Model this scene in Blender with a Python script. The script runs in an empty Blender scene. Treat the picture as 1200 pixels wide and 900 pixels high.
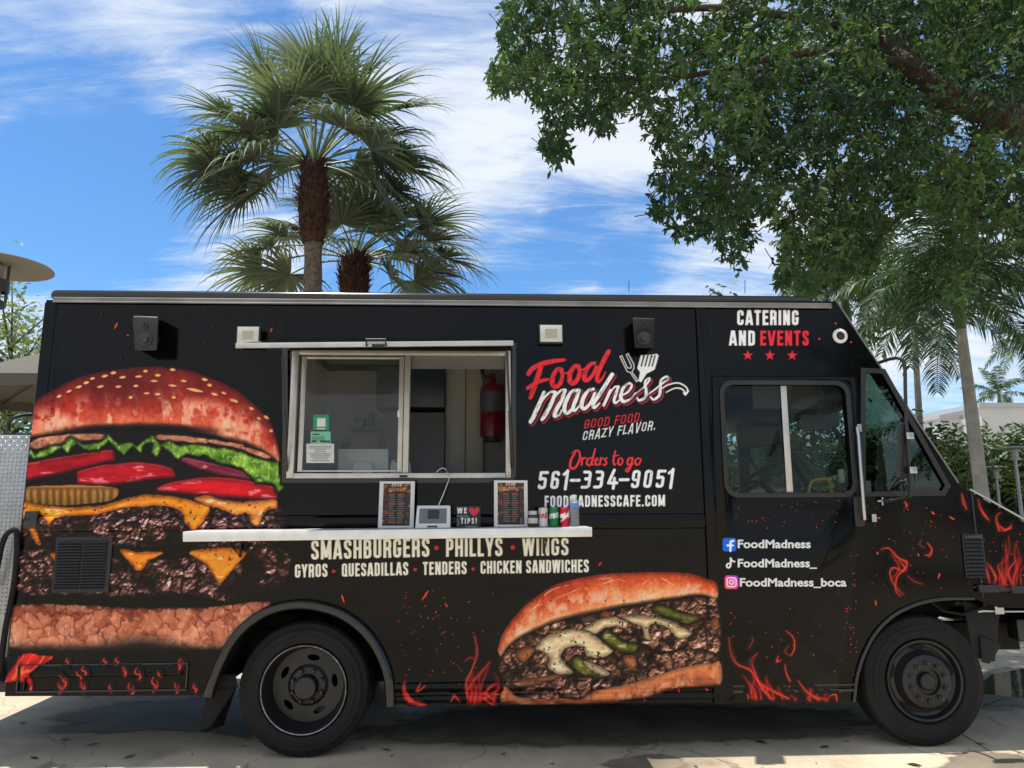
import bpy, bmesh, math, random
import numpy as np
from mathutils import Vector, Matrix
from mathutils.geometry import tessellate_polygon
R = math.radians
random.seed(7)
SC = bpy.context.scene
COL = SC.collection

# ------------------------------------------------------------------ camera
CAM = np.array([0.0, -5.0, 1.645])
FPX, PITCH, YAW, ROLL = 840.0, R(9.3), R(2.4), R(0.2)
fwd = np.array([math.sin(YAW)*math.cos(PITCH), math.cos(YAW)*math.cos(PITCH), math.sin(PITCH)])
_r0 = np.cross(fwd, [0, 0, 1.0]); _r0 /= np.linalg.norm(_r0)
_u0 = np.cross(_r0, fwd)
rgt = _r0*math.cos(ROLL) - _u0*math.sin(ROLL)
upv = _u0*math.cos(ROLL) + _r0*math.sin(ROLL)
cd = bpy.data.cameras.new("camera"); cam = bpy.data.objects.new("camera", cd); COL.objects.link(cam)
cd.sensor_fit = 'HORIZONTAL'; cd.sensor_width = 36.0; cd.lens = 36.0*FPX/1200.0
cd.clip_start = 0.05; cd.clip_end = 3000.0
cam.matrix_world = Matrix(((rgt[0], upv[0], -fwd[0], CAM[0]), (rgt[1], upv[1], -fwd[1], CAM[1]),
                           (rgt[2], upv[2], -fwd[2], CAM[2]), (0, 0, 0, 1)))
SC.camera = cam

def P(px, py, y=0.0):
    """photo pixel -> point on the vertical plane at depth y (the truck's side is y = 0)"""
    d = fwd*FPX + rgt*(px-600.0) + upv*(450.0-py)
    return CAM + d*((y-CAM[1])/d[1])
def PZ(px, py, z=0.0):
    d = fwd*FPX + rgt*(px-600.0) + upv*(450.0-py)
    return CAM + d*((z-CAM[2])/d[2])
def PA(X, Y, y=0.0):
    d = fwd[None, :]*FPX + rgt[None, :]*(X.ravel()[:, None]-600.0) + upv[None, :]*(450.0-Y.ravel()[:, None])
    return CAM[None, :] + d*((y-CAM[1])/d[:, 1:2])
def DIR(px, py):
    d = fwd*FPX + rgt*(px-600.0) + upv*(450.0-py)
    return d/np.linalg.norm(d)

# ------------------------------------------------------------------ sky and sun
SUN_EL, SUN_AZ = R(76), R(-86.5)      # azimuth from +Y towards +X
SKY_STRENGTH, SUN_STRENGTH, EXPOSURE = 0.12, 3.8, 0.64
w = bpy.data.worlds.new("World"); SC.world = w; w.use_nodes = True
nt = w.node_tree; nt.nodes.clear()
def N(t, **k):
    n = nt.nodes.new(t)
    for a, b in k.items(): setattr(n, a, b)
    return n
out = N('ShaderNodeOutputWorld'); bg = N('ShaderNodeBackground'); bg.inputs[1].default_value = SKY_STRENGTH
sky = N('ShaderNodeTexSky', sky_type='NISHITA', sun_disc=False, sun_elevation=SUN_EL, sun_rotation=SUN_AZ,
        air_density=1.0, dust_density=0.6, ozone_density=2.5)
tc = N('ShaderNodeTexCoord')
sep = N('ShaderNodeSeparateXYZ'); nt.links.new(tc.outputs['Generated'], sep.inputs[0])
def M_(op, a, b=None, c=None, clamp=False):
    n = N('ShaderNodeMath', operation=op, use_clamp=clamp)
    for i, v in enumerate((a, b, c)):
        if v is None: continue
        if isinstance(v, (int, float)): n.inputs[i].default_value = v
        else: nt.links.new(v, n.inputs[i])
    return n.outputs[0]
zz = M_('ADD', M_('MAXIMUM', sep.outputs[2], 0.0), 0.22)
comb = N('ShaderNodeCombineXYZ')
nt.links.new(M_('DIVIDE', sep.outputs[0], zz), comb.inputs[0]); nt.links.new(M_('DIVIDE', sep.outputs[1], zz), comb.inputs[1])
def cloud_noise(scale, rot, sx, sy, det, dist, off, rough=0.55):
    mp = N('ShaderNodeMapping'); mp.inputs['Rotation'].default_value = (0, 0, R(rot)); mp.inputs['Scale'].default_value = (sx, sy, 1)
    mp.inputs['Location'].default_value = off
    nt.links.new(comb.outputs[0], mp.inputs[0])
    n = N('ShaderNodeTexNoise'); n.inputs['Scale'].default_value = scale; n.inputs['Detail'].default_value = det
    n.inputs['Distortion'].default_value = dist; n.inputs['Roughness'].default_value = rough
    nt.links.new(mp.outputs[0], n.inputs['Vector']); return n.outputs[0]
n1 = cloud_noise(1.9, 20, 1.0, 1.0, 9, 0.5, (3.1, 1.7, 0), .6)
n2 = cloud_noise(2.6, 38, 0.45, 1.9, 9, 0.9, (0.4, 6.2, 0), 0.6)
n3 = cloud_noise(7.0, 52, 0.35, 1.7, 10, 1.2, (2.2, 0.3, 0), 0.68)
dens = M_('ADD', M_('ADD', M_('MULTIPLY', n1, 0.58), M_('MULTIPLY', n2, 0.50)), M_('MULTIPLY', M_('SUBTRACT', n3, 0.5), 0.55))
# a bright cloud bank behind the camera that the upper tail panel mirrors
REFL = DIR(262, 385)*np.array([1, -1, 1])
# where cloud is put into the sky (+) or cleared (-): world directions with an angular size
for (px, py, cosw, amt) in [(-999, 0, .985, .5), (-1999, 0, .25, .22), (550, 5, .972, .11), (700, 190, .985, .09), (560, 240, .994, .12), (250, 320, .99, .15), (30, 350, .99, .14),
                            (70, 200, .982, -.20), (610, 310, .994, -.15), (720, 265, .994, -.12), (150, 270, .985, -.16), (960, 330, .975, .16), (1160, 440, .98, .14),
                            (1090, 470, .9985, -.1), (110, 50, .985, .07), (220, 60, .99, .07), (20, 90, .994, .08), (450, 330, .993, -.12), (640, 330, .995, .06), (520, 150, .99, .05), (730,160,.993,.1)]:
    d = DIR(px, py) if px > -900 else (REFL if px > -1500 else np.array([-.2, -.75, .63]))  # last: added unseen cloud behind the camera, to make fill light less blue
    vm = N('ShaderNodeVectorMath', operation='DOT_PRODUCT'); nt.links.new(tc.outputs['Generated'], vm.inputs[0]); vm.inputs[1].default_value = tuple(d)
    mr = N('ShaderNodeMapRange', interpolation_type='SMOOTHSTEP')
    mr.inputs['From Min'].default_value = cosw; mr.inputs['From Max'].default_value = 1.0
    mr.inputs['To Min'].default_value = 0; mr.inputs['To Max'].default_value = amt
    nt.links.new(vm.outputs['Value'], mr.inputs['Value'])
    dens = M_('ADD', dens, mr.outputs[0])
mrc = N('ShaderNodeMapRange', interpolation_type='SMOOTHSTEP')
mrc.inputs['From Min'].default_value = 0.43; mrc.inputs['From Max'].default_value = 0.82
nt.links.new(dens, mrc.inputs['Value'])
lowhaze = M_('MULTIPLY', M_('POWER', M_('SUBTRACT', 1.0, M_('ABSOLUTE', sep.outputs[2]), None, True), 14.0), 0.5)
fac = M_('MAXIMUM', M_('MULTIPLY', mrc.outputs[0], 0.93), lowhaze)
tint = N('ShaderNodeMix', data_type='RGBA', blend_type='MULTIPLY'); tint.inputs[0].default_value = 1.0
nt.links.new(sky.outputs[0], tint.inputs[6]); tint.inputs[7].default_value = (0.50, 0.79, 1.0, 1)
mix = N('ShaderNodeMix', data_type='RGBA'); nt.links.new(fac, mix.inputs[0]); nt.links.new(tint.outputs[2], mix.inputs[6])
CLOUD = 5.3
mix.inputs[7].default_value = (CLOUD*0.93, CLOUD*0.985, CLOUD*1.05, 1)
nt.links.new(mix.outputs[2], bg.inputs[0]); nt.links.new(bg.outputs[0], out.inputs[0])
sl = bpy.data.lights.new("sun", 'SUN'); sl.energy = SUN_STRENGTH; sl.angle = R(0.5); sl.color = (1.0, 0.95, 0.86)
so = bpy.data.objects.new("sun", sl); COL.objects.link(so)
sdir = Vector((math.sin(SUN_AZ)*math.cos(SUN_EL), math.cos(SUN_AZ)*math.cos(SUN_EL), math.sin(SUN_EL)))
so.rotation_euler = (-sdir).to_track_quat('-Z', 'Y').to_euler(); so.location = sdir*60
SC.view_settings.view_transform = 'Standard'; SC.view_settings.look = 'None'
SC.view_settings.exposure = EXPOSURE; SC.view_settings.gamma = 1.0; SC.view_settings.use_curve_mapping = False
SC.render.engine = 'CYCLES'
SC.cycles.use_denoising = True
SC.cycles.max_bounces = 10; SC.cycles.transparent_max_bounces = 16; SC.cycles.diffuse_bounces = 5
SC.cycles.sample_clamp_indirect = 6.0

# ------------------------------------------------------------------ materials
def srgb(c):
    c = np.asarray(c, float)/255.0
    return np.where(c <= 0.04045, c/12.92, ((c+0.055)/1.055)**2.4)
MATS = {}
def mat(name, col, rough=0.5, metal=0.0, var=0.0, vscale=4.0, bump=0.0, bscale=30.0, coat=0.0, spec=0.5, attr=False, rvar=0.0, bdet=4.0, trans=0.0):
    m = bpy.data.materials.new(name); m.use_nodes = True; t = m.node_tree
    b = t.nodes['Principled BSDF']
    b.inputs['Roughness'].default_value = rough; b.inputs['Metallic'].default_value = metal
    b.inputs['Specular IOR Level'].default_value = spec
    b.inputs['Coat Weight'].default_value = coat; b.inputs['Coat Roughness'].default_value = 0.06
    co = t.nodes.new('ShaderNodeTexCoord')
    src = None
    if attr:
        a = t.nodes.new('ShaderNodeVertexColor'); a.layer_name = 'Col'; src = a.outputs[0]
    else:
        b.inputs['Base Color'].default_value = (*col, 1)
    if var > 0:
        n = t.nodes.new('ShaderNodeTexNoise'); n.inputs['Scale'].default_value = vscale; n.inputs['Detail'].default_value = 6
        t.links.new(co.outputs['Object'], n.inputs['Vector'])
        mr = t.nodes.new('ShaderNodeMapRange'); mr.inputs['From Min'].default_value = .3; mr.inputs['From Max'].default_value = .7
        mr.inputs['To Min'].default_value = 1-var; mr.inputs['To Max'].default_value = 1+var
        t.links.new(n.outputs[0], mr.inputs[0])
        mx = t.nodes.new('ShaderNodeMix'); mx.data_type = 'RGBA'; mx.blend_type = 'MULTIPLY'; mx.inputs[0].default_value = 1
        if src: t.links.new(src, mx.inputs[6])
        else: mx.inputs[6].default_value = (*col, 1)
        t.links.new(mr.outputs[0], mx.inputs[7]); src = mx.outputs[2]
    if src: t.links.new(src, b.inputs['Base Color'])
    if rvar > 0:
        n = t.nodes.new('ShaderNodeTexNoise'); n.inputs['Scale'].default_value = 2.3; n.inputs['Detail'].default_value = 7
        t.links.new(co.outputs['Object'], n.inputs['Vector'])
        mr = t.nodes.new('ShaderNodeMapRange'); mr.inputs['From Min'].default_value = .3; mr.inputs['From Max'].default_value = .7
        mr.inputs['To Min'].default_value = max(.02, rough-rvar); mr.inputs['To Max'].default_value = rough+rvar
        t.links.new(n.outputs[0], mr.inputs[0]); t.links.new(mr.outputs[0], b.inputs['Roughness'])
    if bump > 0:
        n = t.nodes.new('ShaderNodeTexNoise'); n.inputs['Scale'].default_value = bscale; n.inputs['Detail'].default_value = bdet
        t.links.new(co.outputs['Object'], n.inputs['Vector'])
        bp = t.nodes.new('ShaderNodeBump'); bp.inputs['Strength'].default_value = bump; bp.inputs['Distance'].default_value = 0.02 if bump < .85 else .06
        t.links.new(n.outputs[0], bp.inputs['Height']); t.links.new(bp.outputs[0], b.inputs['Normal'])
    if trans > 0:
        b.inputs['Transmission Weight'].default_value = trans
    MATS[name] = m; return m
def leafmat(name, col, col2, trans=0.25, rough=0.45):
    m = bpy.data.materials.new(name); m.use_nodes = True; t = m.node_tree; b = t.nodes['Principled BSDF']
    a = t.nodes.new('ShaderNodeVertexColor'); a.layer_name = 'Col'
    mx = t.nodes.new('ShaderNodeMix'); mx.data_type = 'RGBA'
    mx.inputs[6].default_value = (*col, 1); mx.inputs[7].default_value = (*col2, 1)
    t.links.new(a.outputs[0], mx.inputs[0]); t.links.new(mx.outputs[2], b.inputs['Base Color'])
    b.inputs['Roughness'].default_value = rough; b.inputs['Specular IOR Level'].default_value = 0.4
    tr = t.nodes.new('ShaderNodeBsdfTranslucent')
    br = t.nodes.new('ShaderNodeMix'); br.data_type = 'RGBA'; br.blend_type = 'MULTIPLY'; br.inputs[0].default_value = 1
    t.links.new(mx.outputs[2], br.inputs[6]); br.inputs[7].default_value = (1.5, 1.7, 0.7, 1)
    t.links.new(br.outputs[2], tr.inputs[0])
    ms = t.nodes.new('ShaderNodeMixShader'); ms.inputs[0].default_value = trans
    t.links.new(b.outputs[0], ms.inputs[1]); t.links.new(tr.outputs[0], ms.inputs[2])
    t.links.new(ms.outputs[0], t.nodes['Material Output'].inputs[0]); return m
def glassmat(name, tintc, refl=1.0, ior=1.5, haze=0.0, hazec=(0.4, 0.42, 0.42)):
    """thin window glass: tinted see-through plus mirror reflection by fresnel, and a thin grey diffuse haze"""
    m = bpy.data.materials.new(name); m.use_nodes = True; t = m.node_tree; t.nodes.remove(t.nodes['Principled BSDF'])
    tr = t.nodes.new('ShaderNodeBsdfTransparent'); tr.inputs[0].default_value = (*tintc, 1)
    gl = t.nodes.new('ShaderNodeBsdfGlossy'); gl.inputs['Roughness'].default_value = 0.012
    lw = t.nodes.new('ShaderNodeLayerWeight'); lw.inputs[0].default_value = .5
    pw = t.nodes.new('ShaderNodeMath'); pw.operation = 'POWER'; pw.inputs[1].default_value = 5.0; t.links.new(lw.outputs['Facing'], pw.inputs[0])
    mul = t.nodes.new('ShaderNodeMath'); mul.operation = 'MULTIPLY_ADD'; mul.inputs[1].default_value = .9; mul.inputs[2].default_value = .042*refl; mul.use_clamp = True
    t.links.new(pw.outputs[0], mul.inputs[0])
    ms = t.nodes.new('ShaderNodeMixShader'); t.links.new(mul.outputs[0], ms.inputs[0])
    last = tr.outputs[0]
    if haze > 0:
        df = t.nodes.new('ShaderNodeBsdfDiffuse'); df.inputs[0].default_value = (*hazec, 1)
        m2 = t.nodes.new('ShaderNodeMixShader'); m2.inputs[0].default_value = haze
        t.links.new(tr.outputs[0], m2.inputs[1]); t.links.new(df.outputs[0], m2.inputs[2]); last = m2.outputs[0]
    t.links.new(last, ms.inputs[1]); t.links.new(gl.outputs[0], ms.inputs[2])
    t.links.new(ms.outputs[0], t.nodes['Material Output'].inputs[0]); return m

BLK = (7, 7, 8)
M = {}
M['wrap'] = mat('black_vinyl_wrap', tuple(srgb(BLK)), 0.12, bump=0.02, bscale=1.6, rvar=0.06, bdet=2, spec=.20)
M['print'] = mat('printed_vinyl', (1, 1, 1), 0.18, attr=True, bump=0.02, bscale=1.6, rvar=0.06, bdet=2, spec=.20)
M['plainprint'] = mat('printed_paper', (1, 1, 1), 0.5, attr=True)
M['can'] = mat('printed_can', (1, 1, 1), 0.28, metal=0.35, attr=True)
M['black'] = mat('black_paint', (0.007, 0.007, 0.0075), 0.17, rvar=.06, spec=.6)
M['matblack'] = mat('matt_black_plastic', (0.014, 0.014, 0.015), 0.55, bump=.1, bscale=80)
M['under'] = mat('dirty_undercarriage_and_shade', (0.008, 0.008, 0.0075), 0.8, var=.3, vscale=9)
M['rubber'] = mat('tyre_rubber', (0.008, 0.008, 0.0085), 0.75, var=.3, vscale=7, bump=.15, bscale=40, spec=.3)
M['rim'] = mat('black_rim_paint', (0.008, 0.008, 0.009), 0.42, var=.35, vscale=12, rvar=.1)
M['rimedge'] = mat('worn_rim_edge', (0.30, 0.30, 0.30), 0.4, metal=.6, var=.5, vscale=30)
M['alu'] = mat('brushed_aluminium', (0.50, 0.49, 0.465), 0.42, metal=0.55, var=.12, vscale=9, rvar=.1)
M['steel'] = mat('stainless_shelf', (0.72, 0.72, 0.70), 0.38, metal=0.35, var=.08, vscale=11)
M['trim'] = mat('dull_roof_trim', (0.20, 0.19, 0.18), 0.5, metal=.3, var=.2, vscale=5)
M['chrome'] = mat('chrome', (0.48, 0.48, 0.48), 0.28, metal=1.0)
M['white'] = mat('white_plastic', (0.72, 0.72, 0.70), 0.4)
M['lens'] = mat('frosted_lamp_lens', (0.55, 0.54, 0.47), 0.35, var=.06)
M['plate'] = mat('diamond_plate', (0.34, 0.35, 0.36), 0.4, metal=.6, var=.15, vscale=6)
M['wall'] = mat('kitchen_wall', (0.70, 0.69, 0.67), 0.5, var=.06, vscale=3)
M['darkwall'] = mat('dark_kitchen_panel', (0.05, 0.055, 0.065), 0.5)
M['beige'] = mat('beige_kitchen_panel', (0.42, 0.39, 0.29), 0.5, var=.08)
M['red'] = mat('red_enamel', (0.17, 0.007, 0.018), 0.3)
M['labelblue'] = mat('grey_blue_label', (0.07, 0.08, 0.10), 0.5)
M['yellow'] = mat('yellow_paint', (0.62, 0.42, 0.03), 0.35)
M['seat'] = mat('grey_seat_vinyl', (0.035, 0.035, 0.037), 0.55)
M['visor'] = mat('grey_visor', (0.09, 0.095, 0.09), 0.7)
M['glass'] = glassmat('clear_window_glass', (0.92, 0.93, 0.92), .45, haze=.03)
M['cabglass'] = glassmat('cab_window_glass', (0.80, 0.83, 0.81), .38)
M['tint'] = glassmat('tinted_green_glass', (0.34, 0.44, 0.40), 1.5)
M['shield'] = glassmat('windscreen_glass', (0.66, 0.75, 0.70), .5)
M['bark'] = mat('palm_bark', (0.15, 0.11, 0.08), 0.9, var=.5, vscale=16, bump=.9, bscale=22)
M['boots'] = mat('palm_leaf_boots', (0.062, 0.026, 0.016), 0.9, var=.6, vscale=14, bump=1, bscale=25)
M['royal'] = mat('smooth_grey_palm_trunk', (0.33, 0.31, 0.27), 0.8, var=.28, vscale=3.5, bump=.35, bscale=26)
M['shaft'] = mat('green_crownshaft', (0.10, 0.16, 0.05), 0.5, var=.2)
M['treebark'] = mat('dark_tree_bark', (0.085, 0.062, 0.045), 0.95, var=.45, vscale=7, bump=1, bscale=18)
M['fan'] = leafmat('fan_palm_leaf', (0.046, 0.074, 0.050), (0.19, 0.22, 0.15), .24, .62)
M['pinna'] = leafmat('feather_palm_leaf', (0.022, 0.052, 0.022), (0.075, 0.125, 0.04), .22)
M['leaf'] = leafmat('broad_tree_leaf', (0.014, 0.043, 0.019), (0.095, 0.165, 0.05), .32, .6)
M['lightleaf'] = leafmat('pale_tree_leaf', (0.12, 0.16, 0.07), (0.26, 0.30, 0.16), .35)
M['hedgeleaf'] = leafmat('hedge_leaf', (0.022, 0.045, 0.018), (0.10, 0.14, 0.05), .2)
M['petiole'] = mat('palm_petiole', (0.10, 0.14, 0.055), 0.5)
M['lampgrey'] = mat('grey_lamp_metal', (0.32, 0.33, 0.33), 0.45, metal=.3, var=.1)
M['lampdark'] = mat('dark_lamp_metal', (0.05, 0.05, 0.055), 0.45)
M['canvas'] = mat('taupe_canvas', (0.105, 0.09, 0.075), 0.85, var=.08, vscale=20)
M['concretewall'] = mat('pale_building_wall', (0.55, 0.55, 0.55), 0.8, var=.05, vscale=.6)

# ------------------------------------------------------------------ mesh helpers
def wloc(o):
    v = Vector((0, 0, 0))
    while o is not None:
        v += o.location; o = o.parent
    return v
def mesh_obj(name, verts, faces, m, parent=None, smooth=None, col=None, loc=None):
    """world-space verts; the object's origin is its parent's origin, or loc for a top-level mesh"""
    me = bpy.data.meshes.new(name)
    o = bpy.data.objects.new(name, me); COL.objects.link(o)
    if parent is not None: o.parent = parent; base = wloc(parent)
    else:
        base = Vector(loc) if loc is not None else Vector((0, 0, 0)); o.location = base
    V = np.asarray(verts, float).reshape(-1, 3) - np.array(base)[None, :]
    me.from_pydata(V.tolist(), [], faces if isinstance(faces, list) else faces.tolist())
    if m is not None: me.materials.append(m)
    if col is not None:
        ca = me.color_attributes.new('Col', 'FLOAT_COLOR', 'POINT')
        c4 = np.ones((len(V), 4), np.float32); c4[:, :3] = col
        ca.data.foreach_set('color', c4.ravel())
    if smooth is not None:
        me.polygons.foreach_set('use_smooth', [True]*len(me.polygons))
        if smooth < 179: me.set_sharp_from_angle(angle=R(smooth))
    me.update()
    return o
class MB:
    def __init__(s): s.v = []; s.f = []
    def add(s, vs, fs):
        b = len(s.v); s.v += [tuple(map(float, p)) for p in vs]; s.f += [tuple(i+b for i in q) for q in fs]; return s
    def box(s, x0, x1, y0, y1, z0, z1):
        return s.add([(x0, y0, z0), (x1, y0, z0), (x1, y1, z0), (x0, y1, z0), (x0, y0, z1), (x1, y0, z1), (x1, y1, z1), (x0, y1, z1)],
                     [(3, 2, 1, 0), (4, 5, 6, 7), (0, 1, 5, 4), (1, 2, 6, 5), (2, 3, 7, 6), (3, 0, 4, 7)])
    def hexa(s, p):
        return s.add(p, [(3, 2, 1, 0), (4, 5, 6, 7), (0, 1, 5, 4), (1, 2, 6, 5), (2, 3, 7, 6), (3, 0, 4, 7)])
    def tube(s, pts, rad, n=8, cap=True):
        pts = [Vector(p) for p in pts]
        if not hasattr(rad, '__len__'): rad = [rad]*len(pts)
        rings = []; prev = None
        for i, p in enumerate(pts):
            t = (pts[min(i+1, len(pts)-1)] - pts[max(i-1, 0)]).normalized()
            if prev is None:
                a = Vector((0, 0, 1)) if abs(t.z) < .9 else Vector((1, 0, 0))
                u = t.cross(a).normalized()
            else:
                u = (prev - t*prev.dot(t)).normalized()
            prev = u; v = t.cross(u)
            rings.append([p + (u*math.cos(2*math.pi*k/n) + v*math.sin(2*math.pi*k/n))*rad[i] for k in range(n)])
        vs = [q for r in rings for q in r]; fs = []
        for i in range(len(pts)-1):
            for k in range(n):
                k2 = (k+1) % n; fs.append((i*n+k, i*n+k2, (i+1)*n+k2, (i+1)*n+k))
        if cap: fs += [tuple(range(n-1, -1, -1)), tuple(range((len(pts)-1)*n, len(pts)*n))]
        return s.add(vs, fs)
    def lathe(s, prof, c, axis='z', n=32, cap=False):
        """prof: (radius, height along the axis)"""
        vs = []; fs = []
        for (r, h) in prof:
            for k in range(n):
                a = 2*math.pi*k/n; ca, sa = r*math.cos(a), r*math.sin(a)
                vs.append({'z': (c[0]+ca, c[1]+sa, c[2]+h), 'y': (c[0]+ca, c[1]+h, c[2]-sa), 'x': (c[0]+h, c[1]+ca, c[2]+sa)}[axis])
        for i in range(len(prof)-1):
            for k in range(n):
                k2 = (k+1) % n; fs.append((i*n+k, i*n+k2, (i+1)*n+k2, (i+1)*n+k))
        if cap: fs += [tuple(range(n-1, -1, -1)), tuple(range((len(prof)-1)*n, len(prof)*n))]
        return s.add(vs, fs)
    def plate(s, outer, y0, y1, holes=()):
        """polygon in (x, z) with holes, extruded from y0 (front) to y1"""
        loops = [list(outer)] + [list(h) for h in holes]
        flat = [p for l in loops for p in l]; n = len(flat)
        tris = tessellate_polygon([[Vector((p[0], p[1], 0)) for p in l] for l in loops])
        vs = [(p[0], y0, p[1]) for p in flat] + [(p[0], y1, p[1]) for p in flat]; fs = []
        for t in tris:
            a, b, c = t
            ar = (flat[b][0]-flat[a][0])*(flat[c][1]-flat[a][1]) - (flat[c][0]-flat[a][0])*(flat[b][1]-flat[a][1])
            if ar < 0: a, b, c = a, c, b
            fs.append((a, b, c)); fs.append((n+c, n+b, n+a))
        k = 0
        for li, l in enumerate(loops):
            m = len(l); ar = sum(l[i][0]*l[(i+1) % m][1]-l[(i+1) % m][0]*l[i][1] for i in range(m))
            for i in range(m):
                i2 = (i+1) % m; q = (k+i, k+i2, n+k+i2, n+k+i)
                if (ar > 0) == (li == 0): q = q[::-1]
                fs.append(q)
            k += m
        return s.add(vs, fs)
    def build(s, name, m, parent=None, smooth=35, bevel=0.0, seg=2, loc=None):
        o = mesh_obj(name, s.v, s.f, m, parent, None, None, loc)
        me = o.data; bm = bmesh.new(); bm.from_mesh(me)
        bmesh.ops.recalc_face_normals(bm, faces=bm.faces)
        if bevel > 0:
            ed = [e for e in bm.edges if len(e.link_faces) == 2 and e.calc_face_angle(0) > R(35)]
            bmesh.ops.bevel(bm, geom=ed, offset=bevel, segments=seg, affect='EDGES', profile=.5, clamp_overlap=True)
        bm.to_mesh(me); bm.free()
        if smooth:
            me.polygons.foreach_set('use_smooth', [True]*len(me.polygons)); me.set_sharp_from_angle(angle=R(smooth))
        me.update(); return o
def tag(o, label=None, cat=None, group=None, kind=None):
    if label: o['label'] = label
    if cat: o['category'] = cat
    if group: o['group'] = group
    if kind: o['kind'] = kind
    return o
def thing(name, loc, label, cat, group=None, rz=0.0):
    o = bpy.data.objects.new(name, None); COL.objects.link(o); o.location = loc; o.rotation_euler = (0, 0, rz)
    o.empty_display_size = .2
    return tag(o, label, cat, group)
def copy_tree(o, parent=None):
    c = o.copy(); COL.objects.link(c); c.parent = parent
    for ch in list(o.children): copy_tree(ch, c)
    return c
def circ(cx, cz, r, n=32, a0=0, a1=360, rz=None):
    rz = r if rz is None else rz
    return [(cx+r*math.cos(R(a0+(a1-a0)*i/(n if a1-a0 == 360 else n-1))), cz+rz*math.sin(R(a0+(a1-a0)*i/(n if a1-a0 == 360 else n-1)))) for i in range(n)]
def rrect(x0, x1, z0, z1, r, n=5):
    o = []
    for (cx, cz, a) in ((x1-r, z1-r, 0), (x0+r, z1-r, 90), (x0+r, z0+r, 180), (x1-r, z0+r, 270)):
        o += [(cx+r*math.cos(R(a+90*i/n)), cz+r*math.sin(R(a+90*i/n))) for i in range(n+1)]
    return o
def xz(pts, y=0.0): return [(float(P(a, b, y)[0]), float(P(a, b, y)[2])) for a, b in pts]
def offset_poly(pts, d):
    """grow (d > 0) a simple polygon"""
    n = len(pts); ar = sum(pts[i][0]*pts[(i+1) % n][1]-pts[(i+1) % n][0]*pts[i][1] for i in range(n)); sg = 1 if ar > 0 else -1
    o = []
    for i in range(n):
        a, b, c = Vector(pts[i-1]), Vector(pts[i]), Vector(pts[(i+1) % n])
        t1 = (b-a).normalized(); t2 = (c-b).normalized()
        n1 = Vector((t1.y, -t1.x))*sg; n2 = Vector((t2.y, -t2.x))*sg
        m_ = (n1+n2); l = m_.length
        if l < 1e-6: o.append(tuple(b+n1*d)); continue
        m_ /= l; k = d/max(.35, m_.dot(n1)); o.append(tuple(b+m_*k))
    return o
# ------------------------------------------------------------------ print painter (artwork of the vinyl wrap, menus, cans)
def _hash(ix, iy, seed):
    h = (ix.astype(np.int64)*374761393 + iy.astype(np.int64)*668265263 + seed*982451653) & 0x7fffffff
    h = ((h ^ (h >> 13))*1274126177) & 0x7fffffff
    h = ((h ^ (h >> 16))*668265263) & 0x7fffffff
    return ((h ^ (h >> 15)) & 0xffffff)/float(0xffffff)
def vnoise(X, Y, seed=0):
    ix = np.floor(X); iy = np.floor(Y); fx = X-ix; fy = Y-iy
    fx = fx*fx*(3-2*fx); fy = fy*fy*(3-2*fy)
    a = _hash(ix, iy, seed); b = _hash(ix+1, iy, seed); c = _hash(ix, iy+1, seed); d = _hash(ix+1, iy+1, seed)
    return (a*(1-fx)+b*fx)*(1-fy) + (c*(1-fx)+d*fx)*fy
def fbm(X, Y, scale, octv=4, seed=0, g=.55):
    s = 0; a = 1; t = 0
    for o in range(octv):
        s = s+a*vnoise(X/scale+o*17.3, Y/scale-o*9.1, seed+o*31); t += a; a *= g; scale /= 2.03
    return s/t
def voro(X, Y, cell, seed=0):
    gx = X/cell; gy = Y/cell; ix = np.floor(gx); iy = np.floor(gy)
    f1 = np.full(X.shape, 9.); f2 = f1.copy(); idv = np.zeros(X.shape); dx1 = np.zeros(X.shape); dy1 = np.zeros(X.shape)
    for ox in (-1, 0, 1):
        for oy in (-1, 0, 1):
            cx = ix+ox; cy = iy+oy
            px = cx+_hash(cx, cy, seed+1); py = cy+_hash(cx, cy, seed+2)
            d = np.hypot(gx-px, gy-py); cl = d < f1
            f2 = np.where(cl, f1, np.minimum(f2, d)); idv = np.where(cl, _hash(cx, cy, seed+3), idv)
            dx1 = np.where(cl, gx-px, dx1); dy1 = np.where(cl, gy-py, dy1); f1 = np.where(cl, d, f1)
    return f1, f2, idv, dx1, dy1
def sstep(a, b, x):
    t = np.clip((x-a)/(b-a), 0, 1); return t*t*(3-2*t)
def catmull(pts, n=6, closed=False):
    p = np.asarray(pts, float); m = len(p); o = []
    rng = range(m) if closed else range(m-1)
    for i in rng:
        if closed: a, b, c, d = p[i-1], p[i], p[(i+1) % m], p[(i+2) % m]
        else: a, b, c, d = p[max(i-1, 0)], p[i], p[i+1], p[min(i+2, m-1)]
        for k in range(n):
            t = k/n; o.append(.5*((2*b)+(c-a)*t+(2*a-5*b+4*c-d)*t*t+(3*b-a-3*c+d)*t**3))
    if not closed: o.append(p[-1])
    return np.array(o)
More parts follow.
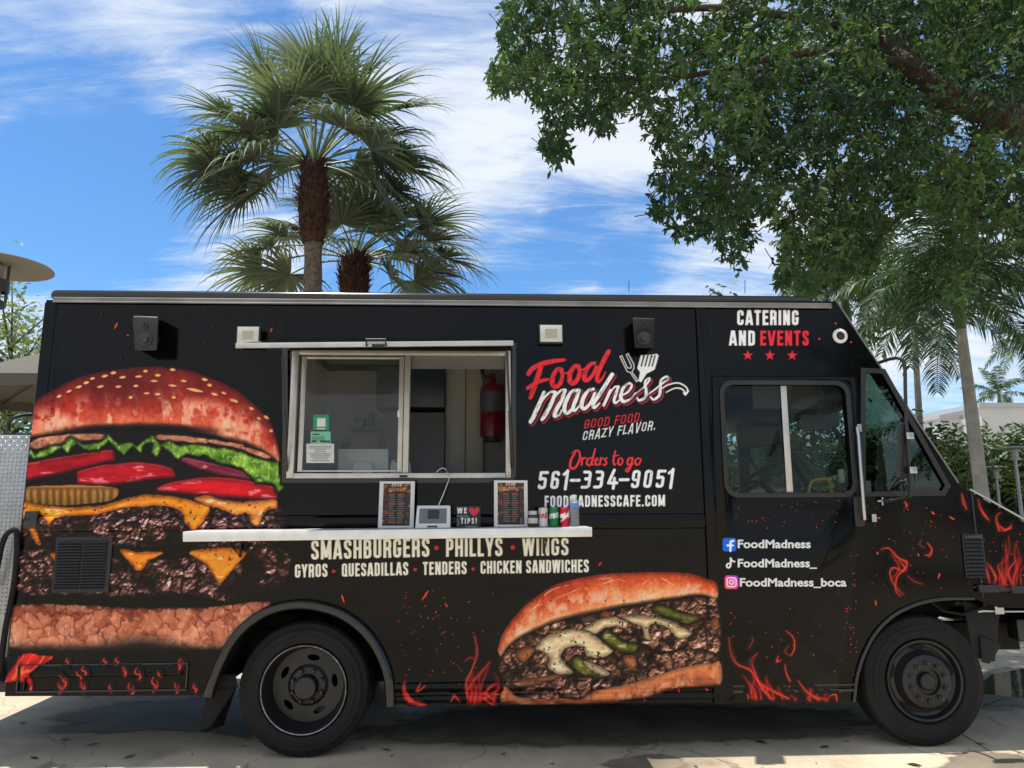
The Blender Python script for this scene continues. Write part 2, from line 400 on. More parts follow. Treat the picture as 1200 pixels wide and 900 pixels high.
class Cv:
    def __init__(s, x0, y0, x1, y1, st, bgc=BLK):
        s.st = st; s.nx = int(round((x1-x0)/st))+1; s.ny = int(round((y1-y0)/st))+1; s.x0 = x0; s.y0 = y0
        s.X, s.Y = np.meshgrid(x0+np.arange(s.nx)*st, y0+np.arange(s.ny)*st)
        s.C = np.zeros((s.ny, s.nx, 3))+np.array(bgc, float); s.A = np.zeros((s.ny, s.nx)); s.aa = max(.45, st*.75)
    def win(s, pts, pad):
        p = np.asarray(pts); x0, y0 = p.min(0)-pad; x1, y1 = p.max(0)+pad
        i0 = max(0, int((x0-s.x0)/s.st)); i1 = min(s.nx, int((x1-s.x0)/s.st)+2); j0 = max(0, int((y0-s.y0)/s.st)); j1 = min(s.ny, int((y1-s.y0)/s.st)+2)
        return slice(j0, max(j1, j0)), slice(i0, max(i1, i0))
    def put(s, w, mask, col):
        m = np.clip(mask, 0, 1)[..., None]; s.C[w] = s.C[w]*(1-m)+np.asarray(col, float)*m
        s.A[w] = np.maximum(s.A[w], m[..., 0])
    def cov(s, d): return np.clip(.5-d/(2*s.aa), 0, 1)
    def poly(s, pts, warp=0.0, wscale=12, seed=0, pad=4):
        """window, signed distance (negative inside)"""
        p = np.asarray(pts, float); w = s.win(p, pad+warp); X = s.X[w]; Y = s.Y[w]
        if warp: X, Y = X+(fbm(X, Y, wscale, 3, seed)-.5)*2*warp, Y+(fbm(X, Y, wscale, 3, seed+5)-.5)*2*warp
        d = np.full(X.shape, 1e9); ins = np.zeros(X.shape, bool); n = len(p)
        for i in range(n):
            a = p[i]; b = p[(i+1) % n]; e = b-a; L = e@e+1e-12
            t = np.clip(((X-a[0])*e[0]+(Y-a[1])*e[1])/L, 0, 1)
            d = np.minimum(d, (X-a[0]-t*e[0])**2+(Y-a[1]-t*e[1])**2)
            if a[1] != b[1]:
                c = ((a[1] <= Y) != (b[1] <= Y)) & (X < e[0]*(Y-a[1])/(b[1]-a[1])+a[0]); ins ^= c
        d = np.sqrt(d); return w, np.where(ins, -d, d)
    def fill(s, pts, col, warp=0, seed=0, soft=None, smooth=True, wscale=12):
        q = catmull(pts, 5, True) if smooth else pts
        w, d = s.poly(q, warp, wscale, seed, 4 if soft is None else soft+3)
        s.put(w, s.cov(d) if soft is None else np.clip(.5-d/(2*soft), 0, 1), col); return w, d
    def brush(s, pts, rad, n=6, smooth=True):
        """window, distance to a stroke of varying radius (round ends)"""
        p = np.asarray(pts, float)
        if not hasattr(rad, '__len__'): rad = [rad]*len(p)
        r = np.asarray(rad, float)
        if smooth and len(p) > 2:
            q = catmull(np.column_stack([p, r]), n); p = q[:, :2]; r = np.maximum(q[:, 2], .05)
        w = s.win(p, r.max()+3); X = s.X[w]; Y = s.Y[w]; d = np.full(X.shape, 1e9)
        for i in range(len(p)-1):
            a, b = p[i], p[i+1]; e = b-a; L = e@e+1e-12; t = np.clip(((X-a[0])*e[0]+(Y-a[1])*e[1])/L, 0, 1)
            d = np.minimum(d, np.hypot(X-a[0]-t*e[0], Y-a[1]-t*e[1])-(r[i]+t*(r[i+1]-r[i])))
        return w, d
    def stroke(s, pts, rad, col, smooth=True):
        w, d = s.brush(pts, rad, smooth=smooth); s.put(w, s.cov(d), col)
    def butt(s, p, hw):
        """square-ended polyline of half width hw with round inner joints"""
        p = np.asarray(p, float); w = s.win(p, hw*1.5+3); X = s.X[w]; Y = s.Y[w]; d = np.full(X.shape, 1e9)
        for i in range(len(p)-1):
            a, b = p[i], p[i+1]; e = b-a; L = np.hypot(*e)
            if L < 1e-6: continue
            u = e/L; al = (X-a[0])*u[0]+(Y-a[1])*u[1]; ac = -(X-a[0])*u[1]+(Y-a[1])*u[0]
            d = np.minimum(d, np.maximum(np.abs(ac)-hw, np.abs(al-L/2)-L/2))
            if i > 0: d = np.minimum(d, np.hypot(X-a[0], Y-a[1])-hw)
        return w, d
def decal(cv, name, parent, y0=-0.004, prof=None, m=None, planey=0.0, cut=0.004, clip=None):
    V = PA(cv.X, cv.Y, planey).copy()
    if prof is not None: V[:, 1] = planey - prof(V[:, 0], V[:, 2])
    V[:, 1] += y0
    A = cv.A
    if clip is not None: A = np.where(clip(V[:, 0], V[:, 2]).reshape(A.shape), A, 0)
    q = np.maximum.reduce([A[:-1, :-1], A[1:, :-1], A[:-1, 1:], A[1:, 1:]]) > cut
    idx = np.arange(cv.nx*cv.ny).reshape(cv.ny, cv.nx)
    F = np.stack([idx[1:, :-1][q], idx[1:, 1:][q], idx[:-1, 1:][q], idx[:-1, :-1][q]], 1)
    used = np.unique(F); rem = np.full(cv.nx*cv.ny, -1); rem[used] = np.arange(len(used))
    col = srgb(np.clip(cv.C.reshape(-1, 3)[used], 0, 255)); mx = col.max(1, keepdims=True)
    col = np.minimum(col*(1+.42*np.clip((mx-.006)/.05, 0, 1)), .93)     # printed inks are a little stronger than they look in shade
    return mesh_obj(name, V[used], rem[F], m or M['print'], parent, 180, col)

# ---- block capitals (condensed) and brush letters drawn from strokes
def rnd(pts, r, closed=False):
    p = [np.array(a, float) for a in pts]; o = []; n = len(p)
    for i in range(n):
        if not closed and i in (0, n-1): o.append(p[i]); continue
        a, b, c = p[i-1], p[i], p[(i+1) % n]
        l1 = np.hypot(*(a-b)); l2 = np.hypot(*(c-b)); k = min(r, l1*.5, l2*.5)
        s_ = b+(a-b)/l1*k; e_ = b+(c-b)/l2*k
        for j in range(6):
            t = j/5; o.append((1-t)**2*s_+2*t*(1-t)*b+t*t*e_)
    if closed: o.append(o[0])
    return o
def glyph(ch, s):
    W = .40; L = s; Rr = W-s; B = s; T = 1-s; r = .13; st = [(L, 0), (L, 1)]
    if ch == ' ': return .17, []
    if ch == '.': return 2*s, [[(s, 0), (s, 2*s)]]
    if ch == '!': return 2*s, [[(s, 0), (s, .16)], [(s, .3), (s, 1)]]
    if ch == '-': return .34, [[(0, .47), (.34, .47)]]
    if ch == '·': return .34, []
    g = {'A': (.43, [[(.055, -.06), (.19, 1.05)], [(.375, -.06), (.24, 1.05)], [(.1, .25), (.33, .25)]]),
         'B': (W, [st, rnd([(L, T), (Rr-.01, T), (Rr-.01, .54), (L, .54)], r), rnd([(L, .54), (Rr, .54), (Rr, B), (L, B)], r)]),
         'C': (W, [rnd([(Rr, .64), (Rr, T), (L, T), (L, B), (Rr, B), (Rr, .36)], r)]),
         'D': (W, [st, rnd([(L, T), (Rr, T), (Rr, B), (L, B)], r)]),
         'E': (.35, [st, [(L, T), (.35, T)], [(L, .52), (.32, .52)], [(L, B), (.35, B)]]),
         'F': (.34, [st, [(L, T), (.34, T)], [(L, .51), (.31, .51)]]),
         'G': (W, [rnd([(Rr, .66), (Rr, T), (L, T), (L, B), (Rr, B), (Rr, .5)], r), [(W*.52, .5-s*.6), (W, .5-s*.6)]]),
         'H': (.41, [st, [(.41-s, 0), (.41-s, 1)], [(L, .52), (.41-s, .52)]]),
         'I': (2*s, [st]),
         'K': (.43, [st, [(L, .3), (.40, 1.06)], [(.19, .56), (.39, -.06)]]),
         'L': (.33, [st, [(L, B), (.33, B)]]),
         'M': (.53, [st, [(.53-s, 0), (.53-s, 1)], [(L, 1.03), (.265, .1)], [(.53-s, 1.03), (.265, .1)]]),
         'N': (.42, [st, [(.42-s, 0), (.42-s, 1)], [(L, 1.0), (.42-s, 0)]]),
         'O': (W, [rnd([(L, B), (L, T), (Rr, T), (Rr, B)], r, True)]),
         'P': (.39, [st, rnd([(L, T), (.39-s, T), (.39-s, .43), (L, .43)], r)]),
         'Q': (W, [rnd([(L, B), (L, T), (Rr, T), (Rr, B)], r, True), [(.22, .17), (W+.01, -.02)]]),
         'R': (W, [st, rnd([(L, T), (Rr, T), (Rr, .48), (L, .48)], r), rnd([(L, .48), (Rr-.01, .48), (Rr+.005, -.02)], .1)]),
         'S': (.385, [rnd([(.385-s, .68), (.385-s, T), (L, T), (L, .6), (.385-s, .42), (.385-s, B), (L, B), (L, .31)], r)]),
         'T': (.37, [[(0, T), (.37, T)], [(.185, 0), (.185, 1)]]),
         'U': (W, [rnd([(L, 1), (L, B), (Rr, B), (Rr, 1)], r)]),
         'V': (.42, [[(.055, 1.06), (.19, -.05)], [(.365, 1.06), (.23, -.05)]]),
         'W': (.60, [[(.055, 1.06), (.165, -.05)], [(.165, -.05), (.28, 1.05)], [(.435, -.05), (.32, 1.05)], [(.545, 1.06), (.435, -.05)]]),
         'Y': (.41, [[(.05, 1.06), (.205, .38)], [(.36, 1.06), (.205, .38)], [(.205, .45), (.205, 0)]]),
         'Z': (.37, [[(0, T), (.37, T)], [(.37-s*1.1, T), (s*1.1, B)], [(0, B), (.37, B)]]),
         '0': (W, [rnd([(L, B), (L, T), (Rr, T), (Rr, B)], r, True)]),
         '1': (.24, [[(.16, 0), (.16, 1)], [(.02, .8), (.16, .95)]]),
         '3': (W, [rnd([(L-.03, T), (Rr, T), (Rr, .54), (.15, .54)], r), rnd([(.15, .54), (Rr, .54), (Rr, B), (L-.05, B)], r)]),
         '4': (.44, [[(.26, 1.0), (s, .30), (.44, .30)], [(.32, .55), (.32, 0)]]),
         '5': (W, [[(Rr+.04, T), (L, T), (L, .56)], rnd([(L, .56), (Rr, .60), (Rr, B), (L, B), (L, .2)], .16)]),
         '6': (W, [rnd([(Rr, .8), (Rr-.02, T), (L, T), (L, B), (Rr, B), (Rr, .55), (L, .55)], .15)]),
         '9': (W, [rnd([(L, .2), (L+.02, B), (Rr, B), (Rr, T), (L, T), (L, .45), (Rr, .45)], .15)]),
         }
    return g[ch]
def text(cv, s_, bl, br, h, col, s=.075, gap=.075, shear=0.0, roundcap=False, tex=0.0, seed=1, cols=None):
    """fit the string between baseline points bl and br, cap height h (photo pixels)"""
    gl = [glyph(c, s) for c in s_]; tot = sum(g[0] for g in gl)+gap*(len(gl)-1)
    bl = np.array(bl, float); br = np.array(br, float); ex = (br-bl)/(tot+abs(shear)*0); upx = np.array([shear*h, -h], float)
    x = 0.0
    for i, (wd, lines) in enumerate(gl):
        c = col if cols is None else cols[i]
        for ln in lines:
            q = [bl+ex*(x+a[0])+upx*a[1] for a in ln]
            hw = s*h
            if roundcap: w, d = cv.brush(q, hw*.92, smooth=False)
            else:
                w, d = cv.butt(q, hw)
                by = bl[1]+(cv.X[w]-bl[0])*(br[1]-bl[1])/(br[0]-bl[0]); v = (by-cv.Y[w])
                d = np.maximum(d, np.maximum(-v, v-h))
            m = cv.cov(d)
            if tex: m = m*(1-tex*sstep(.5, .68, fbm(cv.X[w]*1.6+cv.Y[w]*.5, cv.Y[w]*.45, 3.2, 3, seed)))
            cv.put(w, m, c)
        x += wd+gap
def Zc(ox, oy, s): return lambda pts: [(ox+a/s, oy+b/s) for a, b in pts]
# ------------------------------------------------------------------ artwork
WHT = (236, 234, 228); RED = (206, 38, 46)
def meat(cv, pts, seed, cell=7.0, dens=.5, warp=5, bright=1.0, soft=2.0, mid=(96, 54, 48), hi=(212, 168, 156)):
    """browned mince: lumps on lumps, lit from above, glints of fat"""
    w, d = cv.poly(catmull(pts, 4, True), warp, 14, seed, 6)
    X, Y = cv.X[w], cv.Y[w]; st = cv.st
    wx = (fbm(X, Y, 11, 3, seed)-.5)*13; wy = (fbm(X, Y, 11, 3, seed+9)-.5)*13
    f1, f2, idv, _, _ = voro(X+wx, Y+wy, cell*1.75, seed); g1, g2, idg, _, _ = voro(X+wx*.7+5, Y+wy*.7, cell*.62, seed+4)
    H = np.clip(1-f1*1.05, 0, 1)**.7*7.5*(.6+.6*idv)+np.clip(1-g1, 0, 1)**.8*3.2*(.5+.8*idg)+fbm(X, Y, 3.6, 3, seed+25)*3.0
    gy, gx = np.gradient(H, st); sl = -(gx*.42+gy*.90)
    occ = sstep(3.0, 9.0, H)*(.35+.65*sstep(.02, .25, f2-f1)); patch = sstep(dens-.16, dens+.12, fbm(X, Y, 30, 3, seed+2))
    L = np.clip(.40+sl*.34, 0, 1.3)*occ*(.16+.84*patch)*bright
    base = np.array([10, 6, 7.]); mid = np.array(mid, float); hi = np.array(hi, float)
    c = base+(mid-base)*np.clip(L*1.55, 0, 1)[..., None]+(hi-mid)*np.clip(L*1.25-.55, 0, 1)[..., None]
    spec = sstep(.62, .95, L)*sstep(.55, .66, fbm(X, Y, 3.0, 2, seed+7)); c = c+(np.array([248, 222, 212.])-c)*(spec*.75)[..., None]
    cv.put(w, np.clip(.5-d/(2*soft), 0, 1), np.clip(c, 0, 255))
def cheese(cv, pts, base, seed, warp=1.5):
    base = np.array(base, float)
    w, d = cv.poly(catmull(pts, 5, True), warp, 10, seed, 5)
    X, Y = cv.X[w], cv.Y[w]; t = np.clip(-d/7.0, 0, 1)
    n = fbm(X, Y*1.4, 13, 4, seed); sh = .62+.38*sstep(0, .8, t)+.28*(n-.5)
    gy, gx = np.gradient(t+1.3*n); sh = sh+np.clip(-gy*.9-gx*.5, -.16, .3)
    c = base*np.clip(sh, .25, 1.25)[..., None]
    hi = sstep(.6, .72, fbm(X*.7, Y*1.5, 9, 3, seed+3))*sstep(.25, .6, t)
    c = c+(np.array([255, 226, 190.])-c)*(hi*.6)[..., None]
    sp = sstep(.74, .78, fbm(X, Y, 3.2, 2, seed+8)); c = c*(1-.75*sp[..., None])
    w2, d2 = w, d
    cv.put(w, np.clip(.5-(d-1.0)/3, 0, .6), base*.18); cv.put(w, cv.cov(d), c)
def crust(cv, pts, seed, top, mid, low, warp=1.5, vein=.5, ys=None, soft=None, creamy=.6):
    """a baked surface: colour runs with height, blotches, fine cracks"""
    top, mid, low = (np.array(a, float) for a in (top, mid, low))
    w, d = cv.poly(catmull(pts, 5, True), warp, 18, seed, 6)
    X, Y = cv.X[w], cv.Y[w]; p = np.asarray(pts)
    # height inside the shape, column by column
    ins = d < 0; yy = np.where(ins, Y, np.nan)
    with np.errstate(all='ignore'):
        import warnings; warnings.simplefilter('ignore')
        ymin = np.nanmin(yy, 0); ymax = np.nanmax(yy, 0)
    ok = ~np.isnan(ymin); k = np.arange(len(ymin))
    if ok.any(): ymin = np.interp(k, k[ok], ymin[ok]); ymax = np.interp(k, k[ok], ymax[ok])
    t = np.clip((Y-ymin[None])/np.maximum(ymax-ymin, 1)[None], 0, 1)
    n = fbm(X, Y, 30, 5, seed); n2 = fbm(X*1.6, Y*.8, 11, 4, seed+3)
    tt = np.clip(t+(n-.5)*.7+(n2-.5)*.35, 0, 1)
    c = np.where((tt < .5)[..., None], top+(mid-top)*(tt*2)[..., None], mid+(low-mid)*np.clip(tt*2-1, 0, 1)[..., None])
    bl = sstep(.52, .66, fbm(X*1.3, Y*.75, 15, 4, seed+11))*sstep(.25, .6, t)*(1-sstep(.9, 1, t))
    c = c+(np.array([238, 186, 158.])-c)*(bl*creamy)[..., None]
    r = np.abs(fbm(X*1.1, Y*.5, 13, 3, seed+6)-.5); cr = (1-sstep(0, .035, r))*sstep(.42, .62, fbm(X, Y, 24, 2, seed+13))*.55
    c = c*(1-vein*cr*.6)[..., None]
    rr = fbm(X, Y, 3.0, 2, seed+21); c = c*(.86+.28*rr)[..., None]
    c = c*(1-.5*sstep(.88, 1, t)*(soft is None))[..., None]
    rim = np.clip(-d/5, 0, 1); c = c*(.6+.4*rim)[..., None]
    cv.put(w, cv.cov(d) if soft is None else np.clip(.5-d/(2*soft), 0, 1), c)
    return w, d, t

def art_burger():
    cv = Cv(4, 424, 346, 772, .66)
    a = Zc(0, 320, 3.4618); b = Zc(0, 560, 3.4618)
    # patties first, then everything that lies over them
    meat(cv, b([(80, 130), (300, 150), (600, 110), (900, 110), (1110, 100), (1165, 180), (1150, 262), (700, 275), (60, 265), (70, 180)]), 3, 8.5, .40, bright=1.35)
    meat(cv, b([(55, 305), (200, 300), (420, 330), (760, 330), (1000, 290), (1160, 290), (1168, 380), (1130, 450), (930, 492), (820, 480), (560, 470), (250, 470), (60, 450)]), 8, 9, .42, bright=1.4)
    for k, pts in enumerate(([(75, 350), (140, 330), (200, 350), (190, 420), (110, 440), (60, 400)], [(120, 420), (180, 380), (240, 420), (200, 470), (110, 480)])):
        meat(cv, b(pts), 40+k, 6, .3, bright=1.2)
    # bottom bun
    w, d, t = crust(cv, b([(40, 520), (300, 516), (560, 530), (800, 525), (950, 512), (1050, 500), (1095, 510), (1045, 560), (985, 610), (935, 660), (900, 695), (700, 700), (300, 702), (25, 690), (30, 600)]), 21, (122, 52, 34), (156, 80, 56), (192, 122, 92), 2.5, 1.2, soft=2.0, creamy=.35)
    X, Y = cv.X[w], cv.Y[w]
    f1, f2, iv, ddx, ddy = voro(X+(fbm(X, Y, 16, 3, 71)-.5)*22, Y*1.0+(fbm(X, Y, 16, 3, 72)-.5)*22, 21, 73); l_ = np.clip(.55-.6*ddx-.8*ddy, 0, 1)*np.clip(1-f1, 0, 1)
    cv.put(w, sstep(.12, .45, l_)*.5*cv.cov(d)*sstep(.02, .14, f2-f1), (206, 136, 102)); cv.put(w, (1-sstep(0, .12, f2-f1))*.42*cv.cov(d), (70, 28, 20))
    g = sstep(.60, .74, fbm(X, Y, 4.5, 3, 78)); cv.put(w, g*.35*cv.cov(d), (240, 172, 130))
    sh = np.clip(1-np.hypot((X-165)/62, (Y-768)/30), 0, 1); cv.put(w, np.clip(sh*1.5, 0, .9)*cv.cov(d), (26, 22, 22))
    fade = sstep(748, 766, Y+6*(fbm(X, Y, 14, 3, 5)-.5)); cv.put(w, fade*cv.cov(d-4)*.95, BLK)
    # dark gaps
    cv.fill(a([(115, 690), (600, 640), (1100, 740), (1110, 905), (640, 905), (480, 870), (110, 865)]), (20, 13, 13), 1, 4)
    # sliced onion under the top bun
    for k, pts in enumerate(([(118, 692), (180, 665), (300, 652), (420, 650), (432, 672), (330, 682), (230, 702), (120, 716)], [(636, 655), (760, 660), (840, 668), (840, 692), (740, 686), (640, 680)],
                             [(858, 675), (985, 695), (985, 716), (930, 706), (850, 690)], [(985, 702), (1090, 735), (1090, 754), (1040, 742), (985, 720)])):
        w, d = cv.fill(a(pts), (70, 30, 22), 1.5, k, soft=2)
        w, d = cv.poly(catmull(a(pts), 5, True), 1.5, 12, k); n = fbm(cv.X[w], cv.Y[w], 9, 4, k+50)
        cv.put(w, cv.cov(d+.8), np.array([150, 92, 66.])+(n-.35)[..., None]*np.array([150, 130, 105.]))
    # tomato slices
    def band(t_, b_): return list(catmull(a(t_), 5))+list(catmull(a(b_), 5))
    def tomato(pts, c1, c2, seed):
        w, d = cv.poly(pts if len(pts) > 14 else catmull(pts, 5, True), .8, 12, seed); X, Y = cv.X[w], cv.Y[w]; t = np.clip(-d/6, 0, 1)
        n = fbm(X*.35, Y*1.2, 14, 4, seed); c = np.array(c1, float)+(np.array(c2, float)-np.array(c1, float))*np.clip(n*1.6-.35, 0, 1)[..., None]
        c = c*(.55+.45*t)[..., None]; gl = sstep(.62, .72, fbm(X*.4, Y*1.4, 8, 3, seed+3))*t
        c = c+(np.array([255, 170, 165.])-c)*(gl*.55)[..., None]; gy, gx = np.gradient(d); top = sstep(.2, .8, -gy/(np.hypot(gx, gy)+1e-9))*np.clip(1-np.abs(d+1.6)/1.3, 0, 1); c = c+(np.array([240, 96, 104.])-c)*(top*.35)[..., None]; bot = sstep(.2, .8, gy/(np.hypot(gx, gy)+1e-9))*np.clip(1+d/5, 0, 1); c = c*(1-.55*bot)[..., None]; cv.put(w, np.clip(.5-(d-1.5)/3, 0, .7), (30, 4, 6)); cv.put(w, cv.cov(d), c)
    tomato(a([(690, 738), (760, 748), (880, 775), (990, 805), (1030, 842), (900, 826), (780, 790)]), (96, 18, 40), (160, 60, 84), 2)
    tomato(band([(90, 774), (180, 757), (300, 736), (420, 718), (462, 715)], [(468, 762), (400, 782), (250, 818), (90, 846)]), (122, 2, 16), (206, 18, 36), 3)
    tomato(band([(312, 806), (380, 784), (470, 772), (560, 767), (650, 778), (700, 794)], [(712, 815), (702, 834), (600, 840), (480, 860), (330, 862), (312, 838)]), (116, 2, 14), (198, 16, 32), 4)
    tomato(band([(632, 872), (690, 850), (780, 834), (870, 827), (1000, 840), (1108, 864)], [(1122, 880), (1120, 922), (1050, 921), (900, 910), (750, 898), (640, 886)]), (138, 2, 14), (214, 18, 32), 5)
    # lettuce
    L = a([(115, 708), (150, 732), (200, 705), (250, 698), (290, 668), (330, 690), (400, 690), (440, 653), (480, 698), (520, 688), (560, 700), (620, 653), (650, 690), (690, 678), (740, 700), (800, 693), (880, 708), (940, 713), (1000, 735), (1080, 760), (1132, 768), (1136, 850), (1152, 878), (1130, 888), (1100, 850), (1040, 850), (1010, 820), (990, 792), (900, 772), (870, 762), (830, 738), (800, 746), (760, 732), (720, 757), (690, 722), (655, 702), (636, 752), (615, 732), (620, 692), (592, 690), (570, 732), (540, 704), (500, 738), (460, 702), (440, 682), (400, 722), (360, 722), (310, 692), (270, 727), (250, 708), (200, 742), (140, 757), (118, 742)])
    q = np.array(L); w, d = cv.poly(q, 2.2, 9, 6); X, Y = cv.X[w], cv.Y[w]
    n = fbm(X, Y, 8, 4, 61); rid = np.abs(fbm(X*1.3, Y*.6, 9, 4, 64)-.5)
    c = np.array([40, 74, 16.])+(n*1.5-.35)[..., None]*np.array([104, 104, 44.]); c = c+(np.array([176, 212, 104.])-c)*((1-sstep(0, .05, rid))*.55)[..., None]
    c = c*np.clip(.5+.7*sstep(0, 3.4, -d)+.3*(n-.5), .3, 1.1)[..., None]; cv.put(w, np.clip(.5-(d-2)/4, 0, .7), (8, 12, 6)); cv.put(w, cv.cov(d), c)
    # pickled slice on the left
    pk = b([(105, 50), (130, 35), (300, 30), (460, 38), (482, 60), (462, 86), (400, 100), (250, 112), (120, 108), (103, 88)])
    w, d = cv.poly(catmull(pk, 5, True), .8, 9, 2); X, Y = cv.X[w], cv.Y[w]; t = np.clip((Y-567)/25, 0, 1)
    c = np.array([176, 112, 52.])*(1-t)[..., None]+np.array([112, 80, 30.])*t[..., None]; rg = .5+.5*np.sin(X*.75+3*fbm(X, Y, 14, 2, 3))
    c = c*(.62+.5*rg*sstep(571, 577, Y)+.4*(1-sstep(569, 573, Y)))[..., None]; cv.put(w, cv.cov(d), c)
    # melted cheese
    O = (246, 134, 26)
    cheese(cv, b([(86, 100), (110, 95), (200, 114), (330, 118), (430, 108), (500, 85), (570, 70), (700, 75), (790, 97), (850, 112), (832, 170), (795, 210), (760, 182), (730, 132), (650, 112), (560, 117), (480, 127), (380, 150), (250, 157), (203, 190), (198, 172), (160, 150), (152, 220), (168, 268), (150, 270), (132, 240), (122, 190), (128, 158), (88, 160)]), O, 5)
    cheese(cv, b([(790, 80), (850, 72), (900, 88), (1000, 95), (1112, 88), (1126, 122), (1082, 132), (1056, 190), (1030, 186), (1002, 142), (950, 152), (900, 127), (840, 110)]), (232, 132, 54), 6)
    cheese(cv, b([(768, 302), (860, 285), (950, 285), (1002, 306), (962, 350), (922, 400), (890, 430), (864, 392), (830, 346)]), (240, 132, 36), 7)
    cheese(cv, b([(488, 290), (560, 300), (662, 305), (602, 340), (570, 376), (544, 371), (518, 336)]), (238, 122, 28), 8)
    cheese(cv, b([(200, 312), (240, 306), (262, 344), (300, 340), (345, 340), (282, 370), (272, 410), (236, 430), (217, 411), (240, 370), (228, 340)]), (236, 116, 26), 9)
    # top bun
    tb = a([(118, 662), (122, 590), (134, 535), (190, 488), (300, 432), (400, 400), (480, 389), (560, 382), (650, 382), (720, 388), (800, 405), (880, 435), (960, 475), (1040, 540), (1092, 595), (1117, 650), (1132, 700), (1134, 768), (1095, 742), (1050, 716), (980, 690), (900, 668), (800, 646), (700, 627), (600, 624), (500, 627), (400, 630), (300, 641), (200, 656)])
    w, d, t = crust(cv, tb, 12, (100, 20, 16), (168, 44, 28), (208, 104, 70), 1.5, .5, creamy=.62)
    X, Y = cv.X[w], cv.Y[w]
    # darker crown of the bun and dark seam in the lower middle
    dk = np.clip(1-np.hypot((X-155)/95, (Y-452)/38), 0, 1); cv.put(w, dk*.75*cv.cov(d), (62, 14, 15))
    dk = np.clip(1-np.hypot((X-165)/120, (Y-504)/9), 0, 1); cv.put(w, np.clip(dk*1.5, 0, 1)*cv.cov(d), (24, 8, 8))
    for (px, py, rx, ry) in ((52, 493, 15, 15), (75, 494, 10, 10), (262, 494, 13, 18), (285, 500, 10, 22), (302, 505, 4, 18), (230, 478, 20, 11)):
        g = np.clip(1.2-np.hypot((X-px)/rx, (Y-py)/ry)*.9, 0, 1)*sstep(.28, .55, fbm(X, Y, 7, 4, 33)); cv.put(w, g*.7*cv.cov(d+1), (240, 182, 146))
    for i, (sx, sy, l) in enumerate([(497, 423, 14), (562, 420, 15), (625, 438, 15), (480, 461, 13), (407, 461, 15), (551, 458, 10), (640, 415, 12), (700, 457, 18), (745, 438, 13), (790, 475, 40), (870, 492, 15), (908, 487, 11), (945, 517, 15), (1020, 550, 11), (1080, 585, 12), (320, 462, 14), (350, 445, 12), (640, 492, 12), (595, 488, 12), (705, 505, 8), (530, 505, 8), (425, 418, 14), (460, 405, 12), (700, 392, 12), (830, 432, 13), (955, 520, 12), (1050, 590, 9), (375, 428, 10), (280, 480, 12), (240, 500, 11), (850, 455, 10), (1100, 640, 7), (590, 398, 9)]):
        (cx, cy), = a([(sx, sy)]); l *= .82/3.46; an = (sx-600)/900.0
        pts = [(cx-l*math.cos(an), cy-l*math.sin(an)), (cx+l*math.cos(an), cy+l*math.sin(an))]
        m_ = ((pts[0][0]+pts[1][0])/2, (pts[0][1]+pts[1][1])/2); q_ = [pts[0], m_, pts[1]]; cv.stroke([(p[0]+.6, p[1]+.9) for p in q_], [.9, 1.9, .9], (64, 14, 12)); cv.stroke(q_, [.5, 1.45+.4*random.random(), .7], (222+16*random.random(), 140+30*random.random(), 96))
    return cv

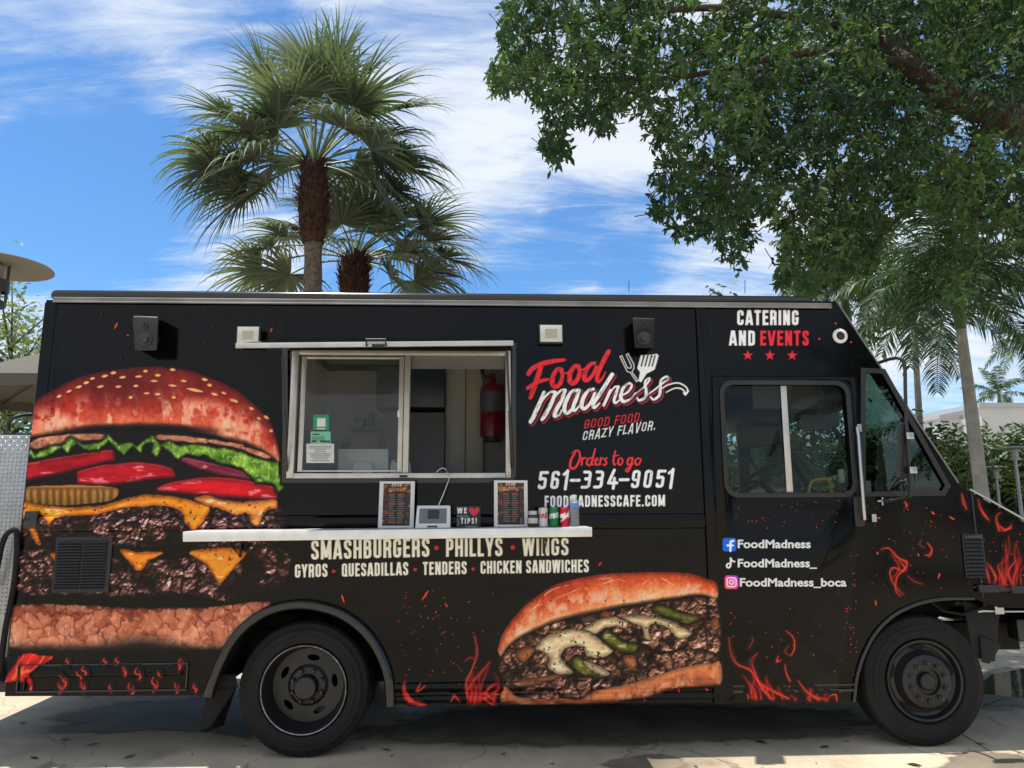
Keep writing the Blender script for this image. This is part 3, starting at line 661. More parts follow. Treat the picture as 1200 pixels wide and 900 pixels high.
def art_sandwich():
    cv = Cv(572, 662, 846, 830, .62); z = Zc(560, 640, 4.0)
    cv.fill(z([(108, 520), (200, 430), (440, 335), (700, 282), (1068, 235), (1118, 245), (1130, 548), (1085, 560), (900, 600), (700, 650), (550, 680), (480, 715), (180, 712), (85, 660), (62, 632), (100, 560)]), (16, 11, 10), 2, 3)
    meat(cv, z([(108, 530), (200, 430), (440, 335), (700, 290), (1068, 240), (1118, 248), (1130, 548), (1085, 552), (900, 592), (700, 640), (550, 670), (480, 705), (300, 712), (180, 700), (85, 652), (66, 632), (100, 570)]), 17, 11.5, .28, 3, 1.4, mid=(112, 68, 50), hi=(206, 156, 128))
    for k, p in enumerate(([(185, 490), (240, 470), (266, 490), (220, 540), (188, 530)], [(330, 400), (380, 385), (400, 410), (360, 425)], [(580, 310), (610, 305), (625, 335), (595, 338)], [(680, 520), (730, 510), (745, 560), (710, 575)], [(1090, 340), (1120, 335), (1122, 380), (1095, 390)])):
        cheese(cv, z(p), (150, 84, 50), 60+k, .6)
    def pepper(p, seed):
        w, d = cv.poly(catmull(z(p), 5, True), .6, 8, seed); X, Y = cv.X[w], cv.Y[w]; t = np.clip(-d/4.5, 0, 1); n = fbm(X, Y, 6, 3, seed)
        c = np.array([46, 46, 14.])+(n*.9)[..., None]*np.array([70, 68, 26.]); c = c*(.4+.7*t)[..., None]
        gl = sstep(.6, .72, fbm(X*.5, Y*1.3, 6, 3, seed+3))*t; c = c+(np.array([222, 214, 150.])-c)*(gl*.5)[..., None]
        cv.put(w, np.clip(.5-(d-1.5)/3, 0, .8), (8, 7, 4)); cv.put(w, cv.cov(d), c)
    pepper([(815, 300), (840, 275), (880, 280), (940, 308), (1000, 320), (1038, 325), (1030, 352), (980, 364), (910, 342), (850, 318)], 4)
    C = (196, 166, 124)
    cheese(cv, z([(500, 382), (560, 345), (640, 334), (702, 352), (690, 382), (640, 374), (580, 392), (550, 412), (510, 400)]), C, 31)
    cheese(cv, z([(680, 330), (760, 322), (830, 330), (900, 350), (960, 380), (1002, 402), (970, 432), (930, 425), (900, 390), (840, 368), (805, 372), (800, 400), (812, 440), (780, 432), (768, 380), (720, 358)]), C, 32)
    cheese(cv, z([(265, 482), (330, 420), (400, 394), (480, 394), (560, 430), (610, 470), (632, 502), (560, 518), (500, 502), (480, 468), (420, 470), (388, 500), (400, 545), (442, 580), (420, 602), (370, 600), (328, 570), (335, 530), (318, 497)]), (204, 174, 132), 33, 3)
    pepper([(578, 420), (605, 392), (640, 412), (680, 445), (750, 462), (742, 496), (700, 502), (650, 488), (600, 452)], 5)
    pepper([(438, 545), (468, 512), (510, 550), (560, 580), (618, 598), (590, 616), (500, 606), (450, 578)], 6)
    cheese(cv, z([(500, 538), (555, 558), (616, 590), (600, 606), (545, 590), (510, 565)]), C, 34)
    crust(cv, z([(168, 632), (270, 612), (370, 600), (376, 620), (300, 640), (200, 656)]), 71, (120, 66, 38), (150, 88, 52), (120, 66, 38), 1, .6)
    crust(cv, z([(86, 655), (130, 655), (180, 702), (300, 714), (400, 710), (480, 714), (560, 672), (700, 645), (850, 600), (950, 570), (1085, 548), (1130, 545), (1136, 640), (1085, 656), (950, 668), (850, 692), (700, 722), (560, 738), (90, 738)]), 41, (206, 124, 76), (178, 94, 54), (130, 62, 34), 1.5, 1.0, creamy=.4)
    w, d, t = crust(cv, z([(100, 512), (96, 470), (118, 405), (170, 332), (250, 252), (350, 190), (450, 154), (600, 130), (750, 122), (880, 121), (1000, 130), (1062, 146), (1115, 172), (1116, 246), (1060, 230), (950, 241), (820, 261), (690, 281), (560, 306), (440, 331), (330, 366), (230, 412), (150, 462), (112, 518)]), 52, (164, 48, 22), (200, 90, 48), (232, 160, 110), 1, .5, creamy=.55)
    for p in ([(255, 310), (330, 215), (450, 180), (560, 190)], [(560, 185), (620, 165), (640, 160), (600, 150), (500, 165)], [(340, 260), (500, 195), (525, 260)], [(640, 150), (760, 180), (800, 150)], [(930, 190), (880, 160), (860, 150)], [(200, 360), (260, 290), (330, 262)]):
        w, d = cv.brush(z(p), [.2, .75]+[.3]*(len(p)-2)); cv.put(w, cv.cov(d)*.65*sstep(.35, .6, fbm(cv.X[w], cv.Y[w], 9, 3, 7)), (252, 190, 150))
    return cv

def wisps(cv, base, spread, height, n, seed, lean=0.0, maxr=1.9):
    rs = random.Random(seed)
    for k in range(n):
        x = base[0]+rs.uniform(-spread, spread); y = base[1]; h = height*rs.uniform(.35, 1)
        ph = rs.uniform(0, 6.3); am = rs.uniform(2, 6); pts = []; rad = []
        for i in range(7):
            t = i/6; pts.append((x+lean*h*t+am*math.sin(ph+t*4.5)*t, y-h*t)); rad.append(maxr*(1-t)**.7*rs.uniform(.5, 1)+.15)
        w, d = cv.brush(pts, rad)
        r0 = max(rad); glow = np.clip(1-np.maximum(d, 0)/5.5, 0, 1)**2*.32
        cv.put(w, glow, (150, 14, 20)); cv.put(w, np.clip(.5-d/1.8, 0, 1)*.6, (196, 28+30*rs.random(), 32)); 
        cv.put(w, np.clip(.5-(d+r0*.6)/1.2, 0, 1)*.38, (238, 110, 64))
def sheet(cv, pts, seed, c1=(206, 26, 28), c2=(255, 118, 60)):
    w, d = cv.poly(catmull(pts, 5, True), 3, 9, seed); X, Y = cv.X[w], cv.Y[w]
    n = fbm(X*.9+Y*.5, Y*.5, 13, 4, seed); r = 1-sstep(0, .09, np.abs(fbm(X+Y*.6, Y*.5, 11, 4, seed+4)-.5))
    c = np.array(c1, float)*(.45+n)[..., None]; c = c+(np.array(c2, float)-c)*(r*.8)[..., None]
    cv.put(w, np.clip(.5-d/2.4, 0, 1), c)
def curl(cv, pts, r, col=(220, 44, 36)):
    """one lick of fire: a soft glow and a few hair-thin strands that wander about the same path"""
    r = np.array(r, float); rs = random.Random(int(abs(pts[0][0]*13+pts[0][1]*7)))
    w, d = cv.brush(pts, r); cv.put(w, np.clip(1-np.maximum(d, 0)/6.0, 0, 1)**2*.30, (128, 8, 14))
    cv.put(w, np.clip(.5-(d+.2)/2.2, 0, 1)*.45*(.4+.9*fbm(cv.X[w], cv.Y[w], 7, 3, 3)), col)
    for k in range(3 if r.max() > .9 else 1):
        q = [(x+rs.gauss(0, .55)*r.max(), y+rs.gauss(0, .4)*r.max()) for x, y in pts]; w, d = cv.brush(q, np.maximum(r*.34, .12))
        cv.put(w, np.clip(.5-d/1.1, 0, 1)*.62, (206, 44+24*rs.random(), 40)); cv.put(w, np.clip(.5-(d+r.max()*.2)/.9, 0, 1)*.35, (244, 120, 72))
def art_flames():
    res = []
    # rear corner and the moulded strip behind the rear wheel
    cv = Cv(2, 762, 246, 816, .8); z = Zc(0, 560, 3.4618)
    sheet(cv, z([(10, 828), (40, 790), (70, 745), (85, 718), (150, 716), (218, 728), (190, 748), (150, 765), (128, 800), (135, 858), (120, 862), (112, 832), (60, 820)]), 3)
    for i, (x, y, s) in enumerate(((255, 830, 20), (350, 780, 11), (510, 785, 14), (565, 795, 16), (735, 755, 14), (325, 800, 11), (240, 855, 14), (450, 855, 10), (530, 860, 17), (625, 840, 20), (715, 855, 14), (790, 855, 12), (335, 850, 14), (425, 745, 8), (475, 745, 8), (650, 795, 8), (275, 745, 7))):
        (px, py), = z([(x, y)]); s /= 3.46; rs = random.Random(i)
        curl(cv, [(px-s*.2, py-s*1.6), (px+s*rs.uniform(-.9, .2), py-s*.5), (px+s*rs.uniform(0, .8), py+s*.4), (px+s*rs.uniform(-.4, .5), py+s*1.5)], [.25, .8, 1.3, .5], (226, 52, 48))
        if s > 4: curl(cv, [(px+s*.5, py-s), (px+s*.7, py), (px+s*.2, py+s*1.2)], [.2, .8, .5], (230, 70, 50))
    res.append((cv, 'flame_print'))
    # either side of the sandwich, bottom of the body
    cv = Cv(462, 735, 592, 828, .8)
    sheet(cv, [(474, 800), (477, 812), (486, 820), (500, 826), (488, 827), (478, 822), (472, 812)], 5)
    curl(cv, [(475, 798), (476, 812), (485, 822), (499, 826)], [.4, 1.6, 2.2, .6])
    curl(cv, [(493, 800), (489, 810), (499, 803)], [.3, 1.4, .3])
    for p, r in (([(556, 745), (559, 765), (553, 785), (546, 800), (548, 818)], [.3, .8, 1.0, 1.4, 1.2]), ([(574, 775), (562, 790), (552, 800), (548, 812), (556, 822)], [.3, 1.0, 1.6, 1.7, 1.0]),
                 ([(582, 800), (572, 806), (570, 818), (578, 826)], [.4, 1.8, 2.4, 1.2]), ([(545, 775), (551, 770), (556, 772)], [.3, .9, .3]), ([(528, 822), (533, 815), (539, 822)], [.3, 1.2, .4])):
        curl(cv, p, r)
    curl(cv, [(548, 824), (556, 814), (568, 818), (584, 806)], [.6, 1.8, 1.6, .4]); curl(cv, [(556, 826), (566, 812), (580, 822)], [.5, 1.6, .6])
    wisps(cv, (566, 822), 16, 46, 9, 4, .1, 1.5)
    res.append((cv, 'flame_print'))
    # foot of the door
    cv = Cv(846, 730, 984, 824, .8); z = Zc(830, 560, 3.2135)
    for p, r in (([(75, 600), (80, 655), (105, 700), (160, 725), (190, 770), (240, 800), (300, 830)], [.3, 1.0, 1.7, 1.9, 2.8, 3.2, 2.0]), ([(180, 660), (160, 690), (175, 740), (200, 790), (240, 832)], [.3, 1.0, 1.8, 2.6, 2.2]),
                 ([(290, 575), (318, 600), (322, 640), (308, 668)], [.3, .9, 1.5, .3]), ([(308, 668), (285, 655), (300, 630)], [.3, .7, .3]), ([(285, 700), (292, 735), (305, 765)], [.4, 1.2, 1.4]), ([(260, 672), (255, 690), (270, 685)], [.8, 1.9, .6]),
                 ([(335, 760), (355, 790), (380, 815), (430, 832)], [.3, 1.4, 2.0, 1.4]), ([(380, 790), (385, 815), (410, 832)], [.3, 1.2, 1.6]), ([(455, 820), (475, 815), (480, 838)], [1, 1.5, 1]), ([(145, 815), (148, 830)], [1.6, 1.2]), ([(150, 640), (165, 610), (160, 600)], [.5, .8, .3])):
        curl(cv, z(p), [q_*.68 for q_ in r], (196, 34, 38))
    wisps(cv, (902, 818), 22, 34, 8, 14, -.3, 1.1); wisps(cv, (950, 820), 20, 14, 6, 15, -.1, .9)
    res.append((cv, 'flame_print'))
    # above the front wheel
    cv = Cv(1024, 585, 1116, 702, .8)
    for p, r in (([(650, 270), (680, 265), (715, 300), (745, 320), (735, 350), (700, 340), (685, 360), (700, 400), (735, 440)], [.3, .8, 1.3, 1.5, 1.2, 1.1, .9, .7, .2]), ([(715, 310), (740, 340), (712, 372), (705, 420), (722, 445)], [.4, 1.0, .9, .6, .2]),
                 ([(690, 290), (720, 340), (690, 380)], [.3, .9, .3]), ([(750, 370), (775, 390), (805, 400)], [.3, .6, .2]), ([(825, 245), (842, 270), (832, 292), (815, 290)], [.4, 1.2, 1.2, .3]), ([(800, 235), (795, 250), (812, 262)], [.3, .5, .3]), ([(740, 90), (748, 100), (745, 112)], [.8, 1.6, .6])):
        curl(cv, z(p), r, (214, 30, 40))
    res.append((cv, 'flame_print'))
    # nose
    cv = Cv(1120, 572, 1240, 702, .8)
    for p, r in (([(1015, 80), (1025, 115), (1045, 145), (1058, 160)], [.4, 1.3, 1.9, .3]), ([(1090, 175), (1110, 195), (1135, 190), (1140, 175)], [.8, 2.2, 2.0, .6]), ([(1130, 220), (1135, 270), (1118, 310), (1090, 330)], [.3, .6, .6, .2]),
                 ([(1012, 255), (1020, 300), (1045, 340), (1060, 400)], [.3, 1.9, 2.3, 1.0]), ([(985, 290), (990, 330), (1000, 360)], [.3, 1.6, .3]), ([(1050, 320), (1080, 370), (1075, 400)], [.4, 2.0, .6]), ([(1090, 330), (1105, 380), (1130, 410)], [.4, 1.8, .6]), ([(1160, 310), (1130, 350), (1140, 390), (1165, 430)], [.3, 1.5, 1.7, .4]),
                 ([(955, 60), (962, 95), (972, 120)], [.6, 1.6, .4]), ([(1095, 200), (1085, 150), (1100, 130)], [1.4, .8, .2])):
        curl(cv, z(p), [q_*.8 for q_ in r], (190, 24, 40))
    wisps(cv, (1178, 690), 26, 60, 9, 24, .1, .8)
    res.append((cv, 'flame_print'))
    return res

def art_logo():
    cv = Cv(608, 402, 816, 520, .55); z = Zc(600, 400, 5.4545)
    def word(strokes, col, tex, off=(0, 0), grow=0.0, seed=1, dark=None):
        for pts, rad in strokes:
            q = z(pts); q = [(a+off[0], b+off[1]) for a, b in q]; r = np.array(rad)/5.4545+grow
            w, d = cv.brush(q, r); m = cv.cov(d)
            if tex: m = m*(1-tex*sstep(.55, .7, fbm(cv.X[w]*1.4+cv.Y[w]*.9, (cv.Y[w]-cv.X[w]*.4)*.35, 3, 3, seed)))
            cv.put(w, m, col)
    food = [([(105, 208), (130, 175), (190, 145), (260, 128), (338, 118)], [14, 15, 16, 15, 9]), ([(185, 165), (165, 225), (140, 300), (118, 360)], [14, 17, 16, 13]), ([(100, 300), (150, 268), (205, 248), (240, 243)], [12, 13, 11, 8]),
            ([(318, 180), (290, 180), (262, 225), (258, 275), (282, 292), (312, 262), (322, 215), (312, 185)], [12, 13, 15, 16, 14, 14, 13, 11]), ([(310, 190), (345, 205), (372, 190)], [7, 6, 6]),
            ([(428, 160), (400, 160), (372, 205), (370, 255), (392, 270), (420, 240), (432, 195), (424, 165)], [12, 13, 15, 16, 14, 14, 13, 11]), ([(424, 170), (452, 182), (470, 170)], [6, 6, 6]),
            ([(530, 140), (498, 150), (468, 200), (462, 240), (482, 248), (515, 215), (540, 165)], [11, 13, 15, 15, 13, 12, 12]), ([(618, 65), (590, 115), (560, 180), (543, 235), (552, 258), (578, 235), (598, 196)], [14, 15, 14, 13, 11, 7, 4])]
    mad = [([(205, 328), (175, 400), (140, 475), (118, 515)], [14, 16, 17, 14]), ([(278, 330), (250, 400), (212, 470), (192, 500)], [13, 15, 16, 12]), ([(158, 440), (200, 370), (245, 325), (276, 325)], [6, 7, 9, 12]),
           ([(340, 315), (315, 380), (280, 445), (272, 478), (300, 470), (318, 440)], [12, 15, 15, 13, 9, 5]), ([(228, 440), (270, 365), (308, 318), (338, 312)], [6, 7, 9, 12]),
           ([(418, 312), (380, 325), (345, 385), (335, 440), (358, 458), (395, 415), (420, 350)], [11, 13, 15, 15, 13, 11, 11]), ([(430, 312), (408, 370), (390, 425), (402, 442), (432, 412)], [12, 14, 14, 11, 5]),
           ([(520, 305), (485, 318), (455, 365), (445, 415), (465, 430), (500, 395), (530, 330)], [11, 13, 15, 15, 13, 11, 11]), ([(640, 212), (600, 275), (555, 345), (520, 400), (528, 424), (560, 395)], [15, 15, 15, 14, 11, 5]),
           ([(628, 312), (612, 352), (592, 395), (586, 410)], [10, 11, 11, 9]), ([(600, 385), (628, 330), (656, 292), (676, 292)], [4, 5, 7, 9]), ([(680, 290), (664, 338), (652, 380), (664, 394), (692, 370)], [10, 11, 11, 9, 5]),
           ([(690, 350), (740, 325), (765, 285), (745, 268), (710, 300), (695, 350), (712, 385), (755, 370), (790, 330)], [6, 8, 9, 9, 12, 14, 13, 9, 6]),
           ([(790, 335), (845, 290), (880, 245), (868, 236), (850, 265), (858, 320), (850, 360), (812, 378), (800, 362)], [6, 7, 8, 7, 9, 11, 11, 9, 6]), ([(860, 345), (910, 310), (960, 270), (1000, 240), (985, 226), (952, 250), (948, 300), (942, 345), (905, 372), (885, 355)], [5, 6, 7, 8, 8, 9, 11, 11, 9, 6])]
    word(mad, (176, 26, 38), 0, (1.5, 1.6), 1.0); word(mad, (22, 24, 30), 0, (.7, .7), .75); word([(p, [q*.86 for q in r]) for p, r in mad], (228, 227, 220), .4, seed=9)
    w, d = None, None
    word(food, RED, .25, seed=4)
    # swash
    for o in ([(960, 300), (1000, 278), (1060, 266), (1110, 290), (1122, 318), (1108, 342)], [(985, 326), (1040, 300), (1085, 305), (1108, 330)]):
        cv.stroke(z(o), [.7, .8]+[.9]*(len(o)-2), (226, 224, 218))
    cv.stroke(z([(1128, 318), (1108, 343), (1096, 330)]), .8, (226, 224, 218), False)
    # carving fork in outline
    fk = [(690, 98), (702, 92), (738, 170), (758, 172), (764, 160), (730, 86), (742, 78), (780, 150), (778, 176), (766, 195), (806, 250), (795, 258), (757, 200), (735, 192)]
    q = z(fk+fk[:1]); cv.stroke(q, .55, (220, 220, 216), False)
    # slotted turner, solid
    cv.fill(z([(822, 90), (900, 84), (925, 78), (938, 92), (912, 180), (880, 198), (862, 205), (826, 262), (808, 254), (818, 198), (800, 172)]), (222, 220, 214), smooth=False)
    for x in (838, 862, 886, 908): cv.stroke(z([(x+6, 92), (x-12, 158)]), .75, (20, 26, 40))
    # slogan and order line
    text(cv, 'GOOD FOOD.', (683.5, 502.5), (752, 493.5), 10.5, RED, .062, .12, .22, True)
    text(cv, 'CRAZY FLAVOR.', (682, 516), (767.5, 503.2), 10.5, (226, 224, 220), .066, .12, .22, True)
    return cv
def art_orders():
    cv = Cv(624, 524, 796, 600, .55); z = Zc(600, 340, 3.2125)
    rd = (214, 48, 54)
    for p, r in (([(240, 612), (222, 640), (220, 668), (240, 668), (258, 635), (255, 608), (240, 605), (225, 615)], [1.0, 1.4, 1.5, 1.3, 1.3, 1.1, .9, .5]), ([(268, 632), (265, 658)], [1.2, 1.1]), ([(266, 642), (276, 632), (284, 634)], [.5, .8, 1.0]),
                 ([(308, 632), (294, 634), (286, 652), (298, 660), (306, 645)], [.9, 1.0, 1.2, 1.0, .8]), ([(320, 598), (311, 632), (306, 655), (316, 656)], [1.0, 1.2, 1.1, .5]), ([(318, 648), (330, 640), (328, 632), (320, 642), (324, 658), (338, 652)], [.5, .7, .8, 1.1, 1.1, .6]),
                 ([(343, 632), (339, 658)], [1.1, 1.0]), ([(340, 644), (348, 633), (354, 634)], [.5, .8, .8]), ([(368, 632), (358, 638), (366, 648), (360, 659), (350, 655)], [.9, 1.0, 1.1, 1.0, .6]),
                 ([(388, 606), (381, 640), (384, 658), (392, 652)], [1.0, 1.2, 1.0, .5]), ([(378, 625), (400, 622)], [.7, .7]), ([(408, 632), (399, 640), (401, 656), (412, 654), (415, 638), (407, 632)], [.9, 1.1, 1.2, 1.0, 1.0, .7]),
                 ([(446, 632), (434, 634), (428, 652), (438, 658), (446, 642)], [.9, 1.1, 1.2, 1.0, .8]), ([(448, 632), (442, 660), (430, 682), (422, 676), (440, 662), (456, 650)], [1.1, 1.2, 1.2, .9, .7, .5]), ([(468, 632), (458, 642), (462, 657), (473, 653), (478, 638), (468, 632), (482, 636)], [.9, 1.1, 1.2, 1.0, 1.0, .8, .4])):
        cv.stroke(z([(218+(x-218)*.93 if x < 377 else (x+1 if x < 418 else x+6), y) for x, y in p]), r, rd)
    text(cv, '561-334-9051', (629, 573.5), (788, 571.5), 21.5, (240, 238, 232), .088, .12, .14, True, .22, 3)
    text(cv, 'FOODMADNESSCAFE.COM', (638, 594.2), (779.5, 593.2), 13.2, (238, 236, 230), .085, .085)
    return cv
def art_menu_text():
    cv = Cv(340, 628, 696, 682, .6)
    G = (216, 212, 200)
    text(cv, 'SMASHBURGERS', (364.5, 656), (503.5, 652.5), 22.5, G, .082, .075)
    text(cv, 'PHILLYS', (522.5, 652.5), (589, 651.8), 21.5, G, .082, .075)
    text(cv, 'WINGS', (612, 651.5), (666.5, 650.8), 20.5, G, .082, .075)
    text(cv, 'GYROS', (345.5, 677), (384, 676), 15.6, G, .085, .075)
    text(cv, 'QUESADILLAS', (400.5, 675.8), (478.5, 674), 15.5, G, .085, .075)
    text(cv, 'TENDERS', (495.5, 673.8), (547, 672.8), 15.2, G, .085, .075)
    text(cv, 'CHICKEN SANDWICHES', (563, 672.4), (690, 670.6), 15.0, G, .085, .075)
    for x, y, r in ((511.5, 642, 2.7), (601, 641.5, 2.7), (391, 669.5, 2.0), (486.5, 667.5, 2.0), (554.5, 666.8, 2.0)):
        cv.stroke([(x-.1, y), (x+.1, y)], r, (176, 34, 44))
    return cv
def star(cx, cy, r): return [(cx+(r if i % 2 == 0 else r*.4)*math.sin(math.pi*i/5), cy-(r if i % 2 == 0 else r*.4)*math.cos(math.pi*i/5)) for i in range(10)]
def art_catering():
    cv = Cv(850, 358, 952, 426, .55); z = Zc(820, 340, 4.0909)
    text(cv, 'CATERING', z([(178, 168)])[0], z([(474, 168)])[0], 17.6, (232, 230, 226), .09, .08)
    text(cv, 'AND', z([(140, 266)])[0], z([(266, 266)])[0], 17.6, (232, 230, 226), .09, .08)
    text(cv, 'EVENTS', z([(288, 266)])[0], z([(524, 266)])[0], 17.6, (206, 40, 50), .09, .08)
    for x in (230, 336, 443):
        (a, b), = z([(x, 313)]); cv.fill(star(a, b, 6.6), (206, 40, 50), smooth=False)
    return cv
def art_icons():
    cv = Cv(844, 628, 868, 692, .45); z = Zc(830, 560, 3.2135)
    q = lambda x0, y0, x1, y1, r: [(a, -b) for a, b in rrect(x0, x1, -y1, -y0, r)]
    cv.fill(q(846, 630.3, 862, 646, 3), (16, 92, 190), smooth=False)
    cv.stroke([(855.2, 645.4), (855.2, 637), (855.8, 634.4), (858.6, 633.6)], 1.25, (238, 240, 245), False); cv.stroke([(851.6, 639), (858, 639)], 1.1, (238, 240, 245), False)
    # note-shaped mark
    cv.stroke([(855.4, 654), (855.4, 662.4), (853, 665.2), (850.8, 663.2), (852, 660.6), (853.8, 660.4)], 1.0, (232, 232, 236), True); cv.stroke([(855.4, 654), (857.2, 657), (860, 658)], 1.0, (232, 232, 236), True)
    cv.stroke([(855.0, 653.4), (855.0, 656)], .5, (90, 220, 225)); cv.stroke([(857.6, 658.4), (860, 659.2)], .5, (235, 60, 90))
    w, d = cv.poly(q(848.4, 674, 864.6, 690, 3.6)); t = np.clip((cv.Y[w]-674)/16*.6+(864-cv.X[w])/16*.4, 0, 1)
    c = np.array([92, 62, 190.])*(1-t)[..., None]+np.array([236, 92, 60.])*t[..., None]; c = c+np.array([70, -18, 10.])*(np.sin(t*3.14)[..., None]); cv.put(w, cv.cov(d), np.clip(c, 0, 255))
    r = q(851.2, 676.8, 861.8, 687.2, 2.6); cv.stroke(r+r[:1], .6, (245, 238, 242), False)
    ci = [(856.5+2.4*math.cos(k*.35), 682+2.4*math.sin(k*.35)) for k in range(19)]; cv.stroke(ci, .6, (245, 238, 242), False); cv.stroke([(859.6, 679), (859.8, 679)], .55, (245, 238, 242))
    return cv
def art_board(x0, y0, x1, y1, seed):
    """menu sheet: photo borders, headline, two columns of lines"""
    cv = Cv(x0, y0, x1, y1, .5, (214, 214, 212)); W_ = x1-x0; H_ = y1-y0; cv.A[:] = 1; ay = cv.Y
    u = (cv.X-x0)/W_; v = (cv.Y-y0)/H_
    ins = (u > .1) & (u < .9) & (v > .04) & (v < .97); full = (slice(None), slice(None))
    cv.put(full, ins*1.0, (22, 20, 22))
    n = voro(cv.X, cv.Y, 3.6, seed); side = ins & ((u < .24) | (u > .77) | (v < .12))
    pal = np.array([[150, 70, 34], [96, 40, 24], [188, 120, 58], [60, 30, 20], [120, 28, 22], [40, 40, 22.]]); ci = (n[2]*5.99).astype(int)
    cv.put(full, side*(.25+.75*np.clip(1-n[0]*1.2, 0, 1)), pal[ci])
    cv.put(full, (ins & (v > .13) & (v < .24))*sstep(.45, .6, fbm(cv.X, cv.Y, 3, 3, seed)), (170, 104, 52))
    text(cv, 'FOOD', (x0+W_*.34, y0+H_*.115), (x0+W_*.64, y0+H_*.10), H_*.075, (236, 232, 224), .1, .1, .2, True)
    text(cv, 'MADNESS', (x0+W_*.25, y0+H_*.215), (x0+W_*.76, y0+H_*.195), H_*.06, (226, 150, 70), .1, .1, .2, True)
    rs = random.Random(3)
    for c0, c1 in ((.28, .49), (.54, .74)):
        for k in range(13):
            yy = y0+H_*(.29+.05*k); ln = rs.uniform(.55, 1.0)
            cv.stroke([(x0+W_*c0, yy), (x0+W_*(c0+(c1-c0)*ln), yy)], .38 if k % 4 else .6, (150, 146, 140) if k % 4 else (206, 96, 40), False)
    return cv
def art_tips(x0, y0, x1, y1):
    cv = Cv(x0, y0, x1, y1, .4, (14, 14, 16)); cv.A[:] = 1; Wd = (238, 238, 236)
    text(cv, 'WE', (536.5, 602.5), (547.8, 602.5), 6.4, Wd, .11, .1)
    cv.fill([(556, 605.8), (550.6, 600.6), (549.8, 597.6), (552.2, 595.7), (554.8, 596.3), (556, 598.2), (557.4, 596.2), (560, 595.8), (562.2, 598), (561.2, 601)], (214, 30, 60))
    text(cv, 'TIPS!', (540.6, 614.2), (559.6, 614.2), 6.8, Wd, .11, .1)
    cv.stroke([(537, 605.4), (549, 605.4)], .35, (200, 200, 200)); cv.stroke([(546, 617), (559, 617)], .4, (190, 190, 190)); cv.stroke([(537, 609), (538.4, 613), (537, 616)], .35, (200, 200, 200))
    return cv
# ------------------------------------------------------------------ the truck
WID = 2.25
XR = -3.06
truck = thing('food_truck', (0.4, 1.1, 0), 'black food truck with burger and sandwich artwork parked side-on on concrete', 'food truck')
def X_(px, y=0.0): return float(P(px, 500, y)[0])
def Zp(py, px=600, y=0.0): return float(P(px, py, y)[2])
ZTOP = Zp(355, 500); ZB1 = Zp(814, 140); ZB2 = Zp(826, 640); ZB3 = Zp(823, 920)
ZROOF = Zp(340, 300)
TR = 0.428; WR = (float(P(356, 815, .04)[0]), TR); WF = (float(P(1084, 805, .04)[0]), TR)
rails = [(X_(44), X_(820), Zp(611, 700), .052, .028), (X_(56), X_(234), Zp(785, 150), .040, .026), (X_(462), X_(838), Zp(803, 650), .030, .022), (X_(462), X_(838), Zp(817, 650), .024, .016)]
def prof(x, z):
    o = np.zeros_like(x)
    for (a, b, zc, hh, pr) in rails:
        t = np.clip(1-((z-zc)/hh)**2, 0, 1); o = np.maximum(o, np.where((x > a) & (x < b), pr*np.sqrt(t)+.003*(t > 0), 0))
    return np.maximum(o, np.where(x < XR+.075, .005, 0))
xs1 = X_(978)
arch_r = xz([(458, 826), (456, 795), (447, 768), (432, 744), (412, 726), (388, 714), (355, 708), (322, 713), (296, 727), (275, 748), (260, 775), (250, 800), (246, 815)])
arch_f = xz([(1000, 822), (1003, 795), (1011, 768), (1025, 742), (1045, 722), (1070, 709), (1100, 702), (1140, 701)])
NOSE = [(4.34, Zp(716, 1200)), (4.36, Zp(655, 1200)), (4.24, Zp(628, 1200))]
outer = [(XR, ZB1)] + arch_r[::-1] + [(X_(838), ZB2), (X_(845), ZB3)] + arch_f + xz([(1170, 712)]) + NOSE + xz([(1200, 612), (1125, 570), (980, 353)]) + [(XR, ZTOP)]
serv = xz([(338, 411), (599, 411), (599, 561), (338, 561)])
dw = (X_(849), X_(993), Zp(578, 920), Zp(451, 920))
doorwin = rrect(*dw, .075)
quarter = xz([(1013, 436), (1034, 437), (1108, 569), (1104, 576), (1013, 577)])
b = MB().plate(outer, 0.0, 0.045, [serv, doorwin, quarter]); side = b.build('side_panel', M['wrap'], truck, 30)
# far side of the body, with its own cab windows
far_w = rrect(*dw, .075)
b = MB().plate(outer, WID-.045, WID, [far_w, quarter]); b.build('far_side_panel', M['wrap'], truck, 30)
MB().box(XR, XR+.04, .045, WID-.045, ZB1, ZTOP).build('rear_panel', M['wrap'], truck)
MB().box(XR+.01, X_(966), 0.0, WID, ZTOP+.004, ZROOF).build('roof', M['black'], truck, 40, .045, 4)
b = MB(); b.box(X_(49), X_(984), -.022, .0, ZTOP-.018, ZTOP+.016); b.box(X_(49), X_(984), -.026, -.022, ZTOP-.024, ZTOP-.012); b.build('drip_rail', M['trim'], truck, 30, .003, 1)
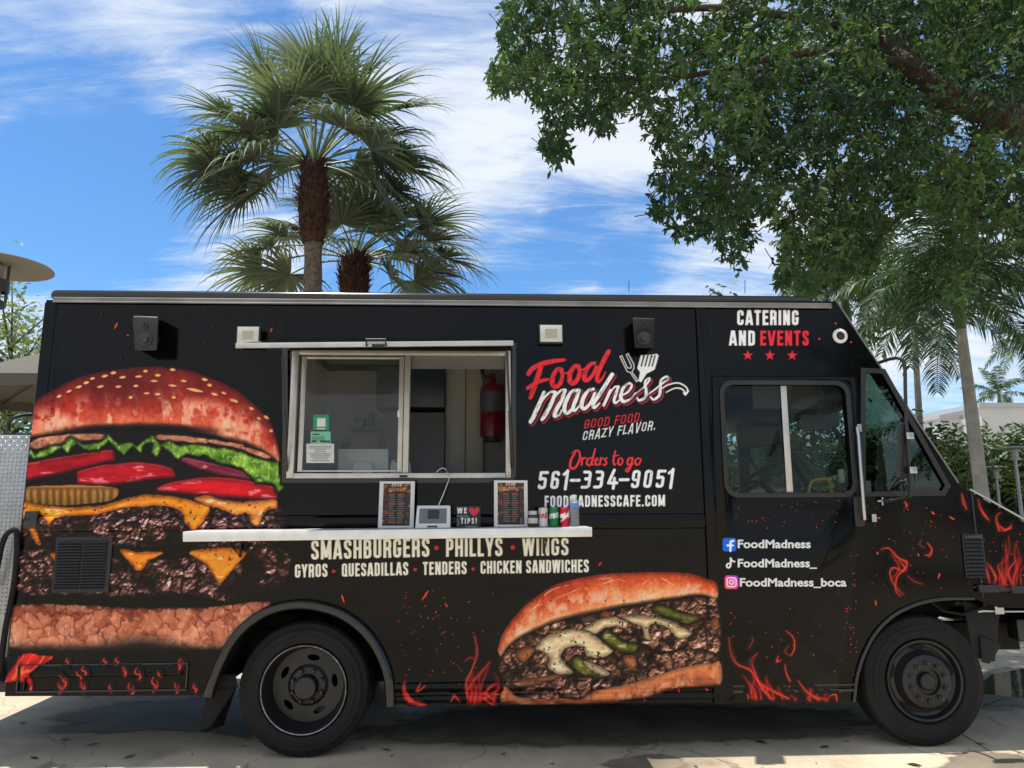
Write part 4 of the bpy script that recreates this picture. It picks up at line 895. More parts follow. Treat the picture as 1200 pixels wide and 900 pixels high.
# inside lining
XP = 1.55
MB().box(XR+.05, XP, WID-.12, WID-.06, .6, ZTOP-.02).build('interior_back_wall', M['wall'], truck)
MB().box(XR+.05, xs1-.02, .05, WID-.05, ZTOP-.05, ZTOP-.01).build('interior_ceiling', M['wall'], truck)
b = MB(); b.box(XR+.05, -1.75, .05, WID-.05, .82, .86); b.box(-1.75, -.55, .62, WID-.62, .82, .86); b.box(-.55, 2.35, .05, WID-.05, .62, .66); b.box(2.351, 3.5, .05, WID-.05, 1.0, 1.04); b.build('floor_deck', M['under'], truck)
xe = float(P(383, 466, WID-.12)[0]); MB().box(xe-.05, xe, .06, WID-.13, .87, ZTOP-.06).build('interior_end_wall', M['wall'], truck)
b = MB(); b.box(xe+.001, XP, WID-.15, WID-.121, ZTOP-.11, ZTOP-.051); b.box(xe+.001, xe+.03, .1, WID-.151, ZTOP-.11, ZTOP-.051); b.build('ceiling_cove', M['matblack'], truck)
b = MB(); b.box(-.9, -.82, .35, 1.9, .30, .62)
for yy in (.55, 1.6): b.box(XR+.1, 4.1, yy, yy+.1, .52, .72)
b.box(-1.22, -1.08, .3, 1.95, .34, .46); b.box(2.92, 3.05, .3, 1.95, .32, .42)
b.box(.2, 1.2, .4, .9, .36, .6); b.tube([(-.6, 1.2, .42), (.3, 1.25, .4), (2.2, 1.25, .45)], .05, 10)
b.tube([(.62, .12, .52), (.62, .12, .37)], .018); b.tube([(.62, .12, .39), (.66, .1, .36)], .015); b.tube([(.86, .12, .5), (.86, .12, .38), (.92, .1, .36)], .022)
b.build('chassis_frame', M['under'], truck)
# wheel houses
def tub(a, name):
    vs = []; fs = []; n = len(a)
    for y in (.046, .62): vs += [(p[0], y, p[1]) for p in a]
    for i in range(n-1): fs.append((i, i+1, n+i+1, n+i))
    c = len(vs); vs.append((sum(p[0] for p in a)/n, .62, a[0][1])); fs += [(n+i, n+i+1, c) for i in range(n-1)]
    MB().add(vs, fs).build(name, M['under'], truck)
tub(arch_r, 'rear_wheel_house'); tub(arch_f + [(X_(1175), Zp(712, 1170))], 'front_wheel_house')
# rear wing flare (rubber lip round the arch)
q = [(float(x), -.018, float(z)) for x, z in catmull(arch_r, 4)]; b = MB(); b.tube(q, .034, 10); b.build('wheel_arch_flare', M['black'], truck, 60)
q = [(x, -.008, z) for x, z in catmull(arch_f, 4)]; MB().tube(q, .014, 8).build('wheel_arch_lip', M['black'], truck, 60)
b = MB(); b.hexa([P(243, 806, .10), P(279, 806, .10), P(279, 806, .5), P(243, 806, .5), P(245, 790, .10), P(276, 790, .10), P(276, 790, .5), P(245, 790, .5)])
b.hexa([P(234, 858, .12), P(248, 850, .12), P(262, 850, .55), P(240, 858, .55), P(243, 806, .12), P(277, 806, .12), P(277, 806, .55), P(243, 806, .55)]); b.build('mud_flap', M['rubber'], truck, 30, .006, 2)
# moulded rub rails
for i, (a, b_, zc, hh, pr) in enumerate(rails):
    n = 12; k = [(-pr*math.sin(math.pi*j/n), zc-hh*math.cos(math.pi*j/n)) for j in range(n+1)]
    vs = [(x, y, z) for x in (a, b_) for (y, z) in k]; m_ = n+1
    fs = [(j, j+1, m_+j+1, m_+j) for j in range(n)]+[tuple(range(m_)), tuple(range(2*m_-1, m_-1, -1))]
    MB().add(vs, fs).build('rub_rail', M['wrap'], truck, 50)
b = MB(); z0, z1 = Zp(606, 50)-.075, Zp(606, 50)+.04; b.box(X_(43), X_(58), -.036, 0, z0, z1); b.build('rail_end_cap', M['black'], truck, 30, .006)
b = MB(); x0, x1, z0, z1 = X_(51), X_(240), Zp(810, 150), Zp(777, 150)
for (u0, u1, v0, v1) in ((x0, x1, z1-.012, z1), (x0, x1, z0, z0+.012), (x0, x0+.012, z0+.013, z1-.013), (x1-.012, x1, z0+.013, z1-.013)): b.box(u0, u1, -.014, 0, v0, v1)
b.box(x0+.05, x0+.056, -.02, 0, z0+.02, z1-.02); b.build('lower_frame_moulding', M['black'], truck, 30, .002, 1)
# posts, seams, rivets
b = MB(); b.box(XR-.006, XR+.075, -.005, .06, ZB1+.25, ZTOP-.02); b.build('corner_post', M['wrap'], truck, 30, .003, 1)
b = MB(); b.box(X_(821), X_(834), -.022, 0, ZB2-.01, ZTOP-.03); b.build('door_pillar', M['wrap'], truck, 30, .006, 2)
b = MB()
for px, ya, yb in ((372, 360, 399), (329, 372, 560), (610, 372, 596)): b.box(X_(px), X_(px)+.006, -.004, 0, Zp(yb, px), Zp(ya, px))
b.box(X_(834), X_(1006), -.014, 0, Zp(441, 920), Zp(437, 920)); b.box(X_(332), X_(604), -.01, 0, Zp(566.5, 450), Zp(564.5, 450)); b.box(X_(462), X_(822), -.006, 0, Zp(599, 640), Zp(597.5, 640))
b.build('panel_seams', M['wrap'], truck, 30)
b = MB()
def rivet(px, py, r=.0055):
    x, _, z = P(px, py); n = 6
    vs = [(x+r*math.cos(2*math.pi*k/n), -.0045, z+r*math.sin(2*math.pi*k/n)) for k in range(n)]+[(x+r*.55*math.cos(2*math.pi*k/n), -.010, z+r*.55*math.sin(2*math.pi*k/n)) for k in range(n)]
    b.add(vs, [(k, (k+1) % n, n+(k+1) % n, n+k) for k in range(n)]+[tuple(range(n, 2*n))])
for k in range(16): rivet(67-k*.9*.5, 362+k*25 if k < 4 else 362+k*9); rivet(54-k*.75, 372+k*24) if k < 12 else None
for k in range(30): rivet(66+k*25, 367)
for k in range(18): rivet(430+k*21.5, 704 + (k % 3 == 0)*.6)
for k in range(9): rivet(846+k*19, 422); rivet(846+k*19, 431)
for k in range(6): rivet(1010+k*9, 610); rivet(1003+k*4, 418)
for k in range(12): rivet(1000+k*9.5, 588+k*.3)
for k in range(7): rivet(866+k*18, 445, .004); rivet(864+k*18, 582.5, .004)
for k in range(8): rivet(1001-k*3.2, 655+k*20, .004); rivet(845, 460+k*16, .004)
for k in range(20): rivet(616+k*10.6, 418, .004)
for p in ((240, 360), (250, 382), (228, 375), (240, 402), (322, 382), (120, 368), (142, 420), (247, 368), (160, 640), (452, 720), (365, 405)): rivet(*p, .010)
tag(b.build('rivets', M['black'], truck, 30), kind='stuff')
# ---- cab door
doorpoly = xz([(834, 442), (1003, 442), (1003, 640), (997, 700), (979, 822), (843, 824)])
b = MB().plate(doorpoly, -.012, -.001, [rrect(dw[0]-.006, dw[1]+.006, dw[2]-.006, dw[3]+.006, .08)]); door = b.build('cab_door', M['wrap'], truck, 30, .004, 2)
b = MB().plate(rrect(dw[0]-.03, dw[1]+.03, dw[2]-.03, dw[3]+.03, .095), -.022, -.0125, [rrect(dw[0]+.004, dw[1]-.004, dw[2]+.004, dw[3]-.004, .07)]); b.build('window_gasket', M['matblack'], door, 30, .004, 2)
MB().plate(rrect(dw[0]+.002, dw[1]-.002, dw[2]+.002, dw[3]-.002, .07), .012, .014).build('window_glass', M['cabglass'], door)
b = MB(); b.hexa([P(922, 577, -.006), P(929.5, 577, -.006), P(929.5, 577, .02), P(922, 577, .02), P(914.5, 452, -.006), P(921.5, 452, -.006), P(921.5, 452, .02), P(914.5, 452, .02)]); b.build('window_divider', M['alu'], door, 30, .003)
b = MB().plate(rrect(X_(991), X_(1002), Zp(617, 997), Zp(582, 997), .02), -.03, -.0125); b.build('door_lock', M['matblack'], door, 30, .005)
b = MB(); b.box(X_(843), X_(979), -.0128, -.0115, Zp(811, 910), Zp(808, 910)); b.box(X_(843), X_(979), -.0128, -.0115, Zp(804, 910), Zp(802, 910)); b.build('kick_strip', M['black'], door, 30)
b = MB(); b.tube([P(1004.5, 502, -.012), P(1004.5, 502, -.06), P(1006, 512, -.065), P(1012, 596, -.065), P(1013, 608, -.06), P(1013, 608, -.002)], .013, 10)
for (px, py) in ((1004.5, 502), (1013, 607)): b.box(X_(px)-.016, X_(px)+.016, -.03, -.001, Zp(py+4.5, px), Zp(py-4.5, px))
b.build('grab_handle', M['chrome'], truck, 50)
# ---- cab glass and front
cx = [p for p in quarter]
MB().plate(offset_poly(cx, -.001), .014, .017).build('quarter_glass', M['tint'], truck)
g = MB().plate(offset_poly(quarter, .03), -.009, -.001, [offset_poly(quarter, -.006)]).build('quarter_glass_gasket', M['matblack'], truck, 30, .002, 1)
MB().plate(far_w, WID-.03, WID-.027).build('far_door_glass', M['cabglass'], truck)
MB().plate(quarter, WID-.03, WID-.027).build('far_quarter_glass', M['tint'], truck)
A_, B_ = P(984, 359), P(1123, 566)
def slope(t, off): # point of the windscreen plane (x, z), pushed inwards
    dx, dz = B_[0]-A_[0], B_[2]-A_[2]; L = math.hypot(dx, dz); return A_[0]+dx*t+off*dz/L, A_[2]+dz*t-off*dx/L
def scr(b, t0, t1, y0, y1, o0, o1):
    (xa, za), (xb, zb), (xc, zc), (xd, zd) = slope(t0, o0), slope(t1, o0), slope(t1, o1), slope(t0, o1)
    b.hexa([(xa, y0, za), (xb, y0, zb), (xc, y0, zc), (xd, y0, zd), (xa, y1, za), (xb, y1, zb), (xc, y1, zc), (xd, y1, zd)])
b = MB(); scr(b, .07, .98, .09, WID-.09, .010, .014); b.build('windscreen', M['shield'], truck)
b = MB(); scr(b, -.02, 1.0, .046, .085, 0, .05); scr(b, -.02, 1.0, WID-.085, WID-.046, 0, .05); scr(b, -.02, .065, .086, WID-.086, 0, .05); scr(b, .07, .98, 1.09, 1.13, .0, .03); b.build('windscreen_frame', M['black'], truck, 30)
b = MB(); scr(b, -.03, 1.0, -.008, .02, -.004, .006); b.build('pillar_trim', M['trim'], truck, 30)
# bonnet and nose (full width solid above the wheels)
hp = [tuple(p) for p in xz([(1125, 570), (1200, 612)])]+[NOSE[2], NOSE[1], NOSE[0], (3.5, NOSE[0][1]+.02), (3.45, float(P(1125, 570)[2])-.02)]
b = MB().plate(hp, .046, WID-.046); b.build('bonnet', M['wrap'], truck, 30, .012, 3)
b = MB(); pts = [P(1137, 573.5, -.012), P(1160, 586, -.012), P(1200, 608.5, -.012), (4.24, -.012, NOSE[2][1]+.02)]; b.tube(pts, .0085, 8); b.build('bonnet_trim', M['chrome'], truck, 50)
b = MB(); b.box(X_(1129), X_(1131), -.006, 0, Zp(700, 1130), Zp(575, 1130)); b.build('bonnet_gap', M['matblack'], truck)
b = MB(); x0, x1 = X_(1113), X_(1137); z0, z1 = Zp(677, 1125), Zp(626, 1125); b.box(x0, x1, -.010, 0, z0, z1)
for k in range(11):
    z = z0+(z1-z0)*(k+.5)/11; b.hexa([(x0+.012, -.028, z-.012), (x1-.012, -.028, z-.012), (x1-.012, -.0101, z-.006), (x0+.012, -.0101, z-.006), (x0+.012, -.026, z-.008), (x1-.012, -.026, z-.008), (x1-.012, -.0101, z+.006), (x0+.012, -.0101, z+.006)])
b.build('nose_louvre', M['matblack'], truck, 30)
b = MB(); b.box(X_(1124), X_(1147), -.035, 0, Zp(694, 1135), Zp(685, 1135)); b.box(X_(1160), X_(1176), -.04, 0, Zp(695, 1165), Zp(687, 1165)); b.box(X_(1140), X_(1165), -.030, -.015, Zp(693, 1150), Zp(688, 1150)); b.build('bonnet_latch', M['matblack'], truck, 30, .006)
b = MB(); b.box(4.05, 4.56, -.02, WID+.02, .62, .86); b.box(X_(1178), 4.1, .10, .22, .66, .82); b.box(X_(1178), 4.1, WID-.22, WID-.10, .66, .82); b.build('front_bumper', M['black'], truck, 30, .02, 3)
b = MB(); b.hexa([P(1140, 770, .12), P(1166, 776, .12), P(1166, 776, .3), P(1140, 770, .3), P(1128, 703, .12), P(1172, 715, .12), P(1172, 715, .3), P(1128, 703, .3)]); b.hexa([P(1150, 776, .1), P(1160, 778, .1), P(1160, 778, .3), P(1150, 776, .3), P(1148, 745, .1), P(1174, 755, .1), P(1174, 755, .3), P(1148, 745, .3)]); b.build('steering_bracket', M['under'], truck, 30, .01)
b = MB(); b.tube([P(1146, 717, .03), P(1152, 716, .02), P(1180, 716.5, .02), (4.3, .02, Zp(717, 1200))], .008, 8); b.box(X_(1143), X_(1153), 0, .06, Zp(720, 1148), Zp(711, 1148)); b.build('bumper_rod', M['chrome'], truck, 50)
b = MB(); b.tube([P(1092, 706, .1), P(1105, 716, .1), P(1128, 720, .1), P(1150, 712, .1)], .010, 8); b.build('brake_hose', M['rubber'], truck, 50)
# mirror arm
b = MB(); b.tube(catmull([P(1030, 425, 0), P(1042, 421, -.10), P(1054, 420, -.2), P(1060, 428, -.22), P(1061, 460, -.22), P(1063, 520, -.22), P(1067, 574, -.22), P(1064, 582, -.2), P(1050, 586, -.08), P(1034, 587, 0)], 5), .012, 10); mir = b.build('mirror_arm', M['matblack'], truck, 60)
b = MB(); b.hexa([P(1050, 560, -.26), P(1062, 562, -.20), P(1062, 562, -.17), P(1050, 560, -.20), P(1052, 497, -.26), P(1063, 494, -.20), P(1063, 494, -.17), P(1052, 497, -.20)]); b.build('mirror_head', M['matblack'], mir, 30, .012, 3)
for py in (511, 551): MB().box(X_(1059, -.22), X_(1068, -.22), -.245, -.195, Zp(py+4, 1063, -.22), Zp(py-4, 1063, -.22)).build('arm_clamp', M['chrome'], mir, 30, .005)
b = MB(); b.tube([P(1034, 583, -.002), P(1034, 592, -.002)], .007); b.tube([P(1028, 587, -.004), P(1042, 587, -.004)], .007); b.build('mirror_bracket', M['chrome'], truck)
# round camera
x, _, z = P(984, 394); b = MB(); b.lathe([(.054, 0), (.054, -.010), (.048, -.017), (.034, -.020), (.030, -.012)], (x, 0, z), 'y', 28); dome = b.build('security_camera', M['white'], truck, 40)
MB().lathe([(.0, -.019), (.014, -.018), (.024, -.013), (.029, -.008)], (x, 0, z), 'y', 20).build('camera_lens', M['matblack'], dome, 60)
# ---- louvre at the back
x0, x1, z0, z1 = X_(80), X_(144), Zp(694, 112), Zp(629, 112); b = MB(); b.box(x0, x1, -.010, 0, z0, z1)
for k in range(17):
    z = z0+.02+(z1-z0-.04)*(k+.5)/17
    for u0, u1 in ((x0+.012, (x0+x1)/2-.007-.005), ((x0+x1)/2-.002, x1-.03)):
        b.hexa([(u0, -.024, z-.009), (u1, -.024, z-.009), (u1, -.0101, z-.005), (u0, -.0101, z-.005), (u0, -.022, z-.005), (u1, -.022, z-.005), (u1, -.0101, z+.005), (u0, -.0101, z+.005)])
b.build('vent_louvre', M['matblack'], truck, 30)
# ---- lamps and speakers
for px0, px1, py0, py1, pr in ((270, 299, 382, 404, .09), (632.5, 662, 380, 402.5, .05)):
    y = -pr; x0, x1, z0, z1 = X_(px0, y), X_(px1, y), Zp(py1, px0, y), Zp(py0, px0, y)
    MB2 = MB().box(x0, x1, y, y+.035, z0, z1); MB2.box((x0+x1)/2-.03, (x0+x1)/2+.03, y+.0351, -.001, (z0+z1)/2-.03, (z0+z1)/2+.03); fl = MB2.build('flood_light', M['matblack'], truck, 30, .006)
    t = .010; MB().box(x0+t, x1-t, y-.004, y-.0005, z0+t*1.2, z1-t*.6).build('lamp_lens', M['lens'], fl, 30, .002)
    MB().box(x0+.045, x1-.045, y-.0055, y-.0045, z0+.036, z1-.034).build('lamp_diode', mat('lamp_diode', (.40, .38, .30), .3), fl)
for px0, px1, py0, py1 in ((155, 186, 370, 411), (741, 768, 372, 408)):
    y = -.17; P0 = [P(px0+3, py1, y), P(px1-2, py1, y), P(px1-1, py1-1, -.03), P(px0+5, py1-1, -.03), P(px0, py0, y), P(px1, py0+1, y), P(px1, py0+2, -.03), P(px0+4, py0+1, -.03)]
    sp = MB().hexa(P0).build('wall_speaker', M['matblack'] if px0 < 400 else M['under'], truck, 30, .012, 3)  # right speaker gets the darker material, its shade put into the colour
    cx_, _, cz_ = P((px0+px1)/2, py0+(py1-py0)*.68, y); MB().lathe([(.046, -.004), (.046, -.012), (.040, -.012), (.034, -.004), (.018, .0), (.016, -.008), (0, -.012)], (cx_, y, cz_), 'y', 24).build('woofer', mat('speaker_cone', (.03, .03, .033), .35), sp, 40)
    cx_, _, cz_ = P((px0+px1)/2, py0+(py1-py0)*.28, y); MB().lathe([(.018, -.004), (.018, -.010), (.012, -.010), (.008, -.004), (0, -.008)], (cx_, y, cz_), 'y', 16).build('tweeter', M['black'], sp, 40)
    MB().box(cx_-.02, cx_+.02, -.04, -.001, cz_-.09, cz_-.03).build('speaker_bracket', M['matblack'], sp)
# ---- serving window
fr = MB().plate(xz([(331, 402), (605, 402), (605, 566), (331, 566)]), -.012, -.0008, [serv]).build('window_surround', M['black'], truck, 30, .003)
b = MB()
def bar(px0, py0, px1, py1, y0, y1): b.box(X_(px0), X_(px1), y0, y1, Zp(py1, (px0+px1)/2), Zp(py0, (px0+px1)/2))
bar(339, 411.5, 347, 560.5, -.02, .05); bar(592.5, 411.5, 598.5, 560.5, -.02, .05); bar(347.3, 411.5, 592.2, 416.5, -.018, .05); bar(347.3, 554.5, 592.2, 560.5, -.022, .05)
wf = b.build('serving_window', M['alu'], truck, 30, .003)
b = MB(); bar(350.5, 418, 356, 553, .0, .03); bar(466.5, 418, 472, 553, .0, .03); bar(356.3, 418, 466.2, 420.5, .0, .03); bar(356.3, 551, 466.2, 553, .0, .03); b.build('sliding_sash', M['alu'], wf, 30, .002)
b = MB(); bar(473, 417, 479.5, 554, -.012, .045); b.build('window_mullion', M['alu'], wf, 30, .003)
b = MB(); bar(355.5, 420, 467, 551.5, .010, .013); b.build('window_pane', M['glass'], wf)
b = MB(); bar(480, 417, 592, 431, .03, .036); bar(480, 430, 592, 431.5, .028, .03); b.build('head_blind', mat('grey_blind', (.13, .13, .135), .6), wf)
b = MB(); bar(465.5, 481, 469, 489, -.012, -.0005); b.build('sash_latch', M['white'], wf, 30, .002)
b = MB(); bar(470, 557, 479, 559.5, -.028, -.0225); b.build('slide_catch', M['matblack'], wf)
def sheet_obj(cv, name, y, parent=None, loc=None, m='plainprint'):
    V = PA(cv.X, cv.Y, y); idx = np.arange(cv.nx*cv.ny).reshape(cv.ny, cv.nx)
    F = np.stack([idx[1:, :-1].ravel(), idx[1:, 1:].ravel(), idx[:-1, 1:].ravel(), idx[:-1, :-1].ravel()], 1)
    return mesh_obj(name, V, F, M[m], parent, 180, srgb(np.clip(cv.C.reshape(-1, 3), 0, 255)), loc)
cv = Cv(367, 486, 385.5, 504, .5, (26, 150, 104)); cv.fill([(371.5, 490), (381.5, 490), (381.5, 500), (371.5, 500)], (222, 224, 224), smooth=False); cv.stroke([(372, 502.3), (380.5, 502.3)], .6, (235, 240, 238)); cv.A[:] = 1
sheet_obj(cv, 'square_sticker', .0085, wf)
cv = Cv(364, 505.7, 387.5, 519.5, .5, (116, 190, 158)); cv.stroke([(367, 509), (374, 509)], .7, (30, 50, 44)); 
for k in range(3): cv.stroke([(366, 512+1.8*k), (380, 512+1.8*k)], .35, (60, 90, 80))
cv.stroke([(366.5, 517.3), (370, 517.3)], 1.0, (24, 40, 36)); cv.stroke([(376, 517.3), (386, 517.3)], 1.0, (24, 40, 36)); sheet_obj(cv, 'label_sticker', .0085, wf)
cv = Cv(359, 520, 391.5, 542.5, .5, (206, 206, 206)); rs = random.Random(2)
for k in range(9):
    hw = rs.uniform(6, 13); cv.stroke([(375.2-hw, 523+k*2.1), (375.2+hw, 523+k*2.1)], .4, (110, 110, 114))
sheet_obj(cv, 'paper_notice', .0085, wf)
# open hatch above it
hl, hr, fl_, fr_ = P(334, 400.5, -.012), P(602, 400.5, -.012), P(277, 408.5, -.9), P(601.5, 405.5, -.9)
b = MB(); t = Vector((0, 0, .03)); pts = [Vector(fl_), Vector(fr_), Vector(hr), Vector(hl)]; b.hexa([p for p in pts]+[p+t for p in pts]); hatch = b.build('window_hatch', M['wrap'], truck, 30, .004)
b = MB(); f0, f1 = Vector(fl_), Vector(fr_); dy = Vector((0, -.02, 0)); dz = Vector((0, 0, .029)); lo = Vector((0, .02, -.004))
b.hexa([f0+dy+lo*.0, f1+dy, f1+Vector((0, -.001, 0)), f0+Vector((0, -.001, 0)), f0+dy+dz, f1+dy+dz, f1+Vector((0, -.001, 0))+dz, f0+Vector((0, -.001, 0))+dz]); b.build('hatch_edge', M['alu'], hatch, 30, .003)
b = MB(); x0, z0 = P(430, 402, -.92)[0], P(430, 406, -.92)[2]; b.tube([(x0, -.93, z0), (x0, -.95, z0+.035), (x0+.11, -.95, z0+.035), (x0+.11, -.93, z0)], .007, 8); b.box(x0+.03, x0+.10, -.932, -.9215, z0-.008, z0+.012); b.build('hatch_handle', M['matblack'], hatch)
for a, c in ((P(594, 412, -.40), P(600.5, 548, -.02)), (P(331, 416, -.30), P(335.5, 552, -.02))):
    a, c = Vector(a), Vector(c); m_ = a.lerp(c, .5); b = MB(); b.tube([a, m_], .007, 8); b.tube([m_, c], .012, 8); b.build('gas_strut', M['black'], hatch)
# ---- counter shelf
cl, cr = P(214, 623, -.34), P(694, 618, -.34); clb, crb = P(214, 635, -.34), P(694, 629, -.34)
def shelf_z(x): t = (x-cl[0])/(cr[0]-cl[0]); return float(cl[2]+(cr[2]-cl[2])*t)
b = MB(); b.hexa([(clb[0], -.34, clb[2]), (crb[0], -.34, crb[2]), (crb[0], -.0355, crb[2]), (clb[0], -.0355, clb[2]), (cl[0], -.34, cl[2]), (cr[0], -.34, cr[2]), (cr[0], -.0355, cr[2]), (cl[0], -.0355, cl[2])]); shelf = b.build('counter_shelf', M['steel'], truck, 30, .004)
for px in (291, 635.5):
    b = MB(); x = X_(px); zt = shelf_z(x)-.075; b.box(x-.006, x+.006, -.26, -.032, zt-.012, zt); b.box(x-.006, x+.006, -.03, -.006, zt-.11, zt); b.hexa([(x-.004, -.045, zt-.09), (x+.004, -.045, zt-.09), (x+.004, -.0305, zt-.10), (x-.004, -.0305, zt-.10), (x-.004, -.24, zt-.013), (x+.004, -.24, zt-.013), (x+.004, -.20, zt-.013), (x-.004, -.20, zt-.013)])
    b.build('shelf_bracket', M['matblack'], shelf, 30)
# ---- things fitted inside
zl = Zp(557, 450)
MB().box(X_(335), X_(600), .06, .50, zl-.04, zl).build('inner_ledge', M['steel'], truck)
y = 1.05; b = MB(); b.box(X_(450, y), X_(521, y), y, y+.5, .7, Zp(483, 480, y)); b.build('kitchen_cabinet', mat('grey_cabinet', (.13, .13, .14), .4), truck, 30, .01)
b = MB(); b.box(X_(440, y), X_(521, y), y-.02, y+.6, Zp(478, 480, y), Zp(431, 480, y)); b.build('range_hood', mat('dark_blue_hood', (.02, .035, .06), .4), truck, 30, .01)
y = 1.15; b = MB(); b.box(X_(522, y), X_(545, y), y, y+.12, .7, Zp(425, 540, y)); b.build('kitchen_divider', mat('warm_grey_divider', (.40, .39, .35), .5), truck, 30, .004)  # plain warm-grey panel beside the beige one
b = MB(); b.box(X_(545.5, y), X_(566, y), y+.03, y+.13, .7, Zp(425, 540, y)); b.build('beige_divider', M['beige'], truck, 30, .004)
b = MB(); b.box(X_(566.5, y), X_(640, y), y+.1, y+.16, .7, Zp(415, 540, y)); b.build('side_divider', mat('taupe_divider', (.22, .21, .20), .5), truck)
MB().box(xe+.01, X_(438, 1.2), .9, 1.5, .87, 1.5).build('prep_counter', M['steel'], truck)
MB().box(X_(412, 2), X_(446, 2), 1.95, 2.1, 1.3, 2.28).build('wall_locker', mat('pale_locker', (.72, .71, .68), .45), truck, 30, .01)
MB().box(xe+.03, X_(404, 1.9), 1.75, 2.1, 1.3, 2.22).build('tall_fridge', mat('grey_fridge', (.30, .30, .30), .35), truck, 30, .01)
b = MB(); b.box(X_(408, 1.9), X_(462, 1.9), 1.9, 2.12, 2.33, 2.36); b.box(X_(412, 1.8), X_(424, 1.8), 1.92, 2.08, 2.361, 2.45); b.box(X_(428, 1.8), X_(434, 1.8), 1.92, 2.08, 2.361, 2.50); b.box(X_(440, 1.8), X_(458, 1.8), 1.92, 2.08, 2.361, 2.43); b.build('stocked_shelf', mat('shelf_steel', (.35, .34, .33), .4), truck, 30, .004)
# cab interior
y = 1.5; b = MB(); c = Vector(P(888, 560, y)); ax = Vector((-.62, .0, .80)).normalized(); u = Vector((0, 1, 0)); v = ax.cross(u)
b.tube([c+u*.21*math.cos(a*math.pi/14)+v*.21*math.sin(a*math.pi/14) for a in range(29)], .017, 10, False)
for a in (20, 160, 270): b.tube([c-ax*.03, c+u*.2*math.cos(R(a))+v*.2*math.sin(R(a))], .014, 8)
b.tube([c-ax*.02, c-ax*.5+Vector((.05, 0, 0))], .03, 10); b.build('steering_wheel', M['matblack'], truck, 50)
b = MB(); b.hexa([(3.05, .06, .95), (3.45, .06, .95), (3.45, WID-.06, .95), (3.05, WID-.06, .95), (2.95, .06, 1.60), (3.36, .06, 1.68), (3.36, WID-.06, 1.68), (2.95, WID-.06, 1.60)]); b.build('dashboard', M['seat'], truck, 30, .03, 3)
b = MB(); b.box(1.75, 2.2, 1.25, 1.75, .9, 1.25); b.box(1.66, 1.78, 1.27, 1.73, 1.25, 1.72); b.box(1.85, 2.1, 1.35, 1.65, .66, .9); b.build('driver_seat', M['seat'], truck, 30, .04, 3)
b = MB(); b.hexa([P(868, 526, 1.4), P(919, 518, 1.4), P(920, 520, 1.45), P(870, 528, 1.45), P(861, 494, 1.4), P(915, 478, 1.4), P(915, 478, 1.45), P(861, 494, 1.45)]); b.build('sun_visor', M['visor'], truck, 30, .01); b = MB(); b.hexa([P(940, 506, .5), P(984, 500, .5), P(984, 500, .54), P(940, 506, .54), P(932, 462, .5), P(984, 458, .5), P(984, 458, .54), P(932, 462, .54)]); b.build('sun_visor', M['visor'], truck, 30, .01)
b = MB(); b.tube(catmull([P(946, 590, .35), P(949, 570, .35), P(955, 563, .35), (P(968, 562, .35)), P(973, 568, .35), P(977, 590, .35)], 5), .012, 8); b.build('yellow_hoop', M['yellow'], truck, 50)
b = MB(); b.box(X_(979, .2), X_(984, .2), .18, .22, Zp(566, 981, .2), Zp(550, 981, .2)); b.build('window_crank', M['white'], truck, 30, .004)
MB().box(2.0, 2.72, .18, WID-.18, Zp(480, 950, .2), ZTOP-.055).build('overhead_locker', M['seat'], truck, 30, .02)
